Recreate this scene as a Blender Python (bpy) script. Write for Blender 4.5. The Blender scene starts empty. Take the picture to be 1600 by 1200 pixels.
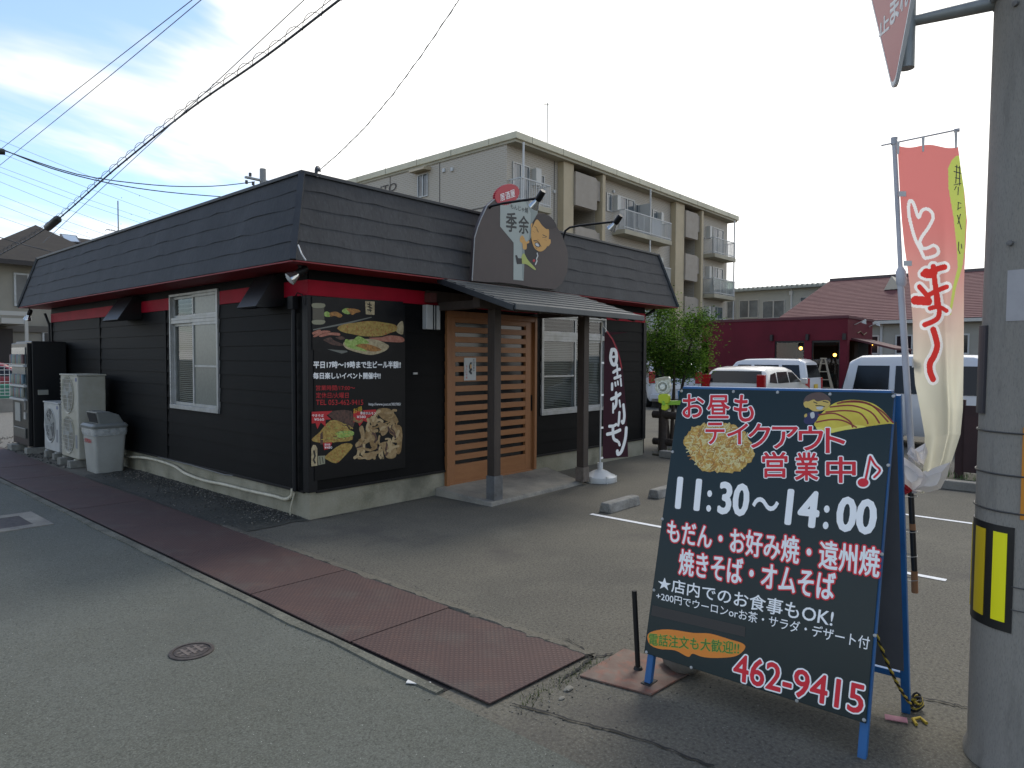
import bpy, bmesh, math, random
from mathutils import Vector, Matrix
random.seed(7)
R = math.radians
SC = bpy.context.scene
COL = SC.collection

# ------------------------------------------------------------------ camera
EYE = Vector((0.0, 0.0, 1.55))
FPX, YAW, PIT, ROL = 1065.7, R(41.56), R(2.10), R(0.26)
FW = Vector((math.cos(YAW)*math.cos(PIT), math.sin(YAW)*math.cos(PIT), -math.sin(PIT)))
RT = Vector((math.sin(YAW), -math.cos(YAW), 0.0))
UP = RT.cross(FW)
cr_, sr_ = math.cos(ROL), math.sin(ROL)
CR = RT*cr_ + UP*sr_
CU = UP*cr_ - RT*sr_
cam_d = bpy.data.cameras.new("camera")
cam_d.sensor_width = 36.0
cam_d.lens = FPX/1600*36.0
cam_d.clip_start, cam_d.clip_end = 0.05, 2000
cam = bpy.data.objects.new("camera", cam_d)
m3 = Matrix((CR, CU, -FW)).transposed()
cam.matrix_world = Matrix.Translation(EYE) @ m3.to_4x4()
COL.objects.link(cam)
SC.camera = cam

# ------------------------------------------------------------------ sky and sun
SUN_AZ, SUN_EL = R(14), R(52)
w = bpy.data.worlds.new("World"); SC.world = w; w.use_nodes = True
nt = w.node_tree; N = nt.nodes; L = nt.links
for n in list(N): N.remove(n)
def nd(t, **k):
    n = N.new(t)
    for a, b in k.items(): setattr(n, a, b)
    return n
out = nd('ShaderNodeOutputWorld')
sky = nd('ShaderNodeTexSky', sky_type='NISHITA', sun_disc=False, sun_elevation=SUN_EL, sun_rotation=math.pi/2-SUN_AZ)
sky.air_density = 1.0; sky.dust_density = 0.6; sky.ozone_density = 4.0
bgs = nd('ShaderNodeBackground'); bgs.inputs[1].default_value = 0.15
L.new(sky.outputs[0], bgs.inputs[0])
tc = nd('ShaderNodeTexCoord')
sep = nd('ShaderNodeSeparateXYZ'); L.new(tc.outputs['Generated'], sep.inputs[0])
def mth(op, a, b=None, c=None):
    n = nd('ShaderNodeMath', operation=op)
    for i, v in enumerate((a, b, c)):
        if v is None: continue
        if isinstance(v, (int, float)): n.inputs[i].default_value = v
        else: L.new(v, n.inputs[i])
    return n.outputs[0]
zc = mth('MAXIMUM', sep.outputs[2], 0.0)
den = mth('ADD', zc, 0.22)
px_ = mth('DIVIDE', sep.outputs[0], den); py_ = mth('DIVIDE', sep.outputs[1], den)
cmb = nd('ShaderNodeCombineXYZ'); L.new(px_, cmb.inputs[0]); L.new(py_, cmb.inputs[1])
rot = nd('ShaderNodeMapping'); L.new(cmb.outputs[0], rot.inputs[0])
rot.inputs['Rotation'].default_value = (0, 0, R(-28)); rot.inputs['Scale'].default_value = (0.75, 1.5, 1); rot.inputs['Location'].default_value = (3.1, 1.7, 0)
nz = nd('ShaderNodeTexNoise'); nz.inputs['Scale'].default_value = 1.0; nz.inputs['Detail'].default_value = 6; nz.inputs['Roughness'].default_value = 0.56; nz.inputs['Distortion'].default_value = 0.35
L.new(rot.outputs[0], nz.inputs['Vector'])
sd = (math.cos(R(8))*0.94, math.sin(R(8))*0.94, 0.34)
dot = nd('ShaderNodeVectorMath', operation='DOT_PRODUCT'); L.new(tc.outputs['Generated'], dot.inputs[0]); dot.inputs[1].default_value = sd
glow = nd('ShaderNodeMapRange', interpolation_type='SMOOTHSTEP'); L.new(dot.outputs['Value'], glow.inputs[0])
glow.inputs[1].default_value = 0.52; glow.inputs[2].default_value = 0.86; glow.inputs[3].default_value = 0.0; glow.inputs[4].default_value = 0.42
lowb = nd('ShaderNodeMapRange', interpolation_type='SMOOTHSTEP'); L.new(sep.outputs[2], lowb.inputs[0])
lowb.inputs[1].default_value = 0.0; lowb.inputs[2].default_value = 0.28; lowb.inputs[3].default_value = 0.13; lowb.inputs[4].default_value = 0.0
cov = mth('ADD', mth('ADD', nz.outputs[0], glow.outputs[0]), lowb.outputs[0])
msk = nd('ShaderNodeMapRange', interpolation_type='SMOOTHSTEP'); L.new(cov, msk.inputs[0])
msk.inputs[1].default_value = 0.49; msk.inputs[2].default_value = 0.65; msk.inputs[3].default_value = 0.08; msk.inputs[4].default_value = 1.0
cst = nd('ShaderNodeMapRange'); L.new(cov, cst.inputs[0])
cst.inputs[1].default_value = 0.45; cst.inputs[2].default_value = 0.95; cst.inputs[3].default_value = 0.66; cst.inputs[4].default_value = 1.05
bgc = nd('ShaderNodeBackground'); bgc.inputs[0].default_value = (1.0, 0.985, 0.955, 1); L.new(cst.outputs[0], bgc.inputs[1])
mix = nd('ShaderNodeMixShader'); L.new(msk.outputs[0], mix.inputs[0]); L.new(bgs.outputs[0], mix.inputs[1]); L.new(bgc.outputs[0], mix.inputs[2])
L.new(mix.outputs[0], out.inputs[0])
sl = bpy.data.lights.new("sun", 'SUN'); sl.energy = 1.1; sl.angle = R(16); sl.color = (1.0, 0.95, 0.88)
so = bpy.data.objects.new("sun", sl); COL.objects.link(so)
sdir = Vector((math.cos(SUN_AZ)*math.cos(SUN_EL), math.sin(SUN_AZ)*math.cos(SUN_EL), math.sin(SUN_EL)))
so.rotation_euler = sdir.to_track_quat('Z', 'Y').to_euler(); so.location = sdir*60
SC.view_settings.view_transform = 'Standard'; SC.view_settings.look = 'None'
SC.view_settings.exposure = 0.72; SC.view_settings.gamma = 1.0; SC.view_settings.use_curve_mapping = False
SC.render.engine = 'CYCLES'
SC.cycles.max_bounces = 6; SC.cycles.transparent_max_bounces = 12

# ------------------------------------------------------------------ measuring helpers: a photo point onto a real plane
def ray(x, y): return FW*FPX + CR*(x-800) + CU*(600-y)
def hit(x, y, P0, n):
    d = ray(x, y); t = (Vector(P0)-EYE).dot(n)/d.dot(n); return EYE + d*t
def onx(x, y, v): return hit(x, y, (v, 0, 0), Vector((1, 0, 0)))
def ony(x, y, v): return hit(x, y, (0, v, 0), Vector((0, 1, 0)))
def onz(x, y, v=0.0): return hit(x, y, (0, 0, v), Vector((0, 0, 1)))
class Plane:
    """a real flat face in the scene on which printed or cut shapes are laid"""
    def __init__(s, P0, n):
        s.P0 = Vector(P0); s.n = Vector(n).normalized()
        s.u = Vector((-s.n.y, s.n.x, 0)).normalized()
        if s.u.dot(CR) < 0: s.u = -s.u
        s.v = s.n.cross(s.u)
        if s.v.z < 0: s.v = -s.v
    def __call__(s, x, y, d=0.0): return hit(x, y, s.P0, s.n) + s.n*d

# ------------------------------------------------------------------ materials
def lin(c):
    if isinstance(c, str):
        c = c.lstrip('#'); c = [int(c[i:i+2], 16)/255 for i in (0, 2, 4)]
        return tuple(v/12.92 if v <= 0.04045 else ((v+0.055)/1.055)**2.4 for v in c)
    return tuple(c)
MATS = {}
def mat(name, col, rough=0.6, metal=0.0, spec=0.5, var=None, col2=None, bump=None, stretch=(1, 1, 1), emit=None, coat=0.0, layers=(), trans=0.0, sheen=0):
    """principled material with up to a few noise layers; var=(scale, lo, hi), col2 blended in by the noise"""
    if name in MATS: return MATS[name]
    m = bpy.data.materials.new(name); m.use_nodes = True; MATS[name] = m
    t = m.node_tree; n_, l_ = t.nodes, t.links; b = n_['Principled BSDF']
    c = lin(col); b.inputs['Base Color'].default_value = (*c, 1); b.inputs['Roughness'].default_value = rough
    b.inputs['Metallic'].default_value = metal; b.inputs['Specular IOR Level'].default_value = spec
    if coat: b.inputs['Coat Weight'].default_value = coat
    if trans: b.inputs['Transmission Weight'].default_value = trans
    if emit: b.inputs['Emission Color'].default_value = (*lin(emit[0]), 1); b.inputs['Emission Strength'].default_value = emit[1]
    tcn = n_.new('ShaderNodeTexCoord'); mp = n_.new('ShaderNodeMapping'); l_.new(tcn.outputs['Object'], mp.inputs[0]); mp.inputs['Scale'].default_value = stretch
    cur = None
    lays = ([(var[0], var[1], var[2], col2 or tuple(v*0.6 for v in c), 1.0)] if var else []) + list(layers)
    for la in lays:
        sc_, lo, hi, cc, amt = la[:5]; kind = la[5] if len(la) > 5 else 'noise'
        if kind == 'noise':
            nn = n_.new('ShaderNodeTexNoise'); nn.inputs['Scale'].default_value = sc_; nn.inputs['Detail'].default_value = 5; nn.inputs['Roughness'].default_value = 0.6; o_ = nn.outputs[0]
        else:
            nn = n_.new('ShaderNodeTexVoronoi'); nn.inputs['Scale'].default_value = sc_; o_ = nn.outputs['Distance']
        l_.new(mp.outputs[0], nn.inputs['Vector'])
        mr = n_.new('ShaderNodeMapRange'); mr.inputs[1].default_value = lo; mr.inputs[2].default_value = hi; mr.inputs[4].default_value = amt
        l_.new(o_, mr.inputs[0])
        mx = n_.new('ShaderNodeMix'); mx.data_type = 'RGBA'
        l_.new(mr.outputs[0], mx.inputs[0])
        if cur is None: mx.inputs[6].default_value = (*c, 1)
        else: l_.new(cur, mx.inputs[6])
        mx.inputs[7].default_value = (*lin(cc), 1); cur = mx.outputs[2]
    if cur is not None: l_.new(cur, b.inputs['Base Color'])
    if bump:
        nb = n_.new('ShaderNodeTexNoise'); nb.inputs['Scale'].default_value = bump[0]; nb.inputs['Detail'].default_value = 4
        l_.new(mp.outputs[0], nb.inputs['Vector'])
        bp = n_.new('ShaderNodeBump'); bp.inputs['Strength'].default_value = bump[1]; bp.inputs['Distance'].default_value = bump[2] if len(bump) > 2 else 0.01
        l_.new(nb.outputs[0], bp.inputs['Height']); l_.new(bp.outputs[0], b.inputs['Normal'])
    return m
def glass_mat(name, tint=(0.9, 0.95, 0.95), clear=0.85, rough=0.02):
    m = bpy.data.materials.new(name); m.use_nodes = True; MATS[name] = m
    t = m.node_tree; n_, l_ = t.nodes, t.links
    for q in list(n_): n_.remove(q)
    o_ = n_.new('ShaderNodeOutputMaterial'); tr = n_.new('ShaderNodeBsdfTransparent'); tr.inputs[0].default_value = (*[v*clear for v in tint], 1)
    gl = n_.new('ShaderNodeBsdfGlossy'); gl.inputs[1].default_value = rough
    lw = n_.new('ShaderNodeLayerWeight'); lw.inputs[0].default_value = 0.5
    pw_ = n_.new('ShaderNodeMath'); pw_.operation = 'POWER'; pw_.inputs[1].default_value = 4.5; l_.new(lw.outputs['Facing'], pw_.inputs[0])
    fr = n_.new('ShaderNodeMapRange'); fr.inputs[3].default_value = .06; fr.inputs[4].default_value = 1.0; l_.new(pw_.outputs[0], fr.inputs[0])
    mx = n_.new('ShaderNodeMixShader'); l_.new(fr.outputs[0], mx.inputs[0]); l_.new(tr.outputs[0], mx.inputs[1]); l_.new(gl.outputs[0], mx.inputs[2]); l_.new(mx.outputs[0], o_.inputs[0])
    return m
def cloth_mat(name, col, col2=None, axis=None, trans=0.45):
    """thin cloth that lets light through; printed blend of two dyes along local z between axis=(lo, hi)"""
    m = bpy.data.materials.new(name); m.use_nodes = True; MATS[name] = m
    t = m.node_tree; n_, l_ = t.nodes, t.links
    for q in list(n_): n_.remove(q)
    o_ = n_.new('ShaderNodeOutputMaterial'); di = n_.new('ShaderNodeBsdfDiffuse'); tl = n_.new('ShaderNodeBsdfTranslucent'); mx = n_.new('ShaderNodeMixShader'); mx.inputs[0].default_value = trans
    l_.new(di.outputs[0], mx.inputs[1]); l_.new(tl.outputs[0], mx.inputs[2]); l_.new(mx.outputs[0], o_.inputs[0])
    if col2:
        tcn = n_.new('ShaderNodeTexCoord'); sp = n_.new('ShaderNodeSeparateXYZ'); l_.new(tcn.outputs['Object'], sp.inputs[0])
        mr = n_.new('ShaderNodeMapRange'); mr.interpolation_type = 'SMOOTHSTEP'; mr.inputs[1].default_value = axis[0]; mr.inputs[2].default_value = axis[1]; l_.new(sp.outputs[2], mr.inputs[0])
        cm = n_.new('ShaderNodeMix'); cm.data_type = 'RGBA'; l_.new(mr.outputs[0], cm.inputs[0]); cm.inputs[6].default_value = (*lin(col2), 1); cm.inputs[7].default_value = (*lin(col), 1)
        l_.new(cm.outputs[2], di.inputs[0]); l_.new(cm.outputs[2], tl.inputs[0])
    else:
        for q in (di, tl): q.inputs[0].default_value = (*lin(col), 1)
    return m

# ------------------------------------------------------------------ mesh builder
class MB:
    def __init__(s): s.v = []; s.f = []; s.m = []; s.mi = 0
    def vert(s, p): s.v.append(Vector(p)); return len(s.v)-1
    def face(s, ix): s.f.append(tuple(ix)); s.m.append(s.mi)
    def poly(s, pts): s.face([s.vert(p) for p in pts]); return s
    def box(s, x0, x1, y0, y1, z0, z1):
        return s.hexa([(x0, y0, z0), (x1, y0, z0), (x1, y1, z0), (x0, y1, z0), (x0, y0, z1), (x1, y0, z1), (x1, y1, z1), (x0, y1, z1)])
    def hexa(s, p):
        b = [s.vert(q) for q in p]
        for q in ((3, 2, 1, 0), (4, 5, 6, 7), (0, 1, 5, 4), (1, 2, 6, 5), (2, 3, 7, 6), (3, 0, 4, 7)): s.face([b[i] for i in q])
        return s
    def obox(s, c, ax, ay, az):
        c, ax, ay, az = map(Vector, (c, ax, ay, az))
        return s.hexa([c-ax-ay-az, c+ax-ay-az, c+ax+ay-az, c-ax+ay-az, c-ax-ay+az, c+ax-ay+az, c+ax+ay+az, c-ax+ay+az])
    def bar(s, a, b, w, h, up=(0, 0, 1)):
        a, b = Vector(a), Vector(b); d = (b-a); x = d.normalized(); u = Vector(up)
        if abs(x.dot(u)) > 0.98: u = Vector((1, 0, 0))
        y = u.cross(x).normalized(); z = x.cross(y)
        return s.obox((a+b)/2, d/2, y*w/2, z*h/2)
    def prism(s, pts, off):
        off = Vector(off); a = [s.vert(p) for p in pts]; b = [s.vert(Vector(p)+off) for p in pts]
        s.face(a[::-1]); s.face(b); k = len(a)
        for i in range(k): s.face((a[i], a[(i+1) % k], b[(i+1) % k], b[i]))
        return s
    def tube(s, path, r, n=8, cap=True):
        path = [Vector(p) for p in path]; rs = r if isinstance(r, (list, tuple)) else [r]*len(path)
        rings = []; pu = None
        for i, p in enumerate(path):
            d = (path[min(i+1, len(path)-1)]-path[max(i-1, 0)]).normalized()
            if pu is None:
                u = Vector((0, 0, 1)) if abs(d.z) < 0.9 else Vector((1, 0, 0))
            else: u = pu
            x = u.cross(d).normalized(); y = d.cross(x).normalized(); pu = y
            rings.append([s.vert(p + (x*math.cos(2*math.pi*k/n)+y*math.sin(2*math.pi*k/n))*rs[i]) for k in range(n)])
        for a, b in zip(rings, rings[1:]):
            for k in range(n): s.face((a[k], a[(k+1) % n], b[(k+1) % n], b[k]))
        if cap: s.face(rings[0][::-1]); s.face(rings[-1])
        return s
    def lathe(s, prof, c, ax=(0, 0, 1), n=24):
        c, ax = Vector(c), Vector(ax).normalized(); u = Vector((1, 0, 0)) if abs(ax.x) < 0.9 else Vector((0, 1, 0)); x = (u-ax*u.dot(ax)).normalized(); y = ax.cross(x); rings = []
        for r, h in prof: rings.append([s.vert(c+ax*h+(x*math.cos(2*math.pi*k/n)+y*math.sin(2*math.pi*k/n))*max(r, 1e-4)) for k in range(n)])
        for a, b in zip(rings, rings[1:]):
            for k in range(n): s.face((a[k], a[(k+1) % n], b[(k+1) % n], b[k]))
        s.face(rings[0][::-1]); s.face(rings[-1]); return s
    def grid(s, fn, nu, nv):
        ix = [[s.vert(fn(i/nu, j/nv)) for i in range(nu+1)] for j in range(nv+1)]
        for j in range(nv):
            for i in range(nu): s.face((ix[j][i], ix[j][i+1], ix[j+1][i+1], ix[j+1][i]))
        return s
    def blob(s, c, r, n=3, jit=0.15, flat=(1, 1, 1)):
        bm = bmesh.new(); bmesh.ops.create_icosphere(bm, subdivisions=n, radius=1); base = len(s.v)
        for q in bm.verts:
            k = 1+random.uniform(-jit, jit); s.v.append(Vector(c)+Vector((q.co.x*flat[0], q.co.y*flat[1], q.co.z*flat[2]))*r*k)
        for fc in bm.faces: s.f.append(tuple(base+q.index for q in fc.verts)); s.m.append(s.mi)
        bm.free(); return s
    def ribbon(s, pts, wid, nrm, d=0.0, cap=6):
        """flat brush stroke through 3d points with round ends"""
        n = Vector(nrm).normalized(); P = [Vector(p)+n*d for p in pts]; ws = wid if isinstance(wid, (list, tuple)) else [wid]*len(P); Lr = []
        for i, p in enumerate(P):
            t = (P[min(i+1, len(P)-1)]-P[max(i-1, 0)]).normalized(); sd_ = n.cross(t).normalized()*ws[i]/2; Lr.append((s.vert(p+sd_), s.vert(p-sd_)))
        for a, b in zip(Lr, Lr[1:]): s.face((a[0], a[1], b[1], b[0]))
        for i, sg in ((0, -1), (len(P)-1, 1)):
            t = (P[min(i+1, len(P)-1)]-P[max(i-1, 0)]).normalized()*sg; sd_ = n.cross(t).normalized(); r_ = ws[i]/2
            s.face([s.vert(P[i]+sd_*r_*math.cos(math.pi*k/cap)+t*r_*math.sin(math.pi*k/cap)) for k in range(cap+1)])
        return s
    def build(s, name, mats, parent=None, at=None, smooth=None, bevel=None, bseg=2):
        root = parent
        while root is not None and root.parent is not None: root = root.parent
        org = Vector(root.location) if root is not None else Vector(at if at is not None else (0, 0, 0))
        me = bpy.data.meshes.new(name); me.from_pydata([tuple(q-org) for q in s.v], [], s.f)
        for q in (mats if isinstance(mats, (list, tuple)) else [mats]): me.materials.append(q)
        me.polygons.foreach_set('material_index', s.m); me.update()
        if smooth:
            bm = bmesh.new(); bm.from_mesh(me); bmesh.ops.remove_doubles(bm, verts=bm.verts, dist=1e-5); bmesh.ops.recalc_face_normals(bm, faces=bm.faces); bm.to_mesh(me); bm.free()
            me.shade_smooth(); me.set_sharp_from_angle(angle=R(smooth))
        else:
            pass
        o = bpy.data.objects.new(name, me); COL.objects.link(o); o.parent = parent
        if root is None: o.location = org
        if bevel:
            b = o.modifiers.new('bevel', 'BEVEL'); b.width = bevel; b.segments = bseg; b.limit_method = 'ANGLE'; b.angle_limit = R(40)
        return o
def tag(o, label, cat, group=None):
    o['label'] = label; o['category'] = cat
    if group: o['group'] = group
    return o
def thing(name, label, cat, loc, group=None):
    o = bpy.data.objects.new(name, None); o.empty_display_size = 0.1; COL.objects.link(o); o.location = Vector(loc); return tag(o, label, cat, group)
def kind(o, k): o['kind'] = k; return o
def copy_tree(o, parent=None):
    c = o.copy(); COL.objects.link(c); c.parent = parent
    for ch in list(o.children): copy_tree(ch, c)
    return c

# ------------------------------------------------------------------ lettering
_G = {}
def glyphs(body, off=0.0, shear=0.0):
    k = (body, off, shear)
    if k not in _G:
        c = bpy.data.curves.new('lettering', 'FONT'); c.body = body; c.offset = off; c.shear = shear; c.resolution_u = 3
        o = bpy.data.objects.new('lettering', c); COL.objects.link(o)
        dg = bpy.context.evaluated_depsgraph_get(); me = bpy.data.meshes.new_from_object(o.evaluated_get(dg))
        vs = [(q.co.x, q.co.y) for q in me.vertices]; fs = [tuple(p.vertices) for p in me.polygons]
        bpy.data.objects.remove(o); bpy.data.curves.remove(c); bpy.data.meshes.remove(me)
        x0, x1 = min(a for a, _ in vs), max(a for a, _ in vs); y0, y1 = min(b for _, b in vs), max(b for _, b in vs)
        _G[k] = ([((a-x0)/(x1-x0), (b-y0)/(y1-y0)) for a, b in vs], fs)
    return _G[k]
def rect(x0, y0, x1, y1): return ((x0, y0), (x1, y0), (x1, y1), (x0, y1))
def P_of(quad, pl, surf):
    g_ = (lambda x, y: surf(x, y)) if surf else pl
    return g_(*quad[0]), g_(*quad[3])
def write(mb, body, quad, pl, d=0.003, off=0.0, halo=0.0, halo_mi=None, shear=0.0, surf=None):
    """letters whose bounding box fills quad (TL, TR, BR, BL as photo points) on a plane; halo = outline width in metres"""
    vs, fs = glyphs(body, 0.0, shear)
    if surf is None:
        TL, TR, BR, BL = [pl(*q) for q in quad]
        P = [TL*(1-a)*b + TR*a*b + BR*a*(1-b) + BL*(1-a)*(1-b) for a, b in vs]
    else:
        P = []
        for a, b in vs:
            q = [quad[0][i]*(1-a)*b+quad[1][i]*a*b+quad[2][i]*a*(1-b)+quad[3][i]*(1-a)*(1-b) for i in (0, 1)]; P.append(surf(*q))
    mi = mb.mi
    hgt = (quad[0][1]-quad[3][1]); TLp, BLp = P_of(quad, pl, surf); em = (TLp-BLp).length; bold = off*em*0.42
    def ring(rad, K, dep):
        for k in range(K):
            s_ = (pl.u*math.cos(2*math.pi*k/K)+pl.v*math.sin(2*math.pi*k/K))*rad + pl.n*(dep+k*0.00004)
            b0 = len(mb.v); mb.v += [p+s_ for p in P]
            for f in fs: mb.face([b0+i for i in f])
    if halo:
        mb.mi = halo_mi; ring(halo+bold, 16, d-0.0016); mb.mi = mi
    if bold: ring(bold, 8, d-0.0006)
    b0 = len(mb.v); mb.v += [p+pl.n*d for p in P]
    for f in fs: mb.face([b0+i for i in f])
def flat(mb, pts, pl, d=0.001): mb.poly([pl(x, y, d) for x, y in pts])
def stroke(mb, pts, w, pl, d=0.002, surf=None):
    mb.ribbon([(surf or pl)(x, y) for x, y in pts], w, pl.n, d)
def smoothpoly(pts, k=3, closed=True):
    """Catmull-Rom through photo points"""
    o = []; n = len(pts); rng = range(n if closed else n-1)
    for i in rng:
        p0, p1, p2, p3 = [pts[(i+j) % n] if closed else pts[min(max(i+j, 0), n-1)] for j in (-1, 0, 1, 2)]
        for q in range(k):
            t = q/k; o.append(tuple(0.5*(2*p1[a]+(p2[a]-p0[a])*t+(2*p0[a]-5*p1[a]+4*p2[a]-p3[a])*t*t+(3*p1[a]-p0[a]-3*p2[a]+p3[a])*t**3) for a in (0, 1)))
    if not closed: o.append(tuple(pts[-1]))
    return o
def zm(pts, ox, oy, s): return [(ox+x/s, oy+y/s) for x, y in pts]

# ------------------------------------------------------------------ ground, road, gutter plates
A_LOT = mat('asphalt_lot', '#5f5b4f', 0.9, spec=0.3, var=(0.55, 0.36, 0.66), col2='#4e4b42', layers=[(2.6, 0.5, 0.8, '#6b675a', 0.55), (.33, .52, .555, '#545046', .3), (.8, .60, .66, '#6e6a5c', .4), (120, 0.45, 0.75, '#85837a', 0.75), (60, 0.5, 0.68, '#33312e', 0.75), (30, 0.06, 0.03, '#b5b3a9', 0.8, 'vor'), (0.9, 0.58, 0.68, '#45423f', 0.5)], bump=(150, 0.5, 0.006))
A_ROAD = mat('asphalt_road', '#585a52', 0.88, spec=0.35, var=(0.4, 0.4, 0.62), col2='#4f5046', layers=[(150, 0.45, 0.75, '#7c7f77', 0.7), (85, 0.5, 0.68, '#34362f', 0.65), (24, 0.055, 0.03, '#c9cabf', 0.85, 'vor'), (1.7, 0.6, 0.75, '#6b6a5e', 0.4), (.27, .53, .56, '#50514a', .25)], bump=(170, 0.5, 0.006))
CONC = mat('concrete', '#85827a', 0.85, var=(3, 0.35, 0.7), col2='#6b685f', layers=[(60, 0.45, 0.7, '#96938a', 0.4), (1.1, 0.55, 0.75, '#55534b', 0.6)], bump=(90, 0.3, 0.004))
CONC2 = mat('concrete_slab', '#948f80', 0.85, var=(2.2, 0.35, 0.65), col2='#67645d', layers=[(50, 0.45, 0.7, '#98958c', 0.4)], bump=(90, 0.3, 0.004))
kind(MB().poly([(-300, -300, 0), (500, -300, 0), (500, 500, 0), (-300, 500, 0)]).build('ground', A_LOT), 'structure')
def strip(pts, z): return [(x, y, z) for x, y in pts]
kind(MB().poly(strip([(-6, -120), (2.085, -120), (2.085, 160), (-6, 160)], 0.004)).build('road', A_ROAD), 'structure')
# concrete edge of the gutter, slightly uneven
kb = MB(); ys = [2.3+i*0.42 for i in range(54)]
ed = [(2.072+random.uniform(-.012, .012)+(0.012 if y < 3.4 else 0), y) for y in ys]
for a, b in zip(ed, ed[1:]):
    kb.hexa([(a[0], a[1], 0), (2.125, a[1], 0), (2.125, b[1], 0), (b[0], b[1], 0), (a[0], a[1], .014), (2.125, a[1], .017), (2.125, b[1], .017), (b[0], b[1], .014)])
kind(kb.build('kerb_strip', mat('kerb_concrete', '#67665a', 0.9, var=(5, 0.35, 0.6), col2='#4c4c42', layers=[(70, .5, .7, '#8f8d7d', .5)], bump=(80, .6, .01))), 'structure')

def checker_plate_mat():
    m = mat('rusty_checker_plate', '#4c3a36', 0.68, metal=0.0, spec=.3, var=(1.3, 0.35, 0.68), col2='#3f3231', layers=[(5, 0.5, 0.75, '#5b443c', 0.6), (160, 0.5, 0.72, '#3c302f', 0.5), (2.2, .5, .62, '#4f4a44', .5), (11, .58, .7, '#5f4238', .35), (0.8, 0.56, 0.74, '#56544a', 0.5)])
    t = m.node_tree; n_, l_ = t.nodes, t.links; b = n_['Principled BSDF']; mp = [q for q in n_ if q.type == 'MAPPING'][0]
    outs = []
    for ang in (45, -45):
        m2 = n_.new('ShaderNodeMapping'); m2.inputs['Rotation'].default_value = (0, 0, R(ang)); l_.new(mp.outputs[0], m2.inputs[0])
        wv = n_.new('ShaderNodeTexWave'); wv.inputs['Scale'].default_value = 13.0; l_.new(m2.outputs[0], wv.inputs[0]); outs.append(wv.outputs['Fac'])
    mu = n_.new('ShaderNodeMath'); mu.operation = 'MULTIPLY'; l_.new(outs[0], mu.inputs[0]); l_.new(outs[1], mu.inputs[1])
    mr = n_.new('ShaderNodeMapRange'); mr.inputs[1].default_value = .25; mr.inputs[2].default_value = .55; l_.new(mu.outputs[0], mr.inputs[0])
    bp = n_.new('ShaderNodeBump'); bp.inputs['Strength'].default_value = 0.6; bp.inputs['Distance'].default_value = 0.004; l_.new(mr.outputs[0], bp.inputs['Height']); l_.new(bp.outputs[0], b.inputs['Normal'])
    src = b.inputs['Base Color'].links[0].from_socket
    mx = n_.new('ShaderNodeMix'); mx.data_type = 'RGBA'; mx.inputs[0].default_value = 0; ml = n_.new('ShaderNodeMath'); ml.operation = 'MULTIPLY'; ml.inputs[1].default_value = .28; l_.new(mr.outputs[0], ml.inputs[0]); l_.new(ml.outputs[0], mx.inputs[0]); l_.new(src, mx.inputs[6]); mx.inputs[7].default_value = (*lin('#6f5850'), 1); l_.new(mx.outputs[2], b.inputs['Base Color'])
    return m
CHK = checker_plate_mat()
seams = [2.04, 3.04, 4.14, 5.36, 6.58, 7.80, 9.02, 10.24, 11.46, 12.68, 13.9, 15.1, 16.3]
plate_lab = ['reddest steel gutter plate, the nearest one beside the black rod on its rusty base', 'brown steel gutter plate, second from the near end of the row', 'brown steel gutter plate, third from the near end of the row', 'brown steel gutter plate, fourth from the near end beside the bare asphalt', 'brown steel gutter plate beside the near half of the gravel strip', 'brown steel gutter plate beside the middle of the gravel strip', 'brown steel gutter plate beside the far half of the gravel strip', 'brown steel gutter plate just short of the grey bin', 'brown steel gutter plate in front of the grey bin and tall outdoor unit', 'brown steel gutter plate in front of the small outdoor unit', 'brown steel gutter plate in front of the vending machine', 'farthest brown steel gutter plate at the left edge of the photo']
for i, (a, b) in enumerate(zip(seams, seams[1:])):
    g_ = 0.004
    x0, x1 = 2.15, 2.855
    dz = random.uniform(-.002, .003)
    if i == 0: pts = [(2.172, 2.05), (2.885, 2.02), (2.84, b-g_), (x0, b-g_+.02)]
    else: pts = [(x0+random.uniform(-.006, .006), a+g_+.02), (x1+random.uniform(-.01, .01), a+g_), (x1+random.uniform(-.01, .01), b-g_), (x0+random.uniform(-.006, .006), b-g_+.02)]
    o = MB().prism([(x, y, .010) for x, y in pts], (0, 0, .009+dz)).build('gutter_plate', CHK, at=(2.5, a, 0), bevel=.002)
    tag(o, plate_lab[i], 'gutter plate', 'steel plates covering the gutter')
kind(MB().box(2.125, 2.87, 2.3, 16.4, 0, .003).build('gutter_channel', mat('gutter_dark', '#1d1a18', .95)), 'structure')

# strip of dark wet gravel along the left wall
GRV = mat('gravel_bed', '#38372f', 0.75, var=(1.6, 0.4, 0.6), col2='#27281f', layers=[(45, .5, .7, '#5d5b54', .6)], bump=(40, .6, .02))
gb = MB(); gp = smoothpoly([(2.89, 6.0), (2.9, 8.2), (2.9, 9.95), (3.2, 10.05), (3.57, 10.0), (3.57, 7.9), (3.57, 5.9), (3.4, 5.78), (3.1, 5.75)], 3)
gb.poly([(x, y, .006) for x, y in gp]); kind(gb.build('gravel_bed', GRV), 'structure')
st = MB()
for i in range(2600):
    y = random.uniform(5.85, 9.95); x = 3.56-abs(random.gauss(0, .15)) if random.random() < .93 else random.uniform(2.92, 3.5)
    if x < 2.92: continue
    r = random.uniform(.004, .010); st.mi = random.choice((0, 1, 1, 1, 0, 2)); st.blob((x, y, .008+r*.3), r, 1, .25, (1, random.uniform(.6, 1), .6))
STN = [mat('pebble_a', '#56534c', .85), mat('pebble_b', '#3a3934', .85), mat('pebble_c', '#79756a', .85)]
kind(st.build('gravel', STN), 'stuff')
st = MB()
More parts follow.
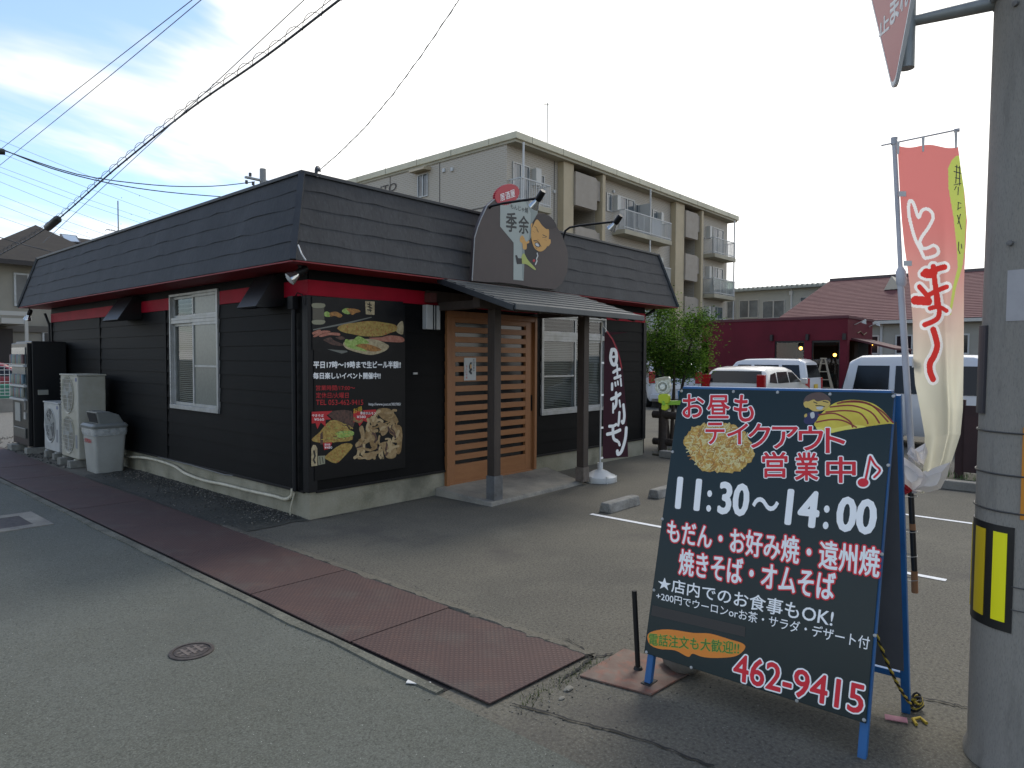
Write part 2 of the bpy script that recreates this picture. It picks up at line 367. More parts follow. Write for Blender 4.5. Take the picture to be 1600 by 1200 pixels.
for i in range(700):
    y = random.uniform(10.9, 16); x = random.uniform(2.9, 3.5) if y < 13 else random.uniform(2.9, 4.6)
    r = random.uniform(.008, .018); st.mi = random.choice((0, 1, 2)); st.blob((x, y, .006+r*.3), r, 1, .25, (1, .8, .6))
kind(st.build('gravel', STN), 'stuff')
kind(MB().poly(strip([(2.9, 14.0), (9, 14.0), (9, 30), (2.9, 30)], .004)).build('gravel_yard', mat('gravel_light', '#77756e', .9, var=(60, .4, .7), col2='#4f4d47', layers=[(22, .5, .7, '#8f8d84', .6)], bump=(50, .8, .02))), 'structure')
# weeds, crumbs and pale stones where the plates end
gr = MB()
for i in range(170):
    t = random.random(); x = 2.25+t*.62+random.gauss(0, .03); y = 1.985-random.random()*.07+random.gauss(0, .015); h = random.uniform(.01, .035); a = random.uniform(0, 6.3); w_ = .002
    p = Vector((x, y, 0)); tip = p+Vector((math.cos(a)*h*.7, math.sin(a)*h*.7, h)); sd_ = Vector((-math.sin(a), math.cos(a), 0))*w_
    gr.poly([p-sd_, p+sd_, tip])
for i in range(120):
    y = random.uniform(2.4, 14); x = 2.05+random.gauss(0, .012); h = random.uniform(.008, .02); a = random.uniform(0, 6.3); p = Vector((x, y, 0)); tip = p+Vector((math.cos(a)*h, math.sin(a)*h, h)); sd_ = Vector((-math.sin(a), math.cos(a), 0))*.002
    gr.poly([p-sd_, p+sd_, tip])
kind(gr.build('weeds', mat('weed', '#4a5224', .8)), 'stuff')
cr = MB()
for i in range(260):
    if random.random() < .6: x, y = 2.2+random.random()*.75, 1.93+random.gauss(0, .09)
    else: x, y = random.uniform(2.2, 3.4), random.uniform(.9, 2.0)
    r = random.uniform(.002, .006); cr.mi = random.choice((0, 1, 2)); cr.blob((x, y, r*.4), r, 1, .25, (1, .8, .6))
kind(cr.build('grit', STN), 'stuff')
for px, r, lb in ((888, .022, 'pale flat stone lying past the end of the gutter plates'), (878, .014, 'small pale stone chip beside the end of the gutter plates')):
    p = onz(px, 1078 if px == 888 else 1092); tag(MB().blob((p.x, p.y, r*.3), r, 2, .2, (1.3, .8, .45)).build('stone', STN[2], at=(p.x, p.y, 0)), lb, 'stone')
p = onz(668, 1070); tag(MB().obox((p.x-.03, p.y+.03, .012), (.03, -.05, 0), (.012, .008, 0), (0, 0, .002)).build('paper_scrap', mat('paper_white', '#c8c8c4', .8), at=(p.x, p.y, 0)), 'scrap of white paper lying at the gutter edge', 'litter')

# cracks in the asphalt
def crack(pts, w_):
    P = []; rp_ = smoothpoly(pts, 8, False)
    for x, y in rp_: p = onz(x, y); P.append(Vector((p.x+random.uniform(-.008, .008), p.y+random.uniform(-.008, .008), .0)))
    q = MB(); q.ribbon(P, [w_*random.uniform(.35, 1.4) for _ in P], (0, 0, 1), .0075); kind(q.build('asphalt_crack', mat('crack_dark', '#2a2926', .95)), 'structure')
for pts, w_ in (([(800, 1102), (905, 1130), (1010, 1160), (1110, 1198)], .012), ([(500, 880), (600, 915), (700, 955), (830, 995), (925, 1028)], .022), ([(925, 1028), (905, 1045), (880, 1062)], .018), ([(885, 1000), (910, 1015), (925, 1028), (960, 1022)], .01), ([(1425, 1090), (1470, 1098), (1512, 1108)], .012), ([(480, 815), (560, 800), (670, 778)], .012)): crack(pts, w_)
# broken edge of the car park tarmac lapping over the plates
q = MB(); yy = 2.02; pr = None
while yy < 6.1:
    x = 2.862-abs(random.gauss(0, .009))-(.03 if random.random() < .05 else 0); cur = (x, yy); h = .021
    if pr: q.hexa([(pr[0], pr[1], .003), (2.96, pr[1], .0), (2.96, yy, .0), (x, yy, .003), (pr[0]+.012, pr[1], h), (2.92, pr[1], .009), (2.92, yy, .009), (x+.012, yy, h)])
    pr = cur; yy += random.uniform(.02, .07)
kind(q.build('tarmac_edge', A_LOT, smooth=60), 'structure')
q = MB()
for i in range(900):
    c_ = random.random()
    if c_ < .3: x, y = 2.9+abs(random.gauss(0, .06)), random.uniform(2, 6)
    elif c_ < .5: x, y = 2.02+random.gauss(0, .03), random.uniform(2, 9)
    elif c_ < .75: x, y = random.uniform(3.6, 5.2), 5.72-abs(random.gauss(0, .05))
    else: x, y = random.uniform(-1, 8), random.uniform(.8, 5.4)
    r = random.uniform(.0015, .0045); q.mi = random.choice((0, 1, 2)); q.blob((x, y, .004+r*.4), r, 1, .25, (1, .8, .6))
kind(q.build('grit', STN), 'stuff')
# painted bay lines
PAINT = mat('road_paint', '#d6d8d8', .7, var=(40, .5, .8), col2='#a5a6a3', layers=[(6, .6, .8, '#8d8d89', .6)])
for x, y0, y1 in ((5.60, 0.86, 3.90), (7.74, -3, 3.9), (3.42, -6, -1.6)):
    kind(MB().poly(strip([(x-.03, y0), (x+.03, y0), (x+.03, y1), (x-.03, y1)], .004)).build('bay_line', PAINT), 'structure')
WSTOP = mat('wheel_stop_concrete', '#85847e', .9, var=(8, .35, .7), col2='#5e5c55', layers=[(80, .5, .7, '#9b9991', .5)], bump=(60, .7, .01))
for cx, lb in ((6.03, 'worn concrete wheel stop nearest the porch, in plain view left of the signboard'), (7.0, 'concrete wheel stop half hidden by the left edge of the signboard')):
    w_ = .29 if cx < 6.5 else .3; y = 3.83
    o = MB().prism([(cx-w_, y-.075, 0), (cx-w_, y+.075, 0), (cx-w_, y+.05, .1), (cx-w_, y-.05, .1)], (2*w_, 0, 0)).build('wheel_stop', WSTOP, at=(cx, y, 0), bevel=.012)
    tag(o, lb, 'wheel stop', 'concrete wheel stops in the car park')
# covers in the road
IRON = mat('cast_iron', '#4a4440', .7, metal=.3, var=(20, .4, .7), col2='#2f2b29', layers=[(90, .5, .7, '#5d5650', .5)], bump=(70, .4, .004))
mh = thing('manhole_cover', 'small round iron cover set in the grey road', 'manhole cover', (1.53, 3.6, .004))
c = Vector((1.53, 3.6, .004))
q = MB(); q.lathe([(.0, .004), (.085, .004), (.085, .0), (.11, .0), (.11, .006), (.102, .008), (.092, .008), (.092, .003)], c, n=32); q.build('rim', IRON, mh, smooth=40)
q = MB(); q.lathe([(.0, .0065), (.084, .0065), (.084, .0)], c, n=32)
q.mi = 1
for dx in (-.035, .0, .035): q.box(c.x+dx-.008, c.x+dx+.008, c.y-.05, c.y+.05, c.z+.0065, c.z+.0095)
for dy in (-.02, .02): q.box(c.x-.07, c.x+.07, c.y+dy-.006, c.y+dy+.006, c.z+.0065, c.z+.008)
q.build('lid', [IRON, mat('iron_worn', '#6b625b', .6, metal=.3)], mh)
ut = thing('utility_cover', 'rectangular iron cover in a pale concrete frame at the left edge of the road', 'utility cover', (1.55, 7.6, .004))
a = onz(0, 797); b = onz(52, 798); c = onz(82, 818); d = onz(0, 825)
fx0, fx1, fy0, fy1 = 1.15, 1.87, 7.3, 8.05
q = MB()
for bb in ((fx0, fx1, fy0, fy0+.13), (fx0, fx1, fy1-.13, fy1), (fx0, fx0+.13, fy0+.13, fy1-.13), (fx1-.13, fx1, fy0+.13, fy1-.13)): q.box(*bb, .0, .012)
q.build('frame', CONC2, ut); MB().box(fx0+.13, fx1-.13, fy0+.13, fy1-.13, .0, .009).build('lid', IRON, ut)

# ------------------------------------------------------------------ the black eatery
Xc, Yf, Xr, Yb = 3.57, 5.747, 9.712, 13.818
zs, zb0, zb1, ze, zt, ov, iv = .274, 2.144, 2.291, 2.406, 3.239, .375, .14
BLK = mat('black_siding', '#0b0c0c', .6, spec=.12, var=(2.2, .4, .7), col2='#080808', layers=[(14, .5, .75, '#101111', .45), (.7, .5, .75, '#171716', .6)], stretch=(1, 1, 1), bump=(70, .15, .003))
BLKT = mat('black_trim', '#0e0e0f', .5, spec=.3)
RED = mat('red_band', '#9a0f26', .6, spec=.15, var=(3, .4, .7), col2='#870c20')
REDD = mat('red_soffit', '#7d1a20', .6)
ALU = mat('aluminium', '#a9aaa8', .42, metal=.35, var=(9, .4, .7), col2='#95968f')
GLS = glass_mat('window_glass', clear=.9)
FROST = mat('frosted_glass', '#72766e', .25, spec=.5, var=(30, .3, .7), col2='#646860')
BLIND = mat('blind', '#aeaea4', .6)
eat = thing('eatery', 'black clad single storey eatery with a red band and slate mansard roof', 'building', (Xc, Yf, 0))
MB().box(Xc, Xr, Yf, Yb, 0, zs).build('foundation', mat('foundation_concrete', '#948f7c', .85, var=(2.4, .35, .68), col2='#79755f', layers=[(55, .45, .7, '#a09b88', .4), (1.2, .52, .7, '#57564a', .7)], bump=(80, .35, .004)), eat)
fl_ = lambda a, z, d=0: (Xc-d, a, z)      # left wall: runs along y
ff = lambda a, z, d=0: (a, Yf-d, z)       # front wall: runs along x
def clad(mb, T, a0, a1, rows, holes):
    for z0, z1 in rows:
        zz = sorted({z0, z1} | {h for q in holes for h in q[2:] if z0 < h < z1})
        for za, zb in zip(zz, zz[1:]):
            zm_ = (za+zb)/2; sp = [(a0, a1)]
            for h0, h1, g0, g1 in holes:
                if g0 < zm_ < g1:
                    nx = []
                    for s0, s1 in sp:
                        if h1 <= s0 or h0 >= s1: nx.append((s0, s1)); continue
                        if h0 > s0: nx.append((s0, h0))
                        if h1 < s1: nx.append((h1, s1))
                    sp = nx
            od = lambda z: .010*(1-(z-z0)/(z1-z0))+.001
            for s0, s1 in sp:
                mb.poly([T(s0, za, od(za)), T(s1, za, od(za)), T(s1, zb, od(zb)), T(s0, zb, od(zb))])
                if za == z0: mb.poly([T(s0, za, od(za)), T(s1, za, od(za)), T(s1, za, -.01), T(s0, za, -.01)])
nr = 12; rh = (zb0-zs)/nr
rows = [(zs+k*rh, zs+(k+1)*rh) for k in range(nr)]+[(zb1, ze)]
LW = (7.56, 8.86, .92, 2.325); FD = (5.32, 6.93, .0, 2.10); FWN = (7.05, 8.57, .797, 2.155)
sd = MB(); clad(sd, fl_, Yf, Yb, rows, [LW]); clad(sd, ff, Xc, Xr, rows, [FD, FWN])
clad(sd, lambda a, z, d=0: (Xr+d, a, z), Yf, Yb, rows+[(zb0, zb1)], []); clad(sd, lambda a, z, d=0: (a, Yb+d, z), Xc, Xr, rows+[(zb0, zb1)], [])
for y in (11.4, 9.0): sd.box(Xc-.0175, Xc+.01, y-.008, y+.008, zs, zb0)
sd.build('siding', BLK, eat)
rb = MB()
for y0, y1 in ((Yf, LW[0]-.03), (LW[1]+.03, Yb)): rb.box(Xc-.014, Xc+.02, y0, y1, zb0+.001, zb1)
for x0, x1 in ((Xc-.014, FWN[0]-.03), (FWN[1]+.03, Xr)): rb.box(x0, x1, Yf-.014, Yf-.0001, zb0+.001, zb1)
rb.build('red_band', RED, eat)
tr = MB(); tr.box(Xc-.026, Xc+.07, Yf-.026, Yf+.0, zs-.01, zb0-.002); tr.box(Xc-.026, Xc, Yf, Yf+.07, zs-.01, zb0-.002); tr.box(Xr-.06, Xr+.026, Yf-.026, Yf, zs-.01, zb0-.002); tr.box(Xc-.026, Xc, Yb-.06, Yb+.02, zs-.01, zb0-.002)
tr.box(Xc-.022, Xc+.02, Yf+.07, Yb-.06, zs-.025, zs); tr.box(Xc+.07, FD[0], Yf-.022, Yf+.02, zs-.025, zs); tr.box(FD[1], Xr-.06, Yf-.022, Yf+.02, zs-.025, zs)
tr.build('corner_trim', BLKT, eat, bevel=.003)
# mansard: five courses with uneven butts on four sides
SLATE = mat('slate_shingle', '#353637', .7, spec=.3, var=(.5, .35, .7), col2='#2d2f31', stretch=(14, 14, .9), layers=[(.25, .45, .7, '#414243', .7), (2.5, .48, .68, '#232527', .5), (4, .54, .7, '#4b4e4f', .4)], bump=(30, .12, .003))
def dof(z): return ov+(iv-ov)*(z-ze)/(zt-ze)
sides = [(lambda a, z, d: (Xc-d, a, z), Yf, Yb), (lambda a, z, d: (a, Yf-d, z), Xc, Xr), (lambda a, z, d: (Xr+d, a, z), Yf, Yb), (lambda a, z, d: (a, Yb+d, z), Xc, Xr)]
ms = MB(); nc = 5; H5 = (zt-ze)/nc
for T, a0, a1 in sides:
    for k in range(nc):
        z0, z1 = ze+k*H5, ze+(k+1)*H5
        A0, A1 = a0-dof(z0), a1+dof(z0); n_ = int((A1-A0)/.2); j0 = [random.uniform(-.011, .011) for _ in range(n_+1)]
        if k == 0: j0 = [q*.25 for q in j0]
        for q in range(n_):
            s0, s1 = A0+(A1-A0)*q/n_, A0+(A1-A0)*(q+1)/n_
            tp = lambda s: min(max(s, a0-dof(z1)), a1+dof(z1))
            zl, zr = z0+j0[q], z0+j0[q+1]; th = .012
            p = [T(s0, zl, dof(z0)+th), T(s1, zr, dof(z0)+th), T(tp(s1), z1+.012, dof(z1)+.003), T(tp(s0), z1+.012, dof(z1)+.003)]
            ms.poly(p); ms.poly([p[1], p[0], T(s0, zl+.004, dof(z0)-.004), T(s1, zr+.004, dof(z0)-.004)])
ms.build('mansard', SLATE, eat)
CAPM = mat('roof_cap_metal', '#35383a', .5, metal=.2, var=(6, .4, .7), col2='#2a2c2e')
cp = MB(); d1 = iv+.03
cp.box(Xc-d1, Xr+d1, Yf-d1, Yf+.05, zt-.015, zt+.018); cp.box(Xc-d1, Xr+d1, Yb-.05, Yb+d1, zt-.015, zt+.018)
cp.box(Xc-d1, Xc+.05, Yf+.05, Yb-.05, zt-.015, zt+.018); cp.box(Xr-.05, Xr+d1, Yf+.05, Yb-.05, zt-.015, zt+.018)
cp.box(Xc+.05, Xr-.05, Yf+.05, Yb-.05, zt-.06, zt-.03)
cp.build('roof_cap', CAPM, eat, bevel=.004)
hp = MB()
for X, Y, sx, sy in ((Xc, Yf, -1, -1), (Xr, Yf, 1, -1), (Xc, Yb, -1, 1), (Xr, Yb, 1, 1)):
    hp = MB()
    a = (X+sx*(ov+.016), Y+sy*(ov+.016), ze-.004); b = (X+sx*(iv+.012), Y+sy*(iv+.012), zt)
    hp.bar(a, b, .055, .03, up=(sx, sy, 0)); hp.build('hip_trim', CAPM, eat)
sf = MB(); o_ = ov+.012
for p in (((Xc-o_, Yf-o_), (Xr+o_, Yf-o_), (Xr, Yf), (Xc, Yf)), ((Xc-o_, Yf-o_), (Xc, Yf), (Xc, Yb), (Xc-o_, Yb+o_)), ((Xr+o_, Yf-o_), (Xr+o_, Yb+o_), (Xr, Yb), (Xr, Yf)), ((Xc-o_, Yb+o_), (Xc, Yb), (Xr, Yb), (Xr+o_, Yb+o_))):
    sf.prism([(x, y, ze-.006) for x, y in p], (0, 0, -.012))
sf.build('soffit', REDD, eat)
# windows
def window(T, a0, a1, z0, z1, zt_, midbar, pane_a, pane_b):
    f = MB()
    def bx(s0, s1, q0, q1, d0, d1):
        P = [Vector(T(s, z, d)) for s in (s0, s1) for z in (q0, q1) for d in (d0, d1)]
        mn = [min(p[i] for p in P) for i in (0, 1, 2)]; mx_ = [max(p[i] for p in P) for i in (0, 1, 2)]
        return (mn[0], mx_[0], mn[1], mx_[1], mn[2], mx_[2])
    F = .028; mid = (a0+a1)/2
    f.box(*bx(a0, a1, z0, z0+.05, -.06, .035)); f.box(*bx(a0, a1, z1-F, z1, -.09, .03)); f.box(*bx(a0, a0+F, z0+.05, z1-F, -.09, .03)); f.box(*bx(a1-F, a1, z0+.05, z1-F, -.09, .03))
    f.box(*bx(a0+F, a1-F, zt_-.035, zt_+.035, -.09, .022))
    f.box(*bx(a0+F, a1-F, zt_+.004, zt_+.010, .02, .028))
    o = f.build('window', ALU, eat, bevel=.002)
    sl_ = MB()
    for s0, s1, dd in ((a0+F, mid+.02, .018), (mid-.02, a1-F, -.012)):
        for q0, q1 in ((z0+.05, zt_-.035), (zt_+.035, z1-F)):
            fr_ = .032
            sl_.box(*bx(s0, s1, q0, q0+fr_, dd-.025, dd)); sl_.box(*bx(s0, s1, q1-fr_, q1, dd-.025, dd)); sl_.box(*bx(s0, s0+fr_, q0+fr_, q1-fr_, dd-.025, dd)); sl_.box(*bx(s1-fr_, s1, q0+fr_, q1-fr_, dd-.025, dd))
    if midbar:
        zm2 = z0+(zt_-z0)*.49; s0, s1, dd = (a0+F, mid, .018) if midbar < 0 else (mid, a1-F, -.012)
        sl_.box(*bx(s0+.03, s1-.03, zm2-.012, zm2+.012, dd-.02, dd))
    sl_.build('sash', ALU, o, bevel=.0015)
    for s0, s1, dd, pm in ((a0+F+.03, mid-.01, .006, pane_a), (mid+.01, a1-F-.03, -.024, pane_b)):
        g = MB()
        for q0, q1 in ((z0+.08, zt_-.065), (zt_+.065, z1-F-.03)): g.poly([T(s0, q0, dd), T(s1, q0, dd), T(s1, q1, dd), T(s0, q1, dd)])
        g.build('pane', pm, o)
    b = MB(); z = z0+.06
    while z < zt_-.02:
        b.poly([T(a0-.01, z, -.075), T(a1+.01, z, -.075), T(a1+.01, z+.016, -.06), T(a0-.01, z+.016, -.06)]); z += .024
    z = zt_+.05
    while z < z1-.04:
        b.poly([T(a0-.01, z, -.08), T(a1+.01, z, -.08), T(a1+.01, z+.012, -.06), T(a0-.01, z+.012, -.06)]); z += .05
    b.build('blind', BLIND, o)
    k = MB(); e0, e1, e2, e3 = a0-.02, a1+.02, z0-.02, z1+.02
    k.poly([T(e0, e2, -.5), T(e1, e2, -.5), T(e1, e3, -.5), T(e0, e3, -.5)])
    for aa in (e0, e1): k.poly([T(aa, e2, -.02), T(aa, e3, -.02), T(aa, e3, -.5), T(aa, e2, -.5)])
    for q_ in (e2, e3): k.poly([T(e0, q_, -.02), T(e1, q_, -.02), T(e1, q_, -.5), T(e0, q_, -.5)])
    k.build('light_block_box', mat('light_block_dark', '#15150f', .9), o)  # shallow dark box added behind the panes to block light
    return o
window(fl_, LW[0], LW[1], LW[2], LW[3], 2.0, -1, FROST, GLS)
window(ff, FWN[0], FWN[1], FWN[2], FWN[3], 1.86, -1, GLS, GLS)
# sliding door with slots
WOOD = mat('door_wood', '#96643a', .5, var=(1.5, .35, .7), col2='#875730', stretch=(1, 1, 9), layers=[(14, .5, .75, '#a37146', .5)], bump=(20, .08, .002))
WOODV = mat('door_wood_stile', '#94633b', .5, var=(1.5, .35, .7), col2='#865731', stretch=(9, 9, 1), layers=[(14, .5, .75, '#a17047', .5)])
X0, X1, Z0, Z1 = 5.32, 6.93, .10, 2.10
jb = MB(); jb.box(X0, X0+.05, Yf-.045, Yf+.12, .03, Z1); jb.box(X1-.045, X1, Yf-.045, Yf+.12, Z0, Z1); jb.box(X0+.05, X1-.045, Yf-.04, Yf+.12, Z1-.07, Z1); jb.box(X0+.05, X1-.045, Yf-.03, Yf+.12, Z0-.06, Z0+.005)
door = jb.build('door', WOODV, eat, bevel=.004)
xa, xb = ony(709.7, 600, Yf).x, ony(819.6, 600, Yf).x
zA, zB = ony(709.7, 507, Yf).z, ony(709.2, 723, Yf).z
lf = MB(); lf.box(X0+.05, xa, Yf-.018, Yf+.02, Z0+.005, Z1-.07); lf.box(xb, X1-.1, Yf-.018, Yf+.02, Z0+.005, Z1-.07)
lf.build('stile', WOODV, door, bevel=.002)
lf2 = MB(); lf2.box(X1-.098, X1-.047, Yf-.004, Yf+.02, Z0+.005, Z1-.07); lf2.build('edge_strip', WOODV, door)
sl_ = MB(); zz = [zB+(zA-zB)*k/14 for k in range(15)]; hs = .024; prev = Z0+.005
for z in zz: sl_.box(xa+.0005, xb-.0005, Yf-.017, Yf+.015, prev, z-hs); prev = z+hs
sl_.box(xa+.0005, xb-.0005, Yf-.017, Yf+.015, prev, Z1-.07); sl_.build('slat', WOOD, door, bevel=.002)
MB().box(xa-.02, xb+.02, Yf+.022, Yf+.03, Z0+.1, Z1-.1).build('glass', mat('dark_glass', '#1b1e1f', .15, spec=.6), door)
q = MB(); hx = ony(829.8, 640, Yf).x; q.box(hx-.014, hx+.014, Yf-.010, Yf+.0, ony(830, 642, Yf).z, ony(830, 617, Yf).z); q.build('handle', mat('handle_black', '#17130f', .4, metal=.4), door, bevel=.003)
# vent hoods
HOOD = mat('hood_black', '#1a1b1c', .4, metal=.3)
for y0, y1 in ((6.16, 6.54), (9.78, 10.34)):
    q = MB(); zl, zh = 2.045, 2.36
    q.prism([(Xc-.005, y0, zh), (Xc-.11, y0, zh), (Xc-.31, y0, zl), (Xc-.29, y0, zl-.012), (Xc-.2, y0, zl-.012), (Xc-.005, y0, zl+.02)], (0, y1-y0, 0))
    q.build('vent_hood', HOOD, eat, bevel=.004)
# downpipe and clamps at the corner
q = MB(); q.tube([(Xc-.045, 5.93, .26), (Xc-.045, 5.93, 2.02)], .024, 12); q.box(Xc-.085, Xc-.02, 5.885, 5.975, 2.02, 2.14); q.tube([(Xc-.05, 5.9, 2.13), (Xc-.06, 5.84, 2.17), (Xc-.05, 5.78, 2.15), (Xc-.035, 5.76, 2.05)], .006)
q.build('downpipe', BLKT, eat, smooth=40)
q = MB(); q.tube([(Xc-.03, Yb+.03, .3), (Xc-.03, Yb+.03, 2.1), (Xc-.08, Yb+.08, 2.3)], .02, 10); q.tube([(Xr+.04, Yf+.04, .02), (Xr+.04, Yf+.04, 2.25), (Xr+.15, Yf-.1, 2.36)], .028, 10); q.build('rain_pipe', BLKT, eat, smooth=40)
# porch slab
q = MB(); q.hexa([(5.167, 4.86, -.02), (6.9, 4.92, -.02), (7.25, Yf, -.02), (5.167, Yf, -.02), (5.185, 4.88, .04), (6.88, 4.94, .04), (7.2, Yf, .09), (5.185, Yf, .09)])
kind(q.build('porch_slab', CONC2, bevel=.012), 'structure')
# entrance canopy
DWOOD = mat('dark_post_wood', '#40362e', .65, var=(2, .35, .7), col2='#2f2720', stretch=(8, 8, 1), layers=[(25, .5, .75, '#4d4238', .5)], bump=(40, .2, .003))
can = thing('entrance_canopy', 'lean-to porch canopy with stepped metal roof on two dark timber posts', 'canopy', (6.1, 5.0, .05))
CANM = mat('canopy_metal', '#43494d', .38, metal=.45, var=(4, .4, .7), col2='#383d41')
cx0, cx1, yT, yB, zT, zB_ = 4.95, 7.32, 5.44, 4.36, 2.415, 2.075
q = MB(); ns = 8
for k in range(ns):
    a, b = k/ns, (k+1)/ns; ya, yb = yT+(yB-yT)*a, yT+(yB-yT)*b; za, zb = zT+(zB_-zT)*a, zT+(zB_-zT)*b; st_ = .014
    q.hexa([(cx0, yb, zb-.02), (cx1, yb, zb-.02), (cx1, ya, za-.02), (cx0, ya, za-.02), (cx0, yb, zb+st_), (cx1, yb, zb+st_), (cx1, ya, za), (cx0, ya, za)])
q.build('roof_panel', CANM, can)
q = MB(); q.bar((cx0-.01, yB-.012, zB_-.02), (cx1+.01, yB-.012, zB_-.02), .024, .06); q.bar((cx0-.012, yT, zT-.03), (cx0-.012, yB, zB_-.03), .022, .06); q.bar((cx1+.012, yT, zT-.03), (cx1+.012, yB, zB_-.03), .022, .06); q.build('eave_trim', CANM, can, bevel=.004)
q = MB(); sl = (zT-zB_)/(yT-yB); py = 4.98
q.box(cx0+.1, cx1-.1, py-.05, py+.05, 2.08, 2.19)
for k in range(7):
    x = cx0+.1+k*(cx1-cx0-.2)/6; q.bar((x, yT-.02, zT-.055), (x, yB+.05, zB_-.04), .045, .05)
q.box(cx0+.06, cx1-.06, Yf-.06, Yf-.016, 2.18, 2.30)
for x in (5.2, 6.95): q.bar((x, Yf-.06, 2.13), (x, py, 2.13), .08, .09)
q.build('beam', DWOOD, can, bevel=.004)
for x, lx in ((5.33, 0), (6.87, 1)):
    o = MB().box(x-.052, x+.052, py-.052-.06*lx, py+.052-.06*lx, .10 if not lx else .22, 2.08).build('post', DWOOD, can, bevel=.005)
    if not lx:
        q = MB(); q.box(x-.066, x+.066, py-.068, py-.058, .045, .30); q.box(x-.066, x-.058, py-.058, py+.05, .045, .30); q.box(x+.058, x+.066, py-.058, py+.05, .045, .30); q.build('post_shoe', mat('galvanised', '#77797a', .5, metal=.5, var=(8, .4, .7), col2='#5c5b57'), o)
        MB().box(x-.05, x+.05, py-.05, py+.05, .04, .1).build('footing', CONC, o)
    else:
        MB().box(x-.061, x+.061, py-.121, py+.001, .045, .22).build('post_shoe', mat('post_foot_paint', '#6b6258', .7, var=(20, .4, .7), col2='#544b42'), o)
MB().box(5.0, 5.09, Yf-.12, Yf-.02, 2.17, 2.27).build('bracket_block', mat('bracket_red_wood', '#5d3833', .6), can)

# ------------------------------------------------------------------ printed wall poster
WHT = mat('print_white', '#ecebe6', .5); REDP = mat('print_red', '#b3161f', .5); YEL = mat('print_yellow', '#c9a62a', .5)
PBLK = mat('poster_black', '#090a0b', .45, spec=.25)
ps = thing('wall_poster', 'black menu poster with food photos and Japanese lettering, fixed to the wall beside the door', 'poster', (3.6, Yf-.03, .38))
MB().box(3.605, 4.715, Yf-.034, Yf-.018, .375, 2.125).build('panel', PBLK, ps)
PP = Plane((0, Yf-.034, 0), (0, -1, 0))
def Z1_(x, y): return (480+x/10, 460+y/10)           # photo enlargements used for measuring
def Z2_(x, y): return (480+x/6.667, 555+y/6.667)
def zp(f, pts): return [f(*p) for p in pts]
FOODBG = mat('food_bg', '#0d0d0e', .45, spec=.25, var=(9, .45, .75), col2='#1b1a18')
OKO = mat('food_pancake', '#a98f45', .5, var=(38, .42, .6), col2='#8c6f2c', layers=[(55, .55, .65, '#a8502c', .8), (90, .58, .7, '#c8b878', .6)])
GRN = mat('food_green', '#7d9a3c', .5, var=(40, .4, .65), col2='#a9bd6a'); SAUS = mat('food_sausage', '#9b5a45', .4, var=(30, .4, .7), col2='#b57a62'); CRM = mat('food_cream', '#b9a983', .5, var=(30, .4, .7), col2='#8e7c58')
ORG = mat('food_orange', '#b07a35', .5, var=(45, .4, .65), col2='#7a4f22'); BEER = mat('food_beer', '#403c2c', .3); FOAM = mat('food_foam', '#8d8a70', .6)
FM = [FOODBG, OKO, GRN, SAUS, CRM, ORG, BEER, FOAM, mat('food_steel', '#66685f', .4), mat('food_meat', '#5c3d30', .5, var=(40, .4, .65), col2='#2b1d17'), mat('food_label_ink', '#2b271d', .6), mat('food_horumon', '#8f744c', .45, var=(30, .4, .65), col2='#a98f63'), mat('food_horumon_b', '#7c6038', .45, var=(30, .4, .65), col2='#9a7d4e'), mat('food_horumon_c', '#b49c72', .45), mat('food_noodle', '#b9a24a', .45)]
fp = MB()
def F(mi, pts, f, d, k=3):
    fp.mi = mi; pts = smoothpoly(pts, k) if k else pts; flat(fp, zp(f, pts), PP, d)
F(0, [(75, 25), (1500, 115), (1500, 830), (1250, 960), (300, 940), (80, 860)], Z1_, .0006, 0)
F(8, [(90, 545), (600, 440), (1000, 350), (1010, 362), (600, 470), (95, 562)], Z1_, .001, 0)
F(7, [(85, 140), (265, 145), (260, 205), (90, 205)], Z1_, .0014); F(6, [(85, 207), (262, 207), (268, 400), (85, 400)], Z1_, .0012, 0); F(7, [(85, 405), (270, 405), (250, 465), (95, 465)], Z1_, .0014)
F(2, [(265, 290), (310, 265), (370, 310), (350, 350), (275, 340)], Z1_, .0014); F(5, [(350, 290), (430, 268), (500, 290), (548, 330), (510, 365), (430, 335), (360, 345)], Z1_, .0016)
F(2, [(540, 260), (600, 215), (680, 230), (670, 300), (600, 305)], Z1_, .0014); F(5, [(610, 225), (700, 220), (800, 240), (830, 270), (760, 290), (700, 320), (650, 270)], Z1_, .0016)
F(4, [(905, 105), (1052, 112), (1050, 320), (915, 310)], Z1_, .0014, 0); fp.mi = 10
for a in ((940, 150, 1000, 170), (950, 190, 1010, 215), (940, 240, 1000, 250), (970, 130, 985, 270)): stroke(fp, zp(Z1_, [(a[0], a[1]), (a[2], a[3])]), .012, PP, .002)
F(1, [(470, 530), (560, 470), (760, 440), (980, 415), (1200, 440), (1380, 480), (1400, 560), (1300, 600), (1150, 650), (900, 655), (700, 620), (560, 590)], Z1_, .0014, 5)
F(4, [(1390, 520), (1440, 440), (1495, 430), (1495, 620), (1400, 590)], Z1_, .0012)
F(3, [(85, 590), (190, 550), (205, 575), (110, 625), (85, 625)], Z1_, .0014); F(3, [(95, 650), (220, 570), (345, 570), (350, 590), (240, 610), (130, 665)], Z1_, .0016); F(3, [(185, 645), (300, 600), (480, 600), (515, 625), (490, 645), (350, 635), (220, 665)], Z1_, .0018)
F(9, [(250, 710), (360, 670), (420, 720), (540, 770), (545, 805), (400, 790), (300, 740)], Z1_, .0012); F(9, [(440, 670), (540, 655), (590, 690), (520, 710)], Z1_, .0012)
F(3, [(960, 680), (1150, 670), (1300, 640), (1490, 670), (1495, 745), (1250, 740), (1100, 720)], Z1_, .0012)
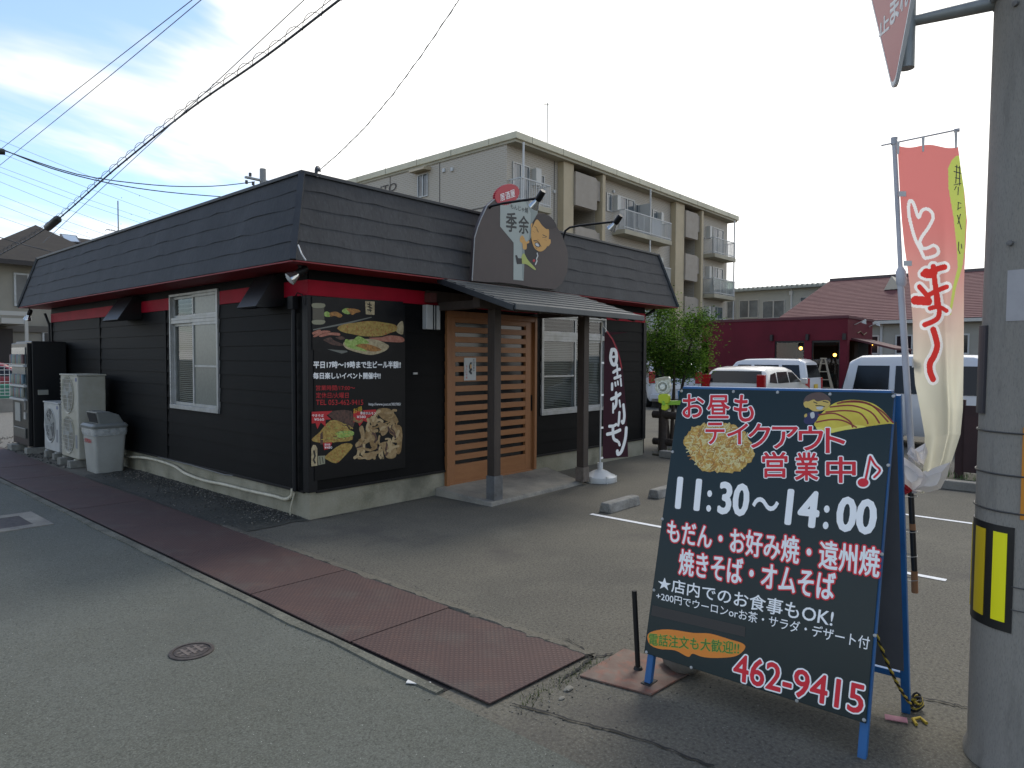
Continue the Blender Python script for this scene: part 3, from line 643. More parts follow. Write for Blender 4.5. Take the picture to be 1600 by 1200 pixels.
F(4, [(560, 770), (650, 710), (900, 695), (1100, 715), (1260, 790), (1265, 840), (1180, 900), (1000, 945), (800, 910), (620, 850)], Z1_, .0016, 5)
F(2, [(590, 790), (600, 700), (700, 720), (800, 650), (930, 720), (960, 760), (860, 800), (930, 890), (700, 850)], Z1_, .002); F(5, [(750, 800), (860, 770), (1000, 790), (1160, 860), (1080, 890), (960, 885), (850, 840)], Z1_, .0024)
F(8, [(310, 855), (620, 880), (630, 900), (540, 925)], Z1_, .0012, 0)
# lower photographs
F(0, [(42, 585), (475, 575), (478, 1090), (42, 1160)], Z2_, .0006, 0)
F(9, [(210, 600), (460, 580), (475, 760), (330, 700)], Z2_, .0009)
F(1, [(45, 880), (130, 800), (240, 680), (360, 700), (440, 780), (470, 880), (300, 905), (130, 910)], Z2_, .0012); F(2, [(300, 800), (470, 790), (470, 840), (330, 860)], Z2_, .0014)
F(1, [(190, 1050), (360, 925), (475, 940), (380, 1060), (300, 1125), (210, 1090)], Z2_, .0014)
F(4, [(42, 970), (60, 935), (85, 935), (105, 970), (105, 1150), (42, 1158)], Z2_, .0014, 0); F(7, [(112, 1050), (185, 1045), (185, 1130), (115, 1145)], Z2_, .0014, 0); fp.mi = 10
stroke(fp, zp(Z2_, [(70, 1000), (80, 1050), (66, 1090), (80, 1120)]), .02, PP, .002); stroke(fp, zp(Z2_, [(130, 1060), (135, 1130)]), .008, PP, .002); stroke(fp, zp(Z2_, [(155, 1060), (165, 1120)]), .008, PP, .002)
F(9, [(135, 820), (160, 790), (165, 930), (135, 930)], Z2_, .0016, 0)
F(0, [(478, 570), (985, 550), (988, 1080), (600, 1108), (478, 1110)], Z2_, .0006, 0)
HOR = [[(500, 930), (560, 860), (540, 760), (580, 740), (600, 860), (560, 940), (600, 1020), (700, 1000), (720, 1050), (620, 1090), (540, 1000)], [(630, 740), (690, 760), (720, 860), (720, 940), (670, 960), (640, 880), (600, 850)], [(740, 700), (830, 720), (835, 800), (780, 840), (750, 760)], [(850, 800), (880, 740), (960, 730), (988, 800), (975, 1000), (930, 1020), (930, 880)], [(760, 920), (850, 900), (920, 950), (920, 1060), (830, 1070), (790, 990)], [(720, 570), (860, 560), (950, 690), (880, 700), (780, 660)], [(640, 660), (720, 640), (730, 700), (690, 740)]]
for i, hpts in enumerate(HOR): F(11 + i % 2, hpts, Z2_, .0012+.0002*i, 4)
for i in range(46):
    x0_, y0_ = random.uniform(500, 965), random.uniform(590, 1060); a_ = random.uniform(0, 6.3); l_ = [(x0_, y0_)]
    for k in range(4): a_ += random.uniform(-1, 1); l_.append((min(978, max(490, l_[-1][0]+math.cos(a_)*32)), min(1072, max(575, l_[-1][1]+math.sin(a_)*32))))
    fp.mi = random.choice((11, 11, 12, 13, 9)); stroke(fp, zp(Z2_, smoothpoly(l_, 3, False)), random.uniform(.012, .034), PP, .0027+i*.00001)
for i in range(70):
    x0_, y0_ = random.uniform(60, 460), random.uniform(720, 895); 
    if y0_ < 900-(x0_-60)*.5 and x0_ < 200: continue
    fp.mi = random.choice((1, 14, 14, 2, 9)); a_ = random.uniform(-.6, .6); stroke(fp, zp(Z2_, [(x0_, y0_), (x0_+18*math.cos(a_), y0_+10*math.sin(a_)), (x0_+30*math.cos(a_+.4), y0_+26*math.sin(a_+.4))]), .006, PP, .0018+i*.00001)
fp.build('food_photo', FM, ps)
lt = MB(); lt.mi = 0
write(lt, '平日17時〜19時まで生ビール半額!!', rect(*Z2_(65, 64), *Z2_(972, 134)), PP, .002, .09); write(lt, '毎日楽しいイベント開催中!!', rect(*Z2_(62, 182), *Z2_(762, 246)), PP, .002, .09)
write(lt, 'http://www.just.st/302785/', rect(*Z2_(640, 496), *Z2_(975, 532)), PP, .002, .008)
lt.mi = 1
write(lt, '営業時間/17:00〜', rect(*Z2_(90, 313), *Z2_(495, 367)), PP, .002, .02); write(lt, '定休日/火曜日', rect(*Z2_(90, 388), *Z2_(430, 447)), PP, .002, .02); write(lt, 'TEL 053-462-9415', rect(*Z2_(90, 464), *Z2_(582, 518)), PP, .002, .015)
for b in ([(45, 590), (262, 580), (200, 628), (250, 668), (188, 672), (192, 745), (140, 700), (105, 768), (85, 705), (45, 712)], [(480, 580), (712, 565), (722, 600), (628, 655), (632, 700), (585, 682), (545, 740), (522, 690), (480, 700)], [(163, 914), (260, 905), (235, 972), (175, 988)]): flat(lt, zp(Z2_, b), PP, .0024)
lt.mi = 0
for s, q in (('やきそば', (48, 614, 168, 642)), ('¥560', (72, 655, 174, 682)), ('季余ホルモン', (550, 588, 716, 620)), ('¥580', (515, 628, 608, 655)), ('遠州焼', (178, 920, 238, 942)), ('¥480', (178, 948, 258, 974))): write(lt, s, rect(*Z2_(*q[:2]), *Z2_(*q[2:])), PP, .0032, .02)
lt.mi = 2; write(lt, 'お得', (Z2_(475, 556), Z2_(568, 530), Z2_(572, 582), Z2_(482, 610)), PP, .0036, .02)
lt.build('lettering', [WHT, REDP, YEL], ps)

# small lamp by the door
wl = thing('wall_lamp', 'small white wall lamp with two dark stripes, high on the wall beside the door', 'lamp', (4.97, Yf-.02, 1.87))
MB().box(4.972, 5.178, Yf-.085, Yf-.016, 1.872, 2.14).build('lamp_shade', mat('lamp_acrylic', '#b4b5b0', .35, var=(4, .4, .7), col2='#a5a6a2'), wl, bevel=.006)
q = MB()
for x in (5.075, 5.108): q.box(x-.008, x+.008, Yf-.0875, Yf-.083, 1.87, 2.142)
q.build('stripe', BLKT, wl)
tag(MB().box(ony(644, 0+583, Yf).x, ony(650, 583, Yf).x, Yf-.026, Yf-.012, ony(646, 585, Yf).z, ony(646, 582, Yf).z).build('name_plate', mat('plate_pale', '#a9a9a4', .4, metal=.3), at=(4.8, Yf, 1.3)), 'tiny pale plate fixed to the black siding between poster and door', 'plate')
# notice hung on the door
nb = thing('door_notice', 'white paper notice hanging on the slatted door', 'notice', (5.5, Yf-.03, 1.4))
NP = Plane((0, Yf-.028, 0), (0, -1, 0))
n0, n1 = ony(726, 559, Yf-.03), ony(744, 594, Yf-.03)
MB().box(n0.x, n1.x, Yf-.027, Yf-.0185, n1.z, n0.z).build('sheet', mat('notice_paper', '#b9bab6', .7), nb)
q = MB(); Z = lambda x, y: (680+x/3.64, 470+y/3.64)
q.mi = 0; flat(q, smoothpoly(zp(Z, [(192, 375), (200, 350), (208, 352), (204, 372), (210, 392), (200, 400)]), 3), NP, .001); stroke(q, zp(Z, [(196, 402), (204, 412)]), .03, NP, .0012)
for i, ch in enumerate('本日営業中'): write(q, ch, rect(*Z(214, 330+i*15), *Z(224, 342+i*15)), NP, .001, .01)
q.mi = 1
for i, ch in enumerate('もんじゃ焼'): write(q, ch, rect(*Z(174, 366+i*16), *Z(183, 379+i*16)), NP, .001, .01)
q.mi = 2; flat(q, smoothpoly(zp(Z, [(198, 362), (207, 366), (206, 382), (199, 384)]), 3), NP, .0014)
q.build('lettering', [mat('ink_dark', '#22252b', .6), REDP, mat('skin_print', '#c49a63', .6)], nb)

# ------------------------------------------------------------------ the roof sign
YS = 5.27
RS = thing('roof_sign', 'brown rounded shop sign above the canopy, printed with a grinning man and a grey spatula', 'sign', (6.2, YS, 2.4))
SP = Plane((0, YS, 0), (0, -1, 0))
Z8 = lambda x, y: (720+x/6.317, 270+y/6.317)
out8 = [(110, 1065), (128, 760), (135, 640), (165, 540), (200, 450), (260, 325), (330, 262), (390, 288), (640, 282), (755, 298), (762, 395), (820, 400), (880, 430), (940, 520), (1000, 620), (1050, 760), (1060, 860), (1050, 980), (1000, 1090), (930, 1150), (840, 1142), (700, 1128), (560, 1100), (400, 1082), (250, 1078)]
pts = [SP(*Z8(*p)) for p in out8]
BRN = mat('sign_brown', '#413735', .55, var=(1.6, .35, .7), col2='#393030', layers=[(7, .5, .75, '#473d3b', .4)])
MB().prism([p-SP.n*.045 for p in pts], SP.n*.045).build('panel', BRN, RS)
q = MB(); el = [p+SP.n*.002 for p in pts[:7]]; q.tube(el, .006, 6); q.build('edge_rim', mat('rim_pale', '#9d9c98', .5), RS)
q = MB(); q.mi = 0; flat(q, zp(Z8, [(387, 290), (640, 284), (700, 292), (755, 300), (757, 400), (700, 500), (690, 640), (635, 700), (618, 1065), (518, 1055), (520, 690), (387, 530)]), SP, .002)
q.mi = 1; flat(q, zp(Z8, [(640, 286), (755, 300), (757, 400), (700, 500), (690, 640), (668, 672), (688, 480), (690, 400)]), SP, .0028); flat(q, zp(Z8, [(600, 690), (635, 690), (618, 1065), (606, 1040)]), SP, .0028)
q.build('spatula_print', [mat('print_grey', '#9aa39c', .5), mat('print_grey_dark', '#7e8984', .5)], RS)
# grinning man, flat print
g = MB(); GM = [mat('print_hair', '#2e2829', .6), mat('print_skin', '#cb9a55', .6), mat('print_black', '#242528', .6), mat('print_lime', '#a9b15f', .6), mat('print_white2', '#c4c5c0', .6), mat('print_red2', '#b12a35', .6), mat('print_skin_dark', '#9a6c3a', .6)]
def G(mi, p, d, k=4):
    g.mi = mi; flat(g, smoothpoly(zp(Z8, p), k) if k else zp(Z8, p), SP, d)
def GS(mi, p, w, d): g.mi = mi; stroke(g, zp(Z8, p), w, SP, d)
G(2, [(630, 750), (690, 690), (760, 770), (750, 840), (720, 915), (690, 905), (640, 830)], .003)
G(3, [(595, 840), (620, 795), (660, 860), (735, 945), (722, 956), (650, 905), (600, 893)], .0034)
G(2, [(535, 815), (552, 812), (563, 842), (600, 845), (602, 900), (552, 902)], .0038, 0)
G(1, [(580, 655), (590, 628), (606, 618), (624, 640), (632, 665), (648, 690), (645, 752), (612, 750), (606, 700), (585, 680)], .0038)
GS(6, [(592, 640), (604, 660)], .004, .0042); GS(6, [(604, 632), (616, 655)], .004, .0042)
G(1, [(640, 690), (668, 668), (672, 690), (650, 700)], .0034)
GS(4, [(752, 795), (758, 820), (745, 850), (750, 870), (735, 903)], .02, .004); G(5, [(708, 862), (722, 852), (732, 866), (722, 882), (710, 878)], .0044)
G(1, [(850, 670), (880, 655), (886, 690), (865, 722), (845, 720)], .0036); G(1, [(690, 510), (705, 500), (706, 560), (692, 550)], .0036)
G(0, [(700, 530), (730, 460), (765, 415), (830, 408), (895, 445), (945, 530), (900, 552), (862, 562), (862, 640), (700, 620)], .004)
G(1, [(706, 530), (738, 468), (762, 468), (800, 520), (840, 555), (866, 562), (866, 650), (842, 738), (784, 778), (724, 742), (694, 650), (692, 565)], .0046)
GS(2, [(726, 530), (745, 545), (762, 582)], .007, .005); GS(2, [(742, 560), (762, 590)], .005, .005); GS(2, [(805, 612), (845, 632)], .009, .005); GS(2, [(802, 636), (840, 642)], .005, .005)
GS(2, [(718, 672), (748, 672), (772, 695), (788, 728)], .012, .005); GS(6, [(752, 655), (768, 665), (765, 678)], .005, .005)
G(2, [(732, 690), (755, 690), (778, 716), (768, 736), (740, 728), (728, 708)], .0052); G(4, [(737, 696), (754, 696), (771, 717), (763, 729), (744, 722), (733, 708)], .0056, 3)
GS(2, [(735, 740), (748, 748)], .006, .005); GS(6, [(705, 575), (725, 590)], .004, .005); GS(6, [(822, 660), (845, 668)], .004, .005)
g.build('man_print', GM, RS)
q = MB(); q.mi = 0
ec = (455, 215); sp_ = []
for k in range(72):
    a = 2*math.pi*k/72; r = 1.0 if k % 2 else .93; ex, ey = 132*r*math.cos(a), 98*r*math.sin(a); t = R(-28); sp_.append((ec[0]+ex*math.cos(t)-ey*math.sin(t), ec[1]+ex*math.sin(t)+ey*math.cos(t)))
P_ = [SP(*Z8(*p)) for p in sp_]
q.prism([p-SP.n*.03 for p in P_], SP.n*.036)
q.mi = 1
for ch, qd in (('居', ((380, 215), (425, 200), (432, 268), (388, 283))), ('酒', ((430, 195), (475, 182), (484, 252), (440, 266))), ('屋', ((480, 178), (525, 163), (532, 236), (488, 250)))): write(q, ch, zp(Z8, qd), SP, .0085, .03)
q.build('seal', [mat('seal_red', '#b02a38', .5), WHT], RS)
q = MB(); write(q, 'もんじゃ焼', zp(Z8, ((488, 306), (665, 345), (662, 402), (490, 352))), SP, .004, .02); write(q, '季', zp(Z8, ((448, 390), (548, 400), (548, 588), (445, 575))), SP, .004, .05); write(q, '余', zp(Z8, ((570, 422), (668, 432), (668, 605), (570, 598))), SP, .004, .05)
q.build('lettering', mat('ink_brush', '#2f3332', .6), RS)
q = MB()
for x in (5.8, 6.75): q.bar((x, YS+.045, 2.9), (x, Yf-dof(2.9)-.005, 2.86), .03, .03); q.bar((x, YS+.06, 2.42), (x, YS+.06, 3.1), .03, .03)
q.build('stay', BLKT, RS)
# gooseneck lamps on the roof
CHR = mat('lamp_chrome', '#b9bab8', .15, metal=.9); BULBM = mat('lamp_glass_off', '#c7c9c6', .12, spec=.7)
def gooseneck(x, z, yend, lb):
    t = thing('gooseneck_lamp', lb, 'spotlight', (x, YS+.1, z-.2), 'black arm spotlights over the roof sign')
    q = MB(); q.tube([(x, YS+.10, z-.30), (x, YS+.07, z-.12), (x, YS+.04, z-.03), (x, YS-.03, z+.005), (x, YS-.2, z+.01), (x, yend, z-.01)], .014, 8); q.build('arm', BLKT, t, smooth=50)
    c = Vector((x, yend, z-.01)); ax = Vector((.12, .72, -.68)).normalized()
    q = MB(); q.lathe([(.0, -.09), (.03, -.09), (.034, -.07), (.036, .015), (.03, .03), (.0, .03)], c, ax, 18); q.tube([c-ax*.02+Vector((0, 0, .05)), c], .011); q.build('socket', BLKT, t, smooth=40)
    q = MB(); q.lathe([(.026, .025), (.034, .05), (.056, .10), (.060, .118), (.056, .12)], c, ax, 20)
    b = q.build('reflector', CHR, t, smooth=40); q = MB(); q.lathe([(.0, .135), (.03, .131), (.055, .119), (.054, .117), (.0, .117)], c, ax, 20); q.build('lens', BULBM, b, smooth=40)
gooseneck(5.556, 3.24, 4.56, 'black arm spotlight reaching out from the left end of the roof sign')
gooseneck(7.0, 3.215, 4.54, 'black arm spotlight reaching out from the right end of the roof sign')
def flood(p, ax, lb, chain=False):
    t = thing('flood_lamp', lb, 'spotlight', (p.x, p.y, ze-.02)); ax = Vector(ax).normalized()
    q = MB(); q.tube([(p.x, p.y, ze-.005), (p.x, p.y, p.z+.07)], .009); q.lathe([(.0, .0), (.03, .0), (.03, .012), (.0, .012)], (p.x, p.y, ze-.02), n=14); q.lathe([(.0, -.075), (.028, -.075), (.036, -.05), (.037, .01), (.03, .03), (.0, .03)], p, ax, 16); q.bar(p+Vector((0, 0, .075)), p, .05, .012); q.build('socket', BLKT, t, smooth=40)
    q = MB(); q.lathe([(.028, .025), (.036, .05), (.058, .095), (.062, .118), (.058, .12)], p, ax, 20); b = q.build('reflector', CHR, t, smooth=40)
    q = MB(); q.lathe([(.0, .136), (.03, .132), (.058, .12), (.056, .117), (.0, .117)], p, ax, 20); q.build('lens', BULBM, b, smooth=40)
fpos = onx(469, 425, Xc-.2); flood(fpos, (-.75, .25, -.6), 'floodlight hanging from the roof edge at the front corner of the eatery')
fp2 = onx(46, 490, Xc-.25); fp2.z = max(fp2.z, 2.2); flood(fp2, (-.2, .3, -.9), 'floodlight hanging from the far left end of the roof edge')
q = MB(); q.tube([onx(466, 383, Xc-ov-.03), onx(471, 396, Xc-ov-.05), onx(478, 407, Xc-ov-.03)], .006); tag(q.build('loose_cable', mat('cable_white', '#b4b4b0', .5), at=(3.2, 5.4, 2.5)), 'short white cable end sticking out of the roof corner', 'cable')

# white drain hose along the footing
HOSE = mat('white_hose', '#c4bda6', .55, var=(6, .4, .7), col2='#a9a28a', layers=[(30, .55, .8, '#7d7968', .4)])
hpath = smoothpoly([(198, 714), (231, 716), (269, 727), (290, 740), (320, 751), (350, 757), (390, 767), (427, 775), (446, 780), (455, 775), (457, 768)], 4, False)
q = MB(); P_ = [onx(x, y, Xc-.035) for x, y in hpath]; P_[-1] = Vector((P_[-1].x, P_[-1].y, .275)); q.tube([Vector((Xc-.03, P_[0].y+1.3, P_[0].z-.02)), *P_], .017, 10)
tag(q.build('drain_hose', HOSE, smooth=50, at=(Xc, 6, .1)), 'white drain hose sagging along the concrete footing of the left wall', 'hose')
q = MB(); q.tube([onx(x, y, Xc-.04) for x, y in smoothpoly([(460, 770), (457, 782), (454, 796), (454, 808), (456, 818)], 3, False)], .008); tag(q.build('drain_tube', HOSE, smooth=50, at=(Xc, 6, .1)), 'thin white tube dropping to the ground at the building corner', 'hose')
q = MB(); q.tube([onx(x, y, Xc-.02) for x, y in ((247, 714), (300, 727), (352, 742), (364, 743))], .007); tag(q.build('conduit', mat('galv_pipe', '#6d6e6c', .45, metal=.5), at=(Xc, 8, .2)), 'thin grey metal conduit running above the white hose', 'conduit')

# ------------------------------------------------------------------ dark banner beside the window
fb = thing('banner_flag', 'dark maroon banner with white brushed letters on a white water-filled foot by the window', 'banner', (7.22, 4.87, 0))
base = onz(931, 748); bx, by = 7.2, 4.88
q = MB(); q.lathe([(.0, 0), (.20, 0), (.21, .02), (.21, .07), (.19, .085), (.15, .10), (.09, .135), (.05, .15), (.04, .15)], (bx, by, 0), n=28); q.lathe([(.036, .14), (.036, .24), (.0, .24)], (bx, by, 0), n=16)
for k in range(6): a = k*math.pi/3; q.box(bx+.185*math.cos(a)-.02, bx+.185*math.cos(a)+.02, by+.185*math.sin(a)-.02, by+.185*math.sin(a)+.02, .0, .085)
q.build('base', mat('white_plastic', '#c9c9c4', .45, var=(5, .45, .75), col2='#acaca4'), fb, smooth=40)
FPn = Plane((bx, by, 0), (-.25, -1, 0))
ptop = FPn(942, 509); q = MB(); q.tube([(bx, by, .2), (bx+.0, by, ptop.z+.03)], .011, 8); q.lathe([(.0, 0), (.02, 0), (.02, .04), (.0, .045)], (bx, by, ptop.z+.0), n=12); q.build('pole', mat('pole_white', '#b9b9b2', .5), fb, smooth=50)
Z4 = lambda x, y: (920+x/4.29, 500+y/4.29)
edgeR = [(520, 950), (525, 955), (535, 961), (550, 967), (580, 974), (610, 978), (640, 981), (680, 982), (715, 982)]
def xr(y):
    for (a, b), (c, d) in zip(edgeR, edgeR[1:]):
        if a <= y <= c: return b+(d-b)*(y-a)/(c-a)
    return edgeR[-1][1]
def darkflag(x, y, dd=0):
    t = max(0, (x-945)/38); return FPn(x, y)+FPn.n*(.03*math.sin(t*3.4+(y-520)/70)*t+dd)
q = MB(); q.grid(lambda a, b: darkflag(944.5-3*b+(xr(519+b*(198-3*a))-944.5+3*b)*a, 519+b*(198-3*a)), 14, 40)
q.build('cloth', cloth_mat('maroon_cloth', '#452f35', trans=.2), fb, smooth=180)
q = MB(); q.mi = 1; stroke(q, [(948, 518), (956, 530), (962, 545), (967, 560), (971, 575)], .02, FPn, .004, darkflag); q.mi = 0
for w_, s in ((.05, [(150, 200), (142, 250), (152, 292), (172, 295), (180, 250), (172, 205), (152, 200)]), (.03, [(150, 248), (178, 245)]), (.04, [(160, 350), (182, 335), (205, 330)]), (.04, [(168, 390), (210, 375)]), (.03, [(184, 300), (188, 385)]), (.04, [(152, 428), (152, 465)]), (.03, [(172, 420), (176, 440)]), (.03, [(190, 412), (194, 432)]), (.03, [(212, 395), (218, 440)]),
             (.045, [(148, 530), (180, 515), (212, 495)]), (.045, [(180, 490), (182, 560), (168, 590)]), (.03, [(160, 560), (160, 620)]), (.03, [(206, 540), (214, 580)]), (.04, [(208, 620), (205, 680), (200, 705)]), (.045, [(238, 570), (246, 640), (238, 690), (228, 680)]), (.04, [(135, 712), (165, 710), (185, 700)]), (.045, [(122, 765), (170, 755), (215, 738)]), (.045, [(160, 712), (165, 790), (195, 812)]), (.04, [(205, 820), (212, 838)]), (.05, [(258, 725), (250, 800), (225, 880), (200, 900), (195, 880)])):
    stroke(q, [Z4(*p) for p in smoothpoly(s, 4, False)], w_, FPn, .005, darkflag)
q.build('lettering', [WHT, mat('flag_red', '#a02630', .6)], fb)
for y in (567, 617, 668, 715): p = FPn(946, y); q = MB(); q.box(bx-.008, bx+.06, by-.012, by+.006, p.z-.012, p.z+.012); q.build('loop', WHT, fb)
q = MB(); q.tube([(bx, by, ptop.z+.02), FPn(950, 519)], .004); q.build('cord', WHT, fb)

# ------------------------------------------------------------------ machines and bin along the left wall
CB = mat('block_concrete', '#86857c', .9, var=(12, .35, .7), col2='#6a6960', bump=(60, .6, .01))
def block(x0, x1, y0, y1, h, lb, grp):
    tag(MB().box(x0, x1, y0, y1, 0, h).build('concrete_block', CB, at=((x0+x1)/2, (y0+y1)/2, 0), bevel=.008), lb, 'block', grp)
vm = thing('vending_machine', 'black drinks vending machine at the far end of the eatery wall', 'vending machine', (3.25, 13.35, .09))
vx, vy0, vy1, vz0, vz1 = 2.99, 12.9, 13.85, .10, 1.80
VB = mat('vending_black', '#141516', .35, spec=.5)
MB().box(vx+.06, 3.53, vy0, vy1, vz0, vz1).build('cabinet', VB, vm, bevel=.012)
q = MB(); q.box(vx, vx+.058, vy0+.005, vy1-.005, vz0+.02, vz1-.03); dr = q.build('front_door', mat('vending_front', '#191a1b', .35, spec=.3), vm, bevel=.01)
CANS = [mat('can_a', '#5f403d', .3), mat('can_b', '#44606b', .3), mat('can_c', '#6d6f62', .3), mat('can_d', '#4c6452', .3)]  # greyed colours stand in for the glass reflection over the cans
for k, (z0, z1) in enumerate(((1.42, 1.70), (1.10, 1.38), (.88, 1.07))):
    MB().box(vx-.012, vx+.0, vy0+.09, vy1-.06, z0, z1).build('display_window', mat('display_back', '#5d6769', .2, spec=.6, var=(8, .4, .7), col2='#3d4a4f'), dr)
    for j in range(9): y = vy0+.14+j*.085; q = MB(); q.lathe([(.0, 0), (.028, 0), (.028, .13), (.02, .15), (.0, .15)], (vx-.03, y, z0+.02), n=10); q.build('can', CANS[(j*3+k) % 4], dr, smooth=40)
    MB().box(vx-.05, vx, vy0+.03, vy1-.03, z0-.035, z0).build('button_row', mat('button_strip', '#a4a6a3', .4), dr, bevel=.004)
MB().box(vx-.012, vx, vy1-.5, vy1-.2, .50, .80).build('price_panel', mat('vend_panel', '#8c8f8a', .4), dr)
q = MB(); q.box(vx-.015, vx, vy0+.12, vy0+.22, .55, .66); q.box(vx-.02, vx, vy0+.14, vy0+.16, .70, .84); q.build('coin_slot', ALU, dr)
MB().box(vx-.02, vx, vy0+.12, vy1-.12, .24, .40).build('delivery_flap', mat('vend_flap', '#3d403c', .35), dr, bevel=.006)
q = MB(); q.box(3.12, 3.26, vy0-.03, vy0, .94, 1.02); q.build('warning_plate', mat('vend_label', '#8b8b80', .5), vm, bevel=.004)
block(2.90, 3.12, 13.55, 13.85, .10, 'square concrete block under the far front corner of the vending machine', 'blocks under the machines'); block(2.95, 3.5, 12.86, 13.02, .10, 'long concrete block under the near edge of the vending machine', 'blocks under the machines')
ACM = mat('ac_ivory', '#a5a294', .5, var=(4, .4, .7), col2='#96937f'); ACW = mat('ac_white', '#acada8', .5, var=(4, .4, .7), col2='#9c9d97'); FAN = mat('ac_fan_dark', '#4f5250', .6)
def outdoor_unit(x0, x1, y0, y1, z0, z1, fans, m, lb, grille):
    t = thing('outdoor_unit', lb, 'air conditioner', ((x0+x1)/2, (y0+y1)/2, z0)); MB().box(x0, x1, y0, y1, z0, z1-.02).build('casing', m, t, bevel=.012)
    MB().box(x0-.012, x1+.01, y0-.012, y1+.012, z1-.022, z1).build('top_cover', m, t, bevel=.006)
    q = MB()
    for yy in (y0+.1, y1-.14): q.box(x0-.02, x1+.02, yy, yy+.05, z0-.025, z0)
    q.build('foot_rail', m, t)
    for zc in fans:
        r = min(.24, (y1-y0)*.36, (z1-z0)/len(fans)*.42); yc = y0+(y1-y0)*.58
        q = MB(); q.lathe([(r, -.004), (r+.02, .012), (r+.03, .012), (r+.03, .0)], (x0, yc, zc), (-1, 0, 0), 32); fr = q.build('fan_ring', m, t, smooth=40)
        q = MB(); q.lathe([(.0, .002), (r, .002), (r, .001)], (x0, yc, zc), (-1, 0, 0), 32); q.build('fan_recess', mat('ac_fan_pale', '#7b786c', .6) if grille else FAN, fr)
        q = MB()
        for k in range(3):
            a0 = k*2.094; pp = [(x0-.004, yc+math.cos(a0+da)*rr, zc+math.sin(a0+da)*rr) for rr, da in ((.04, 0), (r*.95, -.1), (r*.95, .75), (.04, .9))]; q.poly(pp)
        q.lathe([(.0, .012), (.045, .010), (.05, .003)], (x0, yc, zc), (-1, 0, 0), 16); q.build('fan_blade', mat('ac_blade', '#8e908b', .5), fr)
        q = MB()
        if grille:
            for k in range(9): z = zc-r+.02+k*(2*r-.04)/8; hw = r+.03; q.tube([(x0-.02, yc-hw, z), (x0-.02, yc+hw, z)], .004, 5)
            for sgn in (-1, 1): q.tube([(x0-.02, yc+sgn*r*.45, zc-r*.9), (x0-.02, yc+sgn*r*.45, zc+r*.9)], .004, 5)
        else:
            for rr in (r*.25, r*.5, r*.75): q.tube([(x0-.018, yc+math.cos(k*math.pi/12)*rr, zc+math.sin(k*math.pi/12)*rr) for k in range(25)], .003, 5)
            for k in range(8): a = k*math.pi/4; q.tube([(x0-.018, yc, zc), (x0-.018, yc+math.cos(a)*r, zc+math.sin(a)*r)], .003, 5)
        q.build('grille', m, fr)
    MB().box(x0-.003, x0, y0+.04, y0+.09, z1-.1, z1-.05).build('badge', mat('ac_badge', '#3e4c78', .5), t)
    MB().box(x0-.002, x0, y0+.05, y0+.13, z0+.15, z0+.34).build('data_label', mat('ac_label', '#74787a', .5), t)
    q = MB(); q.tube([(x1-.05, y0-.02, z0+.18), (x1-.05, y0-.05, z0+.1), (x1+.05, y0-.05, z0+.05)], .012); q.tube([(x1-.1, y0-.01, z0+.22), (x1-.1, y0-.03, z0+.2)], .02); q.build('pipe', ACM, t, smooth=50)
zt1 = onx(135, 586, 3.07).z
outdoor_unit(3.07, 3.42, 10.76, 11.52, .12, zt1, (.12+(zt1-.12)*.27, .12+(zt1-.12)*.75), ACM, 'tall ivory outdoor unit with two fans behind the grey bin', True)
block(2.98, 3.44, 10.84, 10.98, .1, 'concrete block under the near end of the tall outdoor unit', 'blocks under the machines'); block(2.98, 3.44, 11.28, 11.42, .1, 'concrete block under the far end of the tall outdoor unit', 'blocks under the machines')
zt2 = onx(93, 630, 3.10).z
outdoor_unit(3.10, 3.42, 11.76, 12.5, .12, zt2, (.12+(zt2-.12)*.52,), ACW, 'small white outdoor unit with one fan between the vending machine and the tall unit', False)
block(3.06, 3.44, 11.86, 11.98, .1, 'concrete block under the near end of the small outdoor unit', 'blocks under the machines'); block(3.06, 3.44, 12.28, 12.40, .1, 'concrete block under the far end of the small outdoor unit', 'blocks under the machines')
# litter bin
bn = thing('litter_bin', 'grey plastic bin with a hooded lid and a bag tucked under its rim', 'bin', (3.28, 10.28, 0))
BG = mat('bin_grey', '#a0a097', .5, var=(4, .4, .7), col2='#93938a'); BL = mat('bin_lid_grey', '#747670', .45, var=(4, .4, .7), col2='#686a65')
bxc, byc = 3.25, 10.3
def rr_ring(mb, hx, hy, z, r=.04, n=5):
    pts = []
    for sx, sy, a0 in ((1, 1, 0), (-1, 1, 90), (-1, -1, 180), (1, -1, 270)):
        for k in range(n): a = R(a0+90*k/(n-1)); pts.append(mb.vert((bxc+sx*(hx-r)+r*math.cos(a), byc+sy*(hy-r)+r*math.sin(a), z)))
    return pts
def loft(mb, rings, cap0=True, cap1=True):
    for a, b in zip(rings, rings[1:]):
        k = len(a)
        for i in range(k): mb.face((a[i], a[(i+1) % k], b[(i+1) % k], b[i]))
    if cap0: mb.face(rings[0][::-1])
    if cap1: mb.face(rings[-1])
zb = onz(165, 668, 0); ztop = .60
q = MB(); loft(q, [rr_ring(q, .165, .20, 0), rr_ring(q, .17, .205, .02), rr_ring(q, .20, .235, ztop-.05), rr_ring(q, .20, .235, ztop)]); q.build('bin_body', BG, bn, smooth=35)
q = MB(); loft(q, [rr_ring(q, .205, .24, ztop-.10), rr_ring(q, .213, .248, ztop-.05), rr_ring(q, .213, .248, ztop+.005)], False, False); q.build('bag', mat('bag_plastic', '#b0b1ab', .35, var=(12, .4, .7), col2='#8a8d88', bump=(25, .6, .02)), bn, smooth=35)
q = MB(); loft(q, [rr_ring(q, .22, .255, ztop), rr_ring(q, .225, .26, ztop+.03), rr_ring(q, .20, .235, ztop+.06)])
ld = q.build('lid', BL, bn, smooth=35)
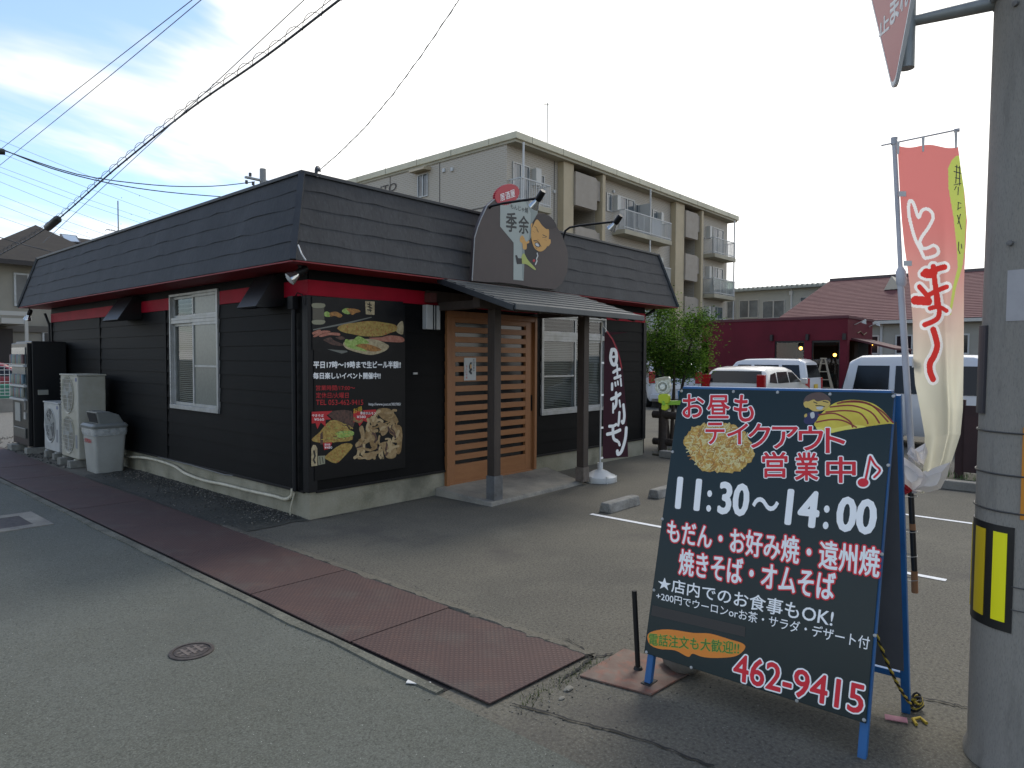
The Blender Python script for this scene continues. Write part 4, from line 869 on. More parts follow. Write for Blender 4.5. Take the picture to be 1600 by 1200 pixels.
q = MB(); prof = [(-.19, ztop+.05), (-.15, ztop+.22), (-.02, ztop+.22), (.1, ztop+.23), (.19, ztop+.05)]
q.prism([(bxc+.19, byc+y, z) for y, z in []] or [(bxc+x, byc-.2, z) for x, z in [(-.12, ztop+.05), (-.16, ztop+.22), (.0, ztop+.22), (.12, ztop+.17), (.19, ztop+.05)]], (0, .4, 0)); q.build('hood', BL, ld, bevel=.012)
q = MB(); q.poly([(bxc-.129, byc-.17, ztop+.07), (bxc-.129, byc+.17, ztop+.07), (bxc-.162, byc+.17, ztop+.20), (bxc-.162, byc-.17, ztop+.20)]); q.build('opening', mat('bin_dark', '#191a19', .8), ld)
BP = Plane((bxc-.186, 0, .3), (-1, 0, -.15)); q = MB()
vs, fs = glyphs('KIRIN', .02)
b0 = len(q.v)
for a, b in vs: z = .40+b*.055; q.v.append(Vector((bxc-.17-.03*z/ztop-.006, byc+.15-a*.26, z)))
for f in fs: q.face([b0+i for i in f])
q.build('lettering', mat('bin_print_red', '#b23a3c', .5), bn)

# ------------------------------------------------------------------ the signboard by the road
BLUE = mat('blue_paint', '#1f5f96', .45, var=(5, .4, .7), col2='#184e80')
L0 = onz(1003, 1073); R0 = onz(1350, 1190); T0 = onx(1062, 607, 3.10); T1 = onx(1397, 614, 3.10)
nA = (R0-L0).cross(T0-L0).normalized()
if nA.x > 0: nA = -nA
AP = Plane(L0, nA); AP.v = ((T0+T1)/2-(L0+R0)/2).normalized(); AP.u = nA.cross(AP.v)
if AP.u.dot(CR) < 0: AP.u = -AP.u
sb = thing('sandwich_board', 'big dark green lunch takeaway signboard on a blue steel trestle by the road', 'signboard', ((L0.x+R0.x)/2+.25, (L0.y+R0.y)/2, 0))
T1 = AP(1397, 614); T0 = AP(1062, 607)
BTL, BTR, BBR, BBL = AP(1062, 607), AP(1397, 614), AP(1353, 1131), AP(1006, 1020)
BGN = mat('board_green', '#13282b', .25, spec=.3, var=(1.1, .35, .7), col2='#102124')
q = MB(); q.prism([p-nA*.012 for p in (BTL, BTR, BBR, BBL)], nA*.012); q.build('board', BGN, sb, bevel=.002)
def leg(a, b, w=.032, name='leg'): return MB().bar(a, b, w, w, up=nA).build(name, BLUE, sb, bevel=.003)
back = -nA*.032
lgL = leg(L0+Vector((0, -.016, 0))+back, T0+back+Vector((0, -.016, 0))); lgR = leg(R0+back+Vector((0, .013, 0)), T1+back+Vector((0, .013, 0)))
q = MB(); q.bar(L0+Vector((-.03, -.016, .012))+back, L0+Vector((.05, -.016, .012))+back, .05, .024); q.build('foot_cap', mat('rubber_black', '#141414', .7), lgL, bevel=.004)
RR = onz(1416, 1112); RL = RR+(L0-R0)*1.0; RL.z = 0
bkT = Vector((.05, 0, -.01))
rl = leg(RR, T1+bkT, .034, 'rear_leg'); leg(RL, T0+bkT+Vector((0, .014, 0)), .034, 'rear_leg')
dvec = (T0+bkT-RL)
for t in (.12, .5, .93):
    a = RL+(T0+bkT-RL)*t; b = RR+(T1+bkT-RR)*t; MB().bar(a, b, .028, .028).build('crossbar', BLUE, sb, bevel=.003)
q = MB(); q.bar(T0+Vector((.035, -.012, .000)), T1+Vector((.035, .012, .000)), .06, .02); q.build('top_bar', BLUE, sb, bevel=.004)
for t in (.13, .54): a = lgL and L0+(T0-L0)*t+back; b = R0+(T1-R0)*t+back; MB().bar(a, b, .028, .028).build('crossbar', BLUE, sb, bevel=.003)
# plywood-grey rear panel seen between the legs
q = MB(); aa = [RL+(T0+bkT-RL)*.14, RR+(T1+bkT-RR)*.14, RR+(T1+bkT-RR)*.92, RL+(T0+bkT-RL)*.92]; q.prism([p+Vector((-.02, 0, 0)) for p in aa], (-.006, 0, 0)); q.build('rear_panel', mat('panel_grey', '#55565a', .6, var=(3, .4, .7), col2='#4b4c50'), sb)
q = MB()
for x, y in ((1065, 611), (1146, 612), (1215, 613), (1297, 616), (1397, 619), (1051, 706), (1388, 727), (1035, 811), (1378, 866), (1022, 922), (1367, 993), (1010, 1019), (1080, 1043), (1245, 1095), (1350, 1125)):
    p = AP(min(max(x, 1009), 1396), y); q.lathe([(.0, .004), (.006, .003), (.0075, .0)], p, nA, 10)
q.build('screw', ALU, sb, smooth=50)
# pictures on the board
OKB = mat('print_okonomi', '#d2b057', .5, var=(42, .4, .6), col2='#b5872f', layers=[(70, .53, .63, '#d9c687', .8), (30, .58, .7, '#b07a2c', .7), (110, .58, .68, '#8c6a2a', .6)])
EGG = mat('print_egg', '#dccb45', .45, var=(8, .35, .7), col2='#c7ab30'); EGG2 = mat('print_egg_edge', '#e3d65c', .45); SAUCE = mat('print_sauce', '#8c2f1f', .45)
Z5 = lambda x, y: (1050+x/4.444, 600+y/4.444); Z7 = lambda x, y: (1000+x/4, 920+y/4); Z6 = lambda x, y: (1020+x/4.21, 780+y/4.21)
fp = MB(); blob_ = smoothpoly([(90, 370), (140, 305), (225, 275), (330, 266), (400, 280), (480, 312), (530, 375), (572, 470), (540, 545), (480, 590), (440, 612), (330, 612), (215, 598), (150, 530), (100, 450)], 6)
blob_ = [(x+random.uniform(-9, 9), y+random.uniform(-9, 9)) for x, y in blob_]
flat(fp, zp(Z5, blob_), AP, .0008)
for i in range(330):
    a = random.uniform(0, 6.28); r = math.sqrt(random.random()); x = 325+225*r*math.cos(a); y = 442+160*r*math.sin(a)
    fp.mi = random.choice((1, 1, 2, 3)); t = random.uniform(0, 3.14); l = random.uniform(10, 26); stroke(fp, zp(Z5, [(x-l*math.cos(t), y-l*math.sin(t)), (x+4*math.sin(t), y-3), (x+l*math.cos(t), y+l*math.sin(t))]), random.uniform(.003, .006), AP, .001+i*.000002)
fp.build('food_photo', [OKB, mat('shred_pale', '#d6c88c', .5), mat('shred_brown', '#a4732f', .5), mat('shred_orange', '#c58a35', .5)], sb)
fp = MB(); eg = smoothpoly([(990, 270), (1030, 215), (1080, 165), (1150, 125), (1260, 110), (1380, 130), (1460, 180), (1540, 272), (1500, 276), (1350, 296), (1200, 320), (1060, 345), (1000, 300)], 5)
flat(fp, zp(Z5, eg), AP, .0008); fp.mi = 2
for l in ([(1005, 265), (1100, 248), (1190, 255), (1280, 300)], [(1020, 215), (1130, 205), (1230, 255), (1255, 300)], [(1070, 195), (1200, 185), (1300, 200), (1350, 250), (1360, 275)], [(1100, 160), (1250, 150), (1380, 195), (1440, 270)], [(1150, 135), (1270, 118), (1390, 150), (1500, 262)], [(1180, 125), (1330, 130), (1450, 185), (1535, 268)]): stroke(fp, zp(Z5, smoothpoly(l, 5, False)), .0065, AP, .0012)
fp.mi = 1; flat(fp, zp(Z5, smoothpoly([(1000, 300), (1060, 345), (1200, 320), (1350, 297), (1250, 285), (1100, 310)], 4)), AP, .001)
fp.build('food_photo', [EGG, EGG2, SAUCE], sb)
g = MB()
def G5(mi, p, d, k=4): g.mi = mi; flat(g, smoothpoly(zp(Z5, p), k) if k else zp(Z5, p), AP, d)
G5(3, [(915, 260), (940, 205), (990, 190), (1020, 200), (1000, 260), (950, 282)], .001); G5(4, [(960, 205), (985, 195), (990, 230), (968, 238)], .0014); G5(1, [(920, 215), (935, 205), (938, 225), (922, 232)], .0014)
G5(0, [(918, 140), (925, 95), (970, 65), (1040, 60), (1090, 90), (1098, 125), (1000, 130)], .0016); G5(1, [(915, 130), (932, 120), (948, 122), (985, 108), (1010, 122), (1060, 112), (1092, 120), (1098, 145), (1060, 180), (990, 190), (945, 165), (930, 165), (917, 150)], .002)
g.mi = 2
for l in ([(985, 125), (1008, 135)], [(1050, 120), (1085, 128)], [(1000, 150), (1035, 152), (1060, 158)]): stroke(g, zp(Z5, l), .004, AP, .0024)
G5(4, [(1005, 160), (1050, 158), (1040, 178), (1010, 176)], .0026)
g.build('man_print', [mat('print_hair_brown', '#5b4842', .6), mat('print_skin_yellow', '#cfb25c', .6), GM[2], mat('print_navy', '#2c2f55', .6), *GM[4:]], sb)
# lettering
LR, LWH, LG, LO = mat('sign_red', '#d92c38', .45, spec=.3), mat('sign_white', '#f8f8f4', .45, spec=.3), mat('sign_green', '#38702a', .4), mat('sign_orange', '#e08425', .4)  # red and white raised in colour to carry flash light on the board
LM = [LR, LWH, LG, LO]
t = MB()
for ch, q in (('お', (68, 66, 230, 240)), ('昼', (240, 72, 408, 245)), ('も', (425, 70, 575, 268)), ('テ', (228, 262, 372, 425)), ('イ', (378, 268, 536, 425)), ('ク', (525, 268, 690, 450)), ('ア', (690, 290, 882, 455)), ('ウ', (875, 288, 1056, 468)), ('ト', (1062, 300, 1208, 485)), ('営', (622, 466, 808, 656)), ('業', (850, 470, 1022, 676)), ('中', (1066, 500, 1282, 692))):
    write(t, ch, rect(*Z5(q[0]+8, q[1]+8), *Z5(q[2]-8, q[3]-8)), AP, .0030, .045, .0045, 1)
nt_ = [[(1378, 505), (1350, 640), (1338, 690)], [(1378, 505), (1410, 560), (1445, 600), (1405, 648)]]
for mi, d, ex in ((1, .0022, 22), (0, .003, 0)):
    t.mi = mi
    for i, l in enumerate(nt_): stroke(t, zp(Z5, smoothpoly(l, 4, False)), (13+ex)/4.444/FPX*3.1, AP, d+i*.0001)
    flat(t, smoothpoly(zp(Z5, [(1328+(38+ex/2)*math.cos(a*.7), 685+(30+ex/2)*math.sin(a*.7)) for a in range(9)]), 3), AP, d+.0003)
t.build('lettering', LM, sb)
t = MB(); t.mi = 1
ZA = lambda x, y: (980+x/1.936, 580+y/1.936)
for s, q in (('11', ((150, 322), (224, 330), (222, 420), (148, 412))), (':', ((243, 362), (255, 363), (254, 424), (242, 422))), ('30', ((280, 336), (368, 345), (364, 438), (276, 428))), ('〜', ((380, 380), (458, 388), (458, 424), (380, 416))), ('14', ((484, 358), (580, 368), (576, 472), (480, 460))), (':', ((596, 408), (610, 409), (609, 476), (595, 475))), ('00', ((640, 380), (752, 393), (750, 494), (636, 480)))): write(t, s, zp(ZA, q), AP, .003, .10, shear=.08)
t.build('lettering', LM, sb)
t = MB(); t.mi = 1
write(t, 'もだん・お好み焼・遠州焼', zp(Z6, ((100, 132), (1498, 322), (1486, 515), (98, 280))), AP, .003, .045, .0055, 0)
t.build('lettering', LM, sb); t = MB(); t.mi = 1
write(t, '焼きそば・オムそば', zp(Z6, ((180, 326), (1205, 486), (1190, 672), (172, 492))), AP, .003, .045, .0055, 0)
t.build('lettering', LM, sb)
t = MB(); t.mi = 1
write(t, '★店内でのお食事もOK!', zp(Z7, ((118, -78), (1216, 128), (1200, 240), (114, 0))), AP, .003, .035)
t.build('lettering', LM, sb); t = MB(); t.mi = 1
write(t, '+200円でウーロンorお茶・サラダ・デザート付', zp(Z7, ((105, 14), (1440, 300), (1430, 382), (103, 66))), AP, .003, .02)
t.build('lettering', LM, sb)
t = MB(); t.mi = 3; flat(t, smoothpoly(zp(Z7, [(50, 285), (110, 258), (200, 255), (330, 275), (440, 280), (560, 315), (640, 340), (657, 372), (600, 420), (480, 432), (390, 425), (330, 405), (300, 425), (220, 385), (120, 375), (60, 345)]), 4), AP, .0012)
t.mi = 2; write(t, '電話注文も大歓迎!!', zp(Z7, ((58, 276), (622, 332), (618, 410), (56, 350))), AP, .003, .012, .0015, 4)
t.build('lettering', LM+[mat('sign_lime', '#a9b83c', .4)], sb)
t = MB(); t.mi = 0; write(t, '462-9415', zp(Z7, ((592, 402), (1408, 606), (1388, 784), (584, 566))), AP, .003, .05, .006, 1, shear=0)
t.build('lettering', LM, sb)
q = MB(); flat(q, zp(Z7, [(78, 102), (660, 238), (655, 300), (70, 165)]), AP, .0014); q.build('cover_tape', mat('tape_black', '#1b1a1c', .3), sb)
# rope and tag at the trestle
RB, RY = mat('rope_black', '#1a1a18', .8), mat('rope_yellow', '#a08a2a', .8)
a = R0+(T1-R0)*.33+back; b = Vector((RR.x+.02, RR.y-.02, .02)); P_ = [a+(b-a)*(i/24)+Vector((0, 0, -.03*math.sin(math.pi*i/24))) for i in range(25)]
q = MB()
for ph, mi in ((0, 0), (math.pi, 1)):
    q.mi = mi; q.tube([p+Vector((.004*math.cos(i*2.1+ph), .004*math.sin(i*2.1+ph), 0)) for i, p in enumerate(P_)], .005, 6)
for k in range(5):
    q.mi = k % 2; cc = b+Vector((.02, -.01, .01*k)); rr = .035-.003*k; q.tube([cc+Vector((rr*math.cos(j*.6+k), rr*.8*math.sin(j*.6+k), .012*math.sin(j+k))) for j in range(12)], .005, 6)
tag(q.build('tie_rope', [RB, RY], at=b, smooth=60), 'yellow and black rope tied round the rear leg of the signboard', 'rope')
p = onz(1400, 1127); q = MB(); q.mi = 0; q.obox(p+Vector((0, 0, .012)), (.015, -.04, 0), (.012, .004, .004), (0, 0, .002)); q.build; tag(q.build('plastic_tag', mat('tag_pink', '#a8707a', .6), at=(p.x, p.y, 0)), 'faded pink plastic tag lying by the rope end', 'tag')
p = onz(1432, 1135); q = MB(); q.mi = 0; q.tube([(p.x, p.y, .008), (p.x+.03, p.y+.02, .012), (p.x+.07, p.y, .01), (p.x+.04, p.y-.03, .008)], .007); tag(q.build('rope_end', RY, at=(p.x, p.y, 0), smooth=60), 'loose frayed end of yellow rope on the asphalt', 'rope')
# stone behind the left leg
p = onz(1058, 1052); tag(MB().blob((p.x+.05, p.y, .05), .085, 3, .1, (1, 1.2, .7)).build('weight_stone', mat('stone_brown', '#6b655b', .9, var=(10, .4, .7), col2='#504b43'), smooth=60, at=(p.x, p.y, 0)), 'rough brown stone weighing down the frame under the signboard', 'stone')
# solar lamp on its green arm
SLC = mat('clear_plastic', '#c9cbb9', .15, spec=.6, var=(60, .4, .6), col2='#a6a893'); SYG = mat('yellow_green', '#a9b818', .4)
sp0 = onx(1036, 607, 3.02); sq = thing('solar_lamp', 'clear solar lamp on a lime green clip arm at the top left of the signboard', 'lamp', sp0)
SPn = Plane(sp0, (-1, -.25, 0)); Z3 = lambda x, y: (990+x/7.5, 560+y/7.5)
q = MB(); ol = [SPn(*Z3(*p)) for p in smoothpoly([(248, 240), (405, 215), (420, 285), (432, 340), (412, 400), (360, 420), (300, 415), (255, 370), (248, 330), (262, 285)], 3)]; q.prism(ol, SPn.n*-.03); bd = q.build('lamp_head', SLC, sq, bevel=.003)
cc = SPn(*Z3(340, 335)); q = MB(); q.lathe([(.0, .006), (.012, .005), (.014, 0)], cc, SPn.n, 16); q.lathe([(.024, 0), (.024, .003), (.028, .003), (.028, 0)], cc, SPn.n, 24); q.build('reflector', mat('lamp_core', '#d6d8c8', .2), bd, smooth=40)
q = MB(); q.prism([SPn(*Z3(*p), .002) for p in ((245, 240), (405, 212), (408, 242), (250, 266))], SPn.n*-.034); q.build('visor', mat('visor_tan', '#a39c86', .5), bd)
q = MB(); q.prism([SPn(*Z3(*p), .004) for p in smoothpoly([(298, 425), (400, 420), (418, 500), (395, 530), (300, 520), (290, 470)], 3)], SPn.n*-.035); q.prism([SPn(*Z3(*p), .002) for p in ((328, 535), (400, 535), (408, 590), (375, 612), (325, 600))], SPn.n*-.03); q.build('housing', SYG, sq, bevel=.004)
a, b = SPn(*Z3(340, 522), .008), AP(1064, 627)+back; q = MB(); q.bar(a, b+Vector((0, -.02, .0)), .008, .022); q.build('arm', mat('lime_arm', '#7fae2e', .45), sq, bevel=.002)
# steel rod in a rusty plate
rd = thing('rod_stand', 'thin black steel rod standing in a rusty square plate beside the signboard', 'rod stand', (2.92, 1.75, 0))
pl4 = [onz(*p, .008) for p in ((905, 1056), (975, 1014), (1090, 1045), (1017, 1086))]
RUST = mat('rust_plate', '#5c4136', .75, var=(7, .35, .65), col2='#6e6054', layers=[(16, .5, .7, '#8a4a34', .6), (3, .5, .7, '#4c4440', .5)], bump=(40, .3, .003))
MB().prism([(p.x, p.y, .003) for p in pl4], (0, 0, .009)).build('plate', RUST, rd, bevel=.002)
rb_ = onz(997, 1046, .01); zt_ = onx(991, 923, rb_.x).z; tp_ = onx(991, 923, rb_.x)
q = MB(); q.tube([rb_, tp_], .0125, 12); q.lathe([(.024, 0), (.02, .012), (.013, .016)], rb_, n=14); q.build('rod', mat('rod_black', '#171614', .6, metal=.3), rd, smooth=50)

# ------------------------------------------------------------------ concrete pole
PC = mat('pole_concrete', '#8a867d', .85, var=(1.2, .35, .7), col2='#7b7770', stretch=(3, 3, .5), layers=[(9, .5, .75, '#8d8a82', .5), (5, .55, .7, '#605d56', .5), (120, .5, .72, '#5c5a54', .6), (45, .6, .7, '#979389', .4)], bump=(120, .35, .003))
pcx, pcy = 3.245, .245; pr0, prt = .168, 1/150
rp = lambda z: pr0-z*prt
pole = thing('concrete_pole', 'thick grey concrete utility pole at the right edge with a striped reflector sleeve', 'utility pole', (pcx, pcy, 0))
q = MB(); q.lathe([(rp(z)+(0 if z > .05 else .012), z) for z in (0, .03, .06, .5, 1, 2, 3, 4, 6, 8, 10)], (pcx, pcy, 0), n=64); q.build('shaft', PC, pole, smooth=40)
pdir = math.atan2(-pcy, -pcx)          # the side towards the road
def shell(mb, a0, a1, z0, z1, dr_, n=16, th=.003):
    P = lambda a, z, r: (pcx+(rp(z)+r)*math.cos(a), pcy+(rp(z)+r)*math.sin(a), z)
    mb.grid(lambda s, t: P(a0+(a1-a0)*s, z0+(z1-z0)*t, dr_), n, 2)
    for a in (a0, a1): mb.poly([P(a, z0, 0), P(a, z1, 0), P(a, z1, dr_), P(a, z0, dr_)])
    for z in (z0, z1):
        for k in range(n): b, c = a0+(a1-a0)*k/n, a0+(a1-a0)*(k+1)/n; mb.poly([P(b, z, 0), P(c, z, 0), P(c, z, dr_), P(b, z, dr_)])
def pang(x, y):
    """angle on the shaft seen at a photo point"""
    d = ray(x, y); d2 = Vector((d.x, d.y)); d2n = d2.normalized(); c = Vector((pcx, pcy)); r = rp(1.0); b = c.dot(d2n); dd = c.length_squared-b*b; t = b-math.sqrt(max(r*r-dd, 0)); h = d2n*t-c; z = EYE.z+d.z*t/d2.length
    return math.atan2(h.y, h.x), z
aL, zz1 = pang(1516, 815); aL2, _ = pang(1524, 830); a1, z1 = pang(1586, 822); _, z0 = pang(1560, 985)
zT_, zB2 = pang(1550, 818)[1], pang(1550, 980)[1]
q = MB(); shell(q, aL-.25, a1, zB2, zT_, .004, 24); slv = q.build('reflector_sleeve', mat('sleeve_black', '#121212', .45, var=(8, .4, .7), col2='#1d1c1a'), pole, smooth=35)
RETRO = mat('retro_yellow_flash', '#f4ee10', .35, spec=.6); RETRO2 = mat('retro_amber', '#cdb01c', .35, spec=.6)  # flash return put into the yellow, brightest on the front stripe
q = MB()
for xa_, xb_, mi in ((1515, 1519, 1), (1526, 1540, 1), (1552, 1573, 0)):
    s0, s1 = pang(xa_, 900)[0], pang(xb_, 900)[0]; q.mi = mi; shell(q, s0, s1, zB2+.035, zT_-.025, .0065, 6)
q.build('reflector_stripe', [RETRO, RETRO2], slv, smooth=35)
for yy in (674, 739, 796, 908, 943):
    q = MB(); z = pang(1550, yy)[1]; full = yy < 800
    q.tube([(pcx+(rp(z)+.004)*math.cos(a), pcy+(rp(z)+.004)*math.sin(a), z) for a in [i*math.pi/24 for i in range(49)]] if full else [(pcx+(rp(z)+.007)*math.cos(a1-.02+i*.06), pcy+(rp(z)+.007)*math.sin(a1-.02+i*.06), z) for i in range(20)], .0035 if full else .002, 6); q.build('strap', mat('strap_wire', '#4a4947', .5, metal=.5), pole, smooth=50)
q = MB(); s0, s1 = pang(1571, 500)[0], pang(1599, 500)[0]; shell(q, s0, s1+.35, pang(1590, 501)[1], pang(1590, 421)[1], .002, 8); q.build('paper_notice', mat('notice_pale', '#a5a3a3', .7, var=(9, .4, .7), col2='#9a9898'), pole, smooth=35)
q = MB(); s0, s1 = pang(1531, 560)[0], pang(1541, 560)[0]; shell(q, s0, s1, pang(1536, 646)[1], pang(1536, 509)[1], .01, 4); q.build('cable_cover', mat('cover_dark', '#38363a', .6), pole)
q = MB(); s0 = pang(1596, 750)[0]; shell(q, s0, s0+.7, pang(1597, 812)[1], pang(1597, 668)[1], .004, 6); q.build('orange_plate', mat('plate_orange', '#c57f1c', .5), pole, smooth=35)
q = MB()
for x, y in ((1578, 380), (1585, 5)):
    a, z = pang(x, y); q.lathe([(.010, 0), (.010, .014), (.0, .016)], (pcx+rp(z)*math.cos(a)*.99, pcy+rp(z)*math.sin(a)*.99, z), (math.cos(a), math.sin(a), 0), 10)
q.build('bolt', mat('bolt_grey', '#6d6b68', .6, metal=.4), pole, smooth=50)
# stop sign on a bracket
e_ = Vector((math.cos(R(211)), math.sin(R(211)), 0)); tip = Vector((3.115, .707, 2.62)); sn = e_.cross(Vector((0, 0, 1)))
if sn.dot(EYE-tip) < 0: sn = -sn
ss = thing('stop_sign', 'red triangular stop sign with white writing on a steel bracket of the concrete pole', 'sign', tip)
hh = .70
def tri(h, r, n=5):
    cs = [Vector((0, 0, 0)), e_*h*.577+Vector((0, 0, h)), -e_*h*.577+Vector((0, 0, h))]; cen = sum(cs, Vector())/3; pts = []
    for i in range(3):
        c = cs[i]; d = (cen-c).normalized(); cc = c+d*r*2; b0 = math.atan2((c-cen).z, (c-cen).dot(e_))
        for k in range(n): a = b0+R(-60+120*k/(n-1)); pts.append(cc+e_*r*math.cos(a)+Vector((0, 0, r*math.sin(a))))
    return pts, cen
ptsA, cenA = tri(hh, .035)
sc_ = lambda k: [tip+cenA+(p-cenA)*k for p in ptsA]
q = MB(); q.prism(sc_(1), -sn*.012); q.build('plate', mat('sign_back_white', '#bcbcba', .4), ss, bevel=.002)
q = MB(); q.poly([p+sn*.001 for p in sc_(.955)]); q.build('face', mat('stop_red', '#9c2530', .4, spec=.5), ss)
q = MB(); r_ = sc_(.985); r2 = sc_(.945)
for i in range(len(r_)): j = (i+1) % len(r_); q.poly([r_[i]+sn*.0014, r_[j]+sn*.0014, r2[j]+sn*.0014, r2[i]+sn*.0014])
q.mi = 0
TP = Plane(tip+sn*0, sn)
for ch, qd in (('止', ((1374, 33), (1390, 19), (1390, 44), (1374, 58))), ('ま', ((1391.5, 2), (1405, -12), (1405, 26), (1391.5, 40))), ('れ', ((1407, -16), (1419, -29), (1419, 8), (1407, 19)))): write(q, ch, qd, TP, .002, .09)
q.build('lettering', mat('stop_white', '#cdcdcb', .4), ss)
bp = tip-sn*.045+Vector((0, 0, .0))
GALV = mat('bracket_grey', '#8d918f', .5, metal=.35, var=(8, .4, .7), col2='#7b7f7d')
a = pang(1537, 8)[0]; arm_z = 3.02
stub = bp+e_*0+Vector((0, 0, 0)); q = MB(); sx = stub.x; sy = stub.y
q.tube([(sx, sy, tip.z+.11), (sx, sy, tip.z+.62)], .03, 16); q.lathe([(.0, 0), (.03, 0), (.03, .004), (.0, .004)], (sx, sy, tip.z+.106), n=16)
za_ = pang(1540, 8)[1]; ang_ = pang(1540, 8)[0]; tgt = Vector((pcx+rp(za_)*math.cos(ang_), pcy+rp(za_)*math.sin(ang_), za_)); zst = hit(1420, 32, stub, sn).z; q.tube([(sx, sy, zst), (Vector((sx, sy, zst))+tgt)/2, tgt], [.02, .024, .027], 14)
q.build('bracket', GALV, ss, smooth=50)
q = MB(); q.obox(Vector((sx, sy, tip.z+.24))+e_*-.03, e_*.03, sn*.018, (0, 0, .012)); zc = za_; q.tube([(pcx+(rp(zc)+.005)*math.cos(i*math.pi/16), pcy+(rp(zc)+.005)*math.sin(i*math.pi/16), zc) for i in range(33)], .012, 6); q.build('clamp', GALV, ss)

# ------------------------------------------------------------------ pink banner tied to the trestle
pk = thing('banner_flag', 'tall pink banner with brushed letters on a white pole tied to the signboard', 'banner', (3.36, .58, .3))
q0 = Vector((3.40, .60, 0)); BN = Plane((3.36, .58, 0), (-1, -.178, 0))
PW = mat('banner_pole_white', '#b9b9bd', .4, var=(3, .4, .7), col2='#a9a9ad')
q = MB(); q.tube([BN(1428, 770), BN(1407, 440)], .0135, 12); q.lathe([(.013, -.045), (.02, -.03), (.02, .02), (.011, .04)], BN(1408, 432), (BN(1396, 222)-BN(1408, 432)).normalized(), 14); q.tube([BN(1408, 440), BN(1397, 216)], .0095, 12); q.lathe([(.012, 0), (.014, .03), (.0, .032)], BN(1397, 226), n=12); q.build('pole', PW, pk, smooth=50)
q = MB(); q.tube([BN(1377, 228, .006), BN(1498, 203, .006)], .0035, 8); q.lathe([(.0, -.01), (.008, -.01), (.008, .01), (.0, .01)], BN(1495, 204, .006), BN.u, 10); q.build('top_rod', PW, pk, smooth=50)
q = MB(); q.mi = 0; q.tube([BN(1423, 765), BN(1429, 900)], .012, 10); q.mi = 1; q.tube([BN(1425.5, 818), BN(1426, 828)], .0128, 10); q.tube([BN(1428.6, 892), BN(1429.4, 926)], .0135, 10); q.build('lower_pole', [mat('pole_black', '#111012', .4), mat('pole_tan', '#8a5f3c', .6)], pk, smooth=40)
for y in (775, 830, 868, 905): p = BN(1425, y); q = MB(); q.tube([p+BN.u*-.05+BN.n*.03, p+BN.n*.03, p+BN.u*.02+BN.n*.01, p+BN.u*.02-BN.n*.02, p-BN.u*.05-BN.n*.02], .0018, 5); q.build('tie_wire', mat('wire_grey', '#8b8b88', .5, metal=.4), pk)
rowsP = [(228, 1402.5, 1497), (260, 1404, 1501), (300, 1406, 1507), (345, 1409, 1511), (385, 1413, 1509), (420, 1418, 1507), (450, 1422, 1506), (500, 1426, 1506), (560, 1427, 1506), (600, 1430, 1505.5), (640, 1438, 1505), (680, 1445, 1501), (720, 1444, 1488), (745, 1441, 1476), (768, 1438, 1456)]
def rowx(y):
    for a, b in zip(rowsP, rowsP[1:]):
        if a[0] <= y <= b[0]: t = (y-a[0])/(b[0]-a[0]); return a[1]+(b[1]-a[1])*t, a[2]+(b[2]-a[2])*t
    return rowsP[-1][1:] if y > 700 else rowsP[0][1:]
def pink(x, y, dd=0):
    xl, x2 = rowx(y); s = (x-xl)/(x2-xl); k = min(1, max(0, (y-300)/180))
    k2 = min(1, max(0, (y-520)/120)); d = (.016+.025*k2)*k*math.sin(s*5.2+.5)-(.012+.03*k2)*k*math.exp(-((s-.66)/.08)**2)+.008*math.sin(s*9+y/40)*k+.008*math.sin(s*3+y/90)
    return BN(x, y)+BN.n*(d+dd)
q = MB(); Zf = lambda x, y: (1380+x/6, 280+y/6); Zg = lambda x, y: (1390+x/5.457, 430+y/5.457); pxm = lambda n: n/FPX*2.75
wl_ = [[(410, 740), (385, 735), (350, 660), (300, 560), (262, 430), (238, 310), (242, 220), (262, 198), (290, 240), (330, 355), (360, 295), (405, 275), (450, 300), (468, 360), (425, 450), (365, 535), (340, 590)], [(345, 600), (375, 650), (430, 640), (470, 620), (510, 645), (515, 695), (470, 725), (410, 740)]]
red_ = [([(375, 890-0), (430, 905), (490, 850), (575, 820)], 9, Zf), ([(405, 880), (440, 890), (470, 870)], 14, Zf), ([(470, 820), (480, 930), (495, 1050), (505, 1190)], 8.5, Zf), ([(345, 165), (400, 135), (440, 115), (488, 95)], 7.5, Zg), ([(255, 100), (290, 140), (330, 190)], 8, Zg), ([(220, 215), (270, 220), (325, 225)], 14, Zg), ([(400, 130), (415, 230), (425, 310), (410, 365), (370, 395), (300, 425)], 8, Zg), ([(345, 285), (400, 270), (440, 275), (485, 300)], 7, Zg), ([(372, 465), (395, 540), (405, 610), (378, 690), (345, 750), (345, 820), (370, 885)], 9.5, Zg)]
import numpy as np
NU, NV = 120, 620
gy = 228+540*(np.arange(NV)+.5)/NV; xl_ = np.array([rowx(y)[0] for y in gy]); xr_ = np.array([rowx(y)[1] for y in gy])
gx = xl_[:, None]+(xr_-xl_)[:, None]*((np.arange(NU)+.5)/NU)[None, :]; gY = np.repeat(gy[:, None], NU, 1)
def near(pts, w_):
    m = np.full(gx.shape, 1e9)
    for (x0, y0), (x1, y1) in zip(pts, pts[1:]):
        dx, dy = x1-x0, y1-y0; t = np.clip(((gx-x0)*dx+(gY-y0)*dy)/(dx*dx+dy*dy+1e-9), 0, 1); m = np.minimum(m, (gx-x0-t*dx)**2+(gY-y0-t*dy)**2)
    return m < (w_/2)**2
dye = np.zeros(gx.shape, int)
yl = [(243, 1494, 1499), (250, 1487, 1500), (262, 1481.5, 1503), (293, 1482, 1506), (340, 1490, 1509.5), (387, 1495, 1507.5), (418, 1496.5, 1503.5), (448, 1489, 1494), (492, 1482.5, 1486)]
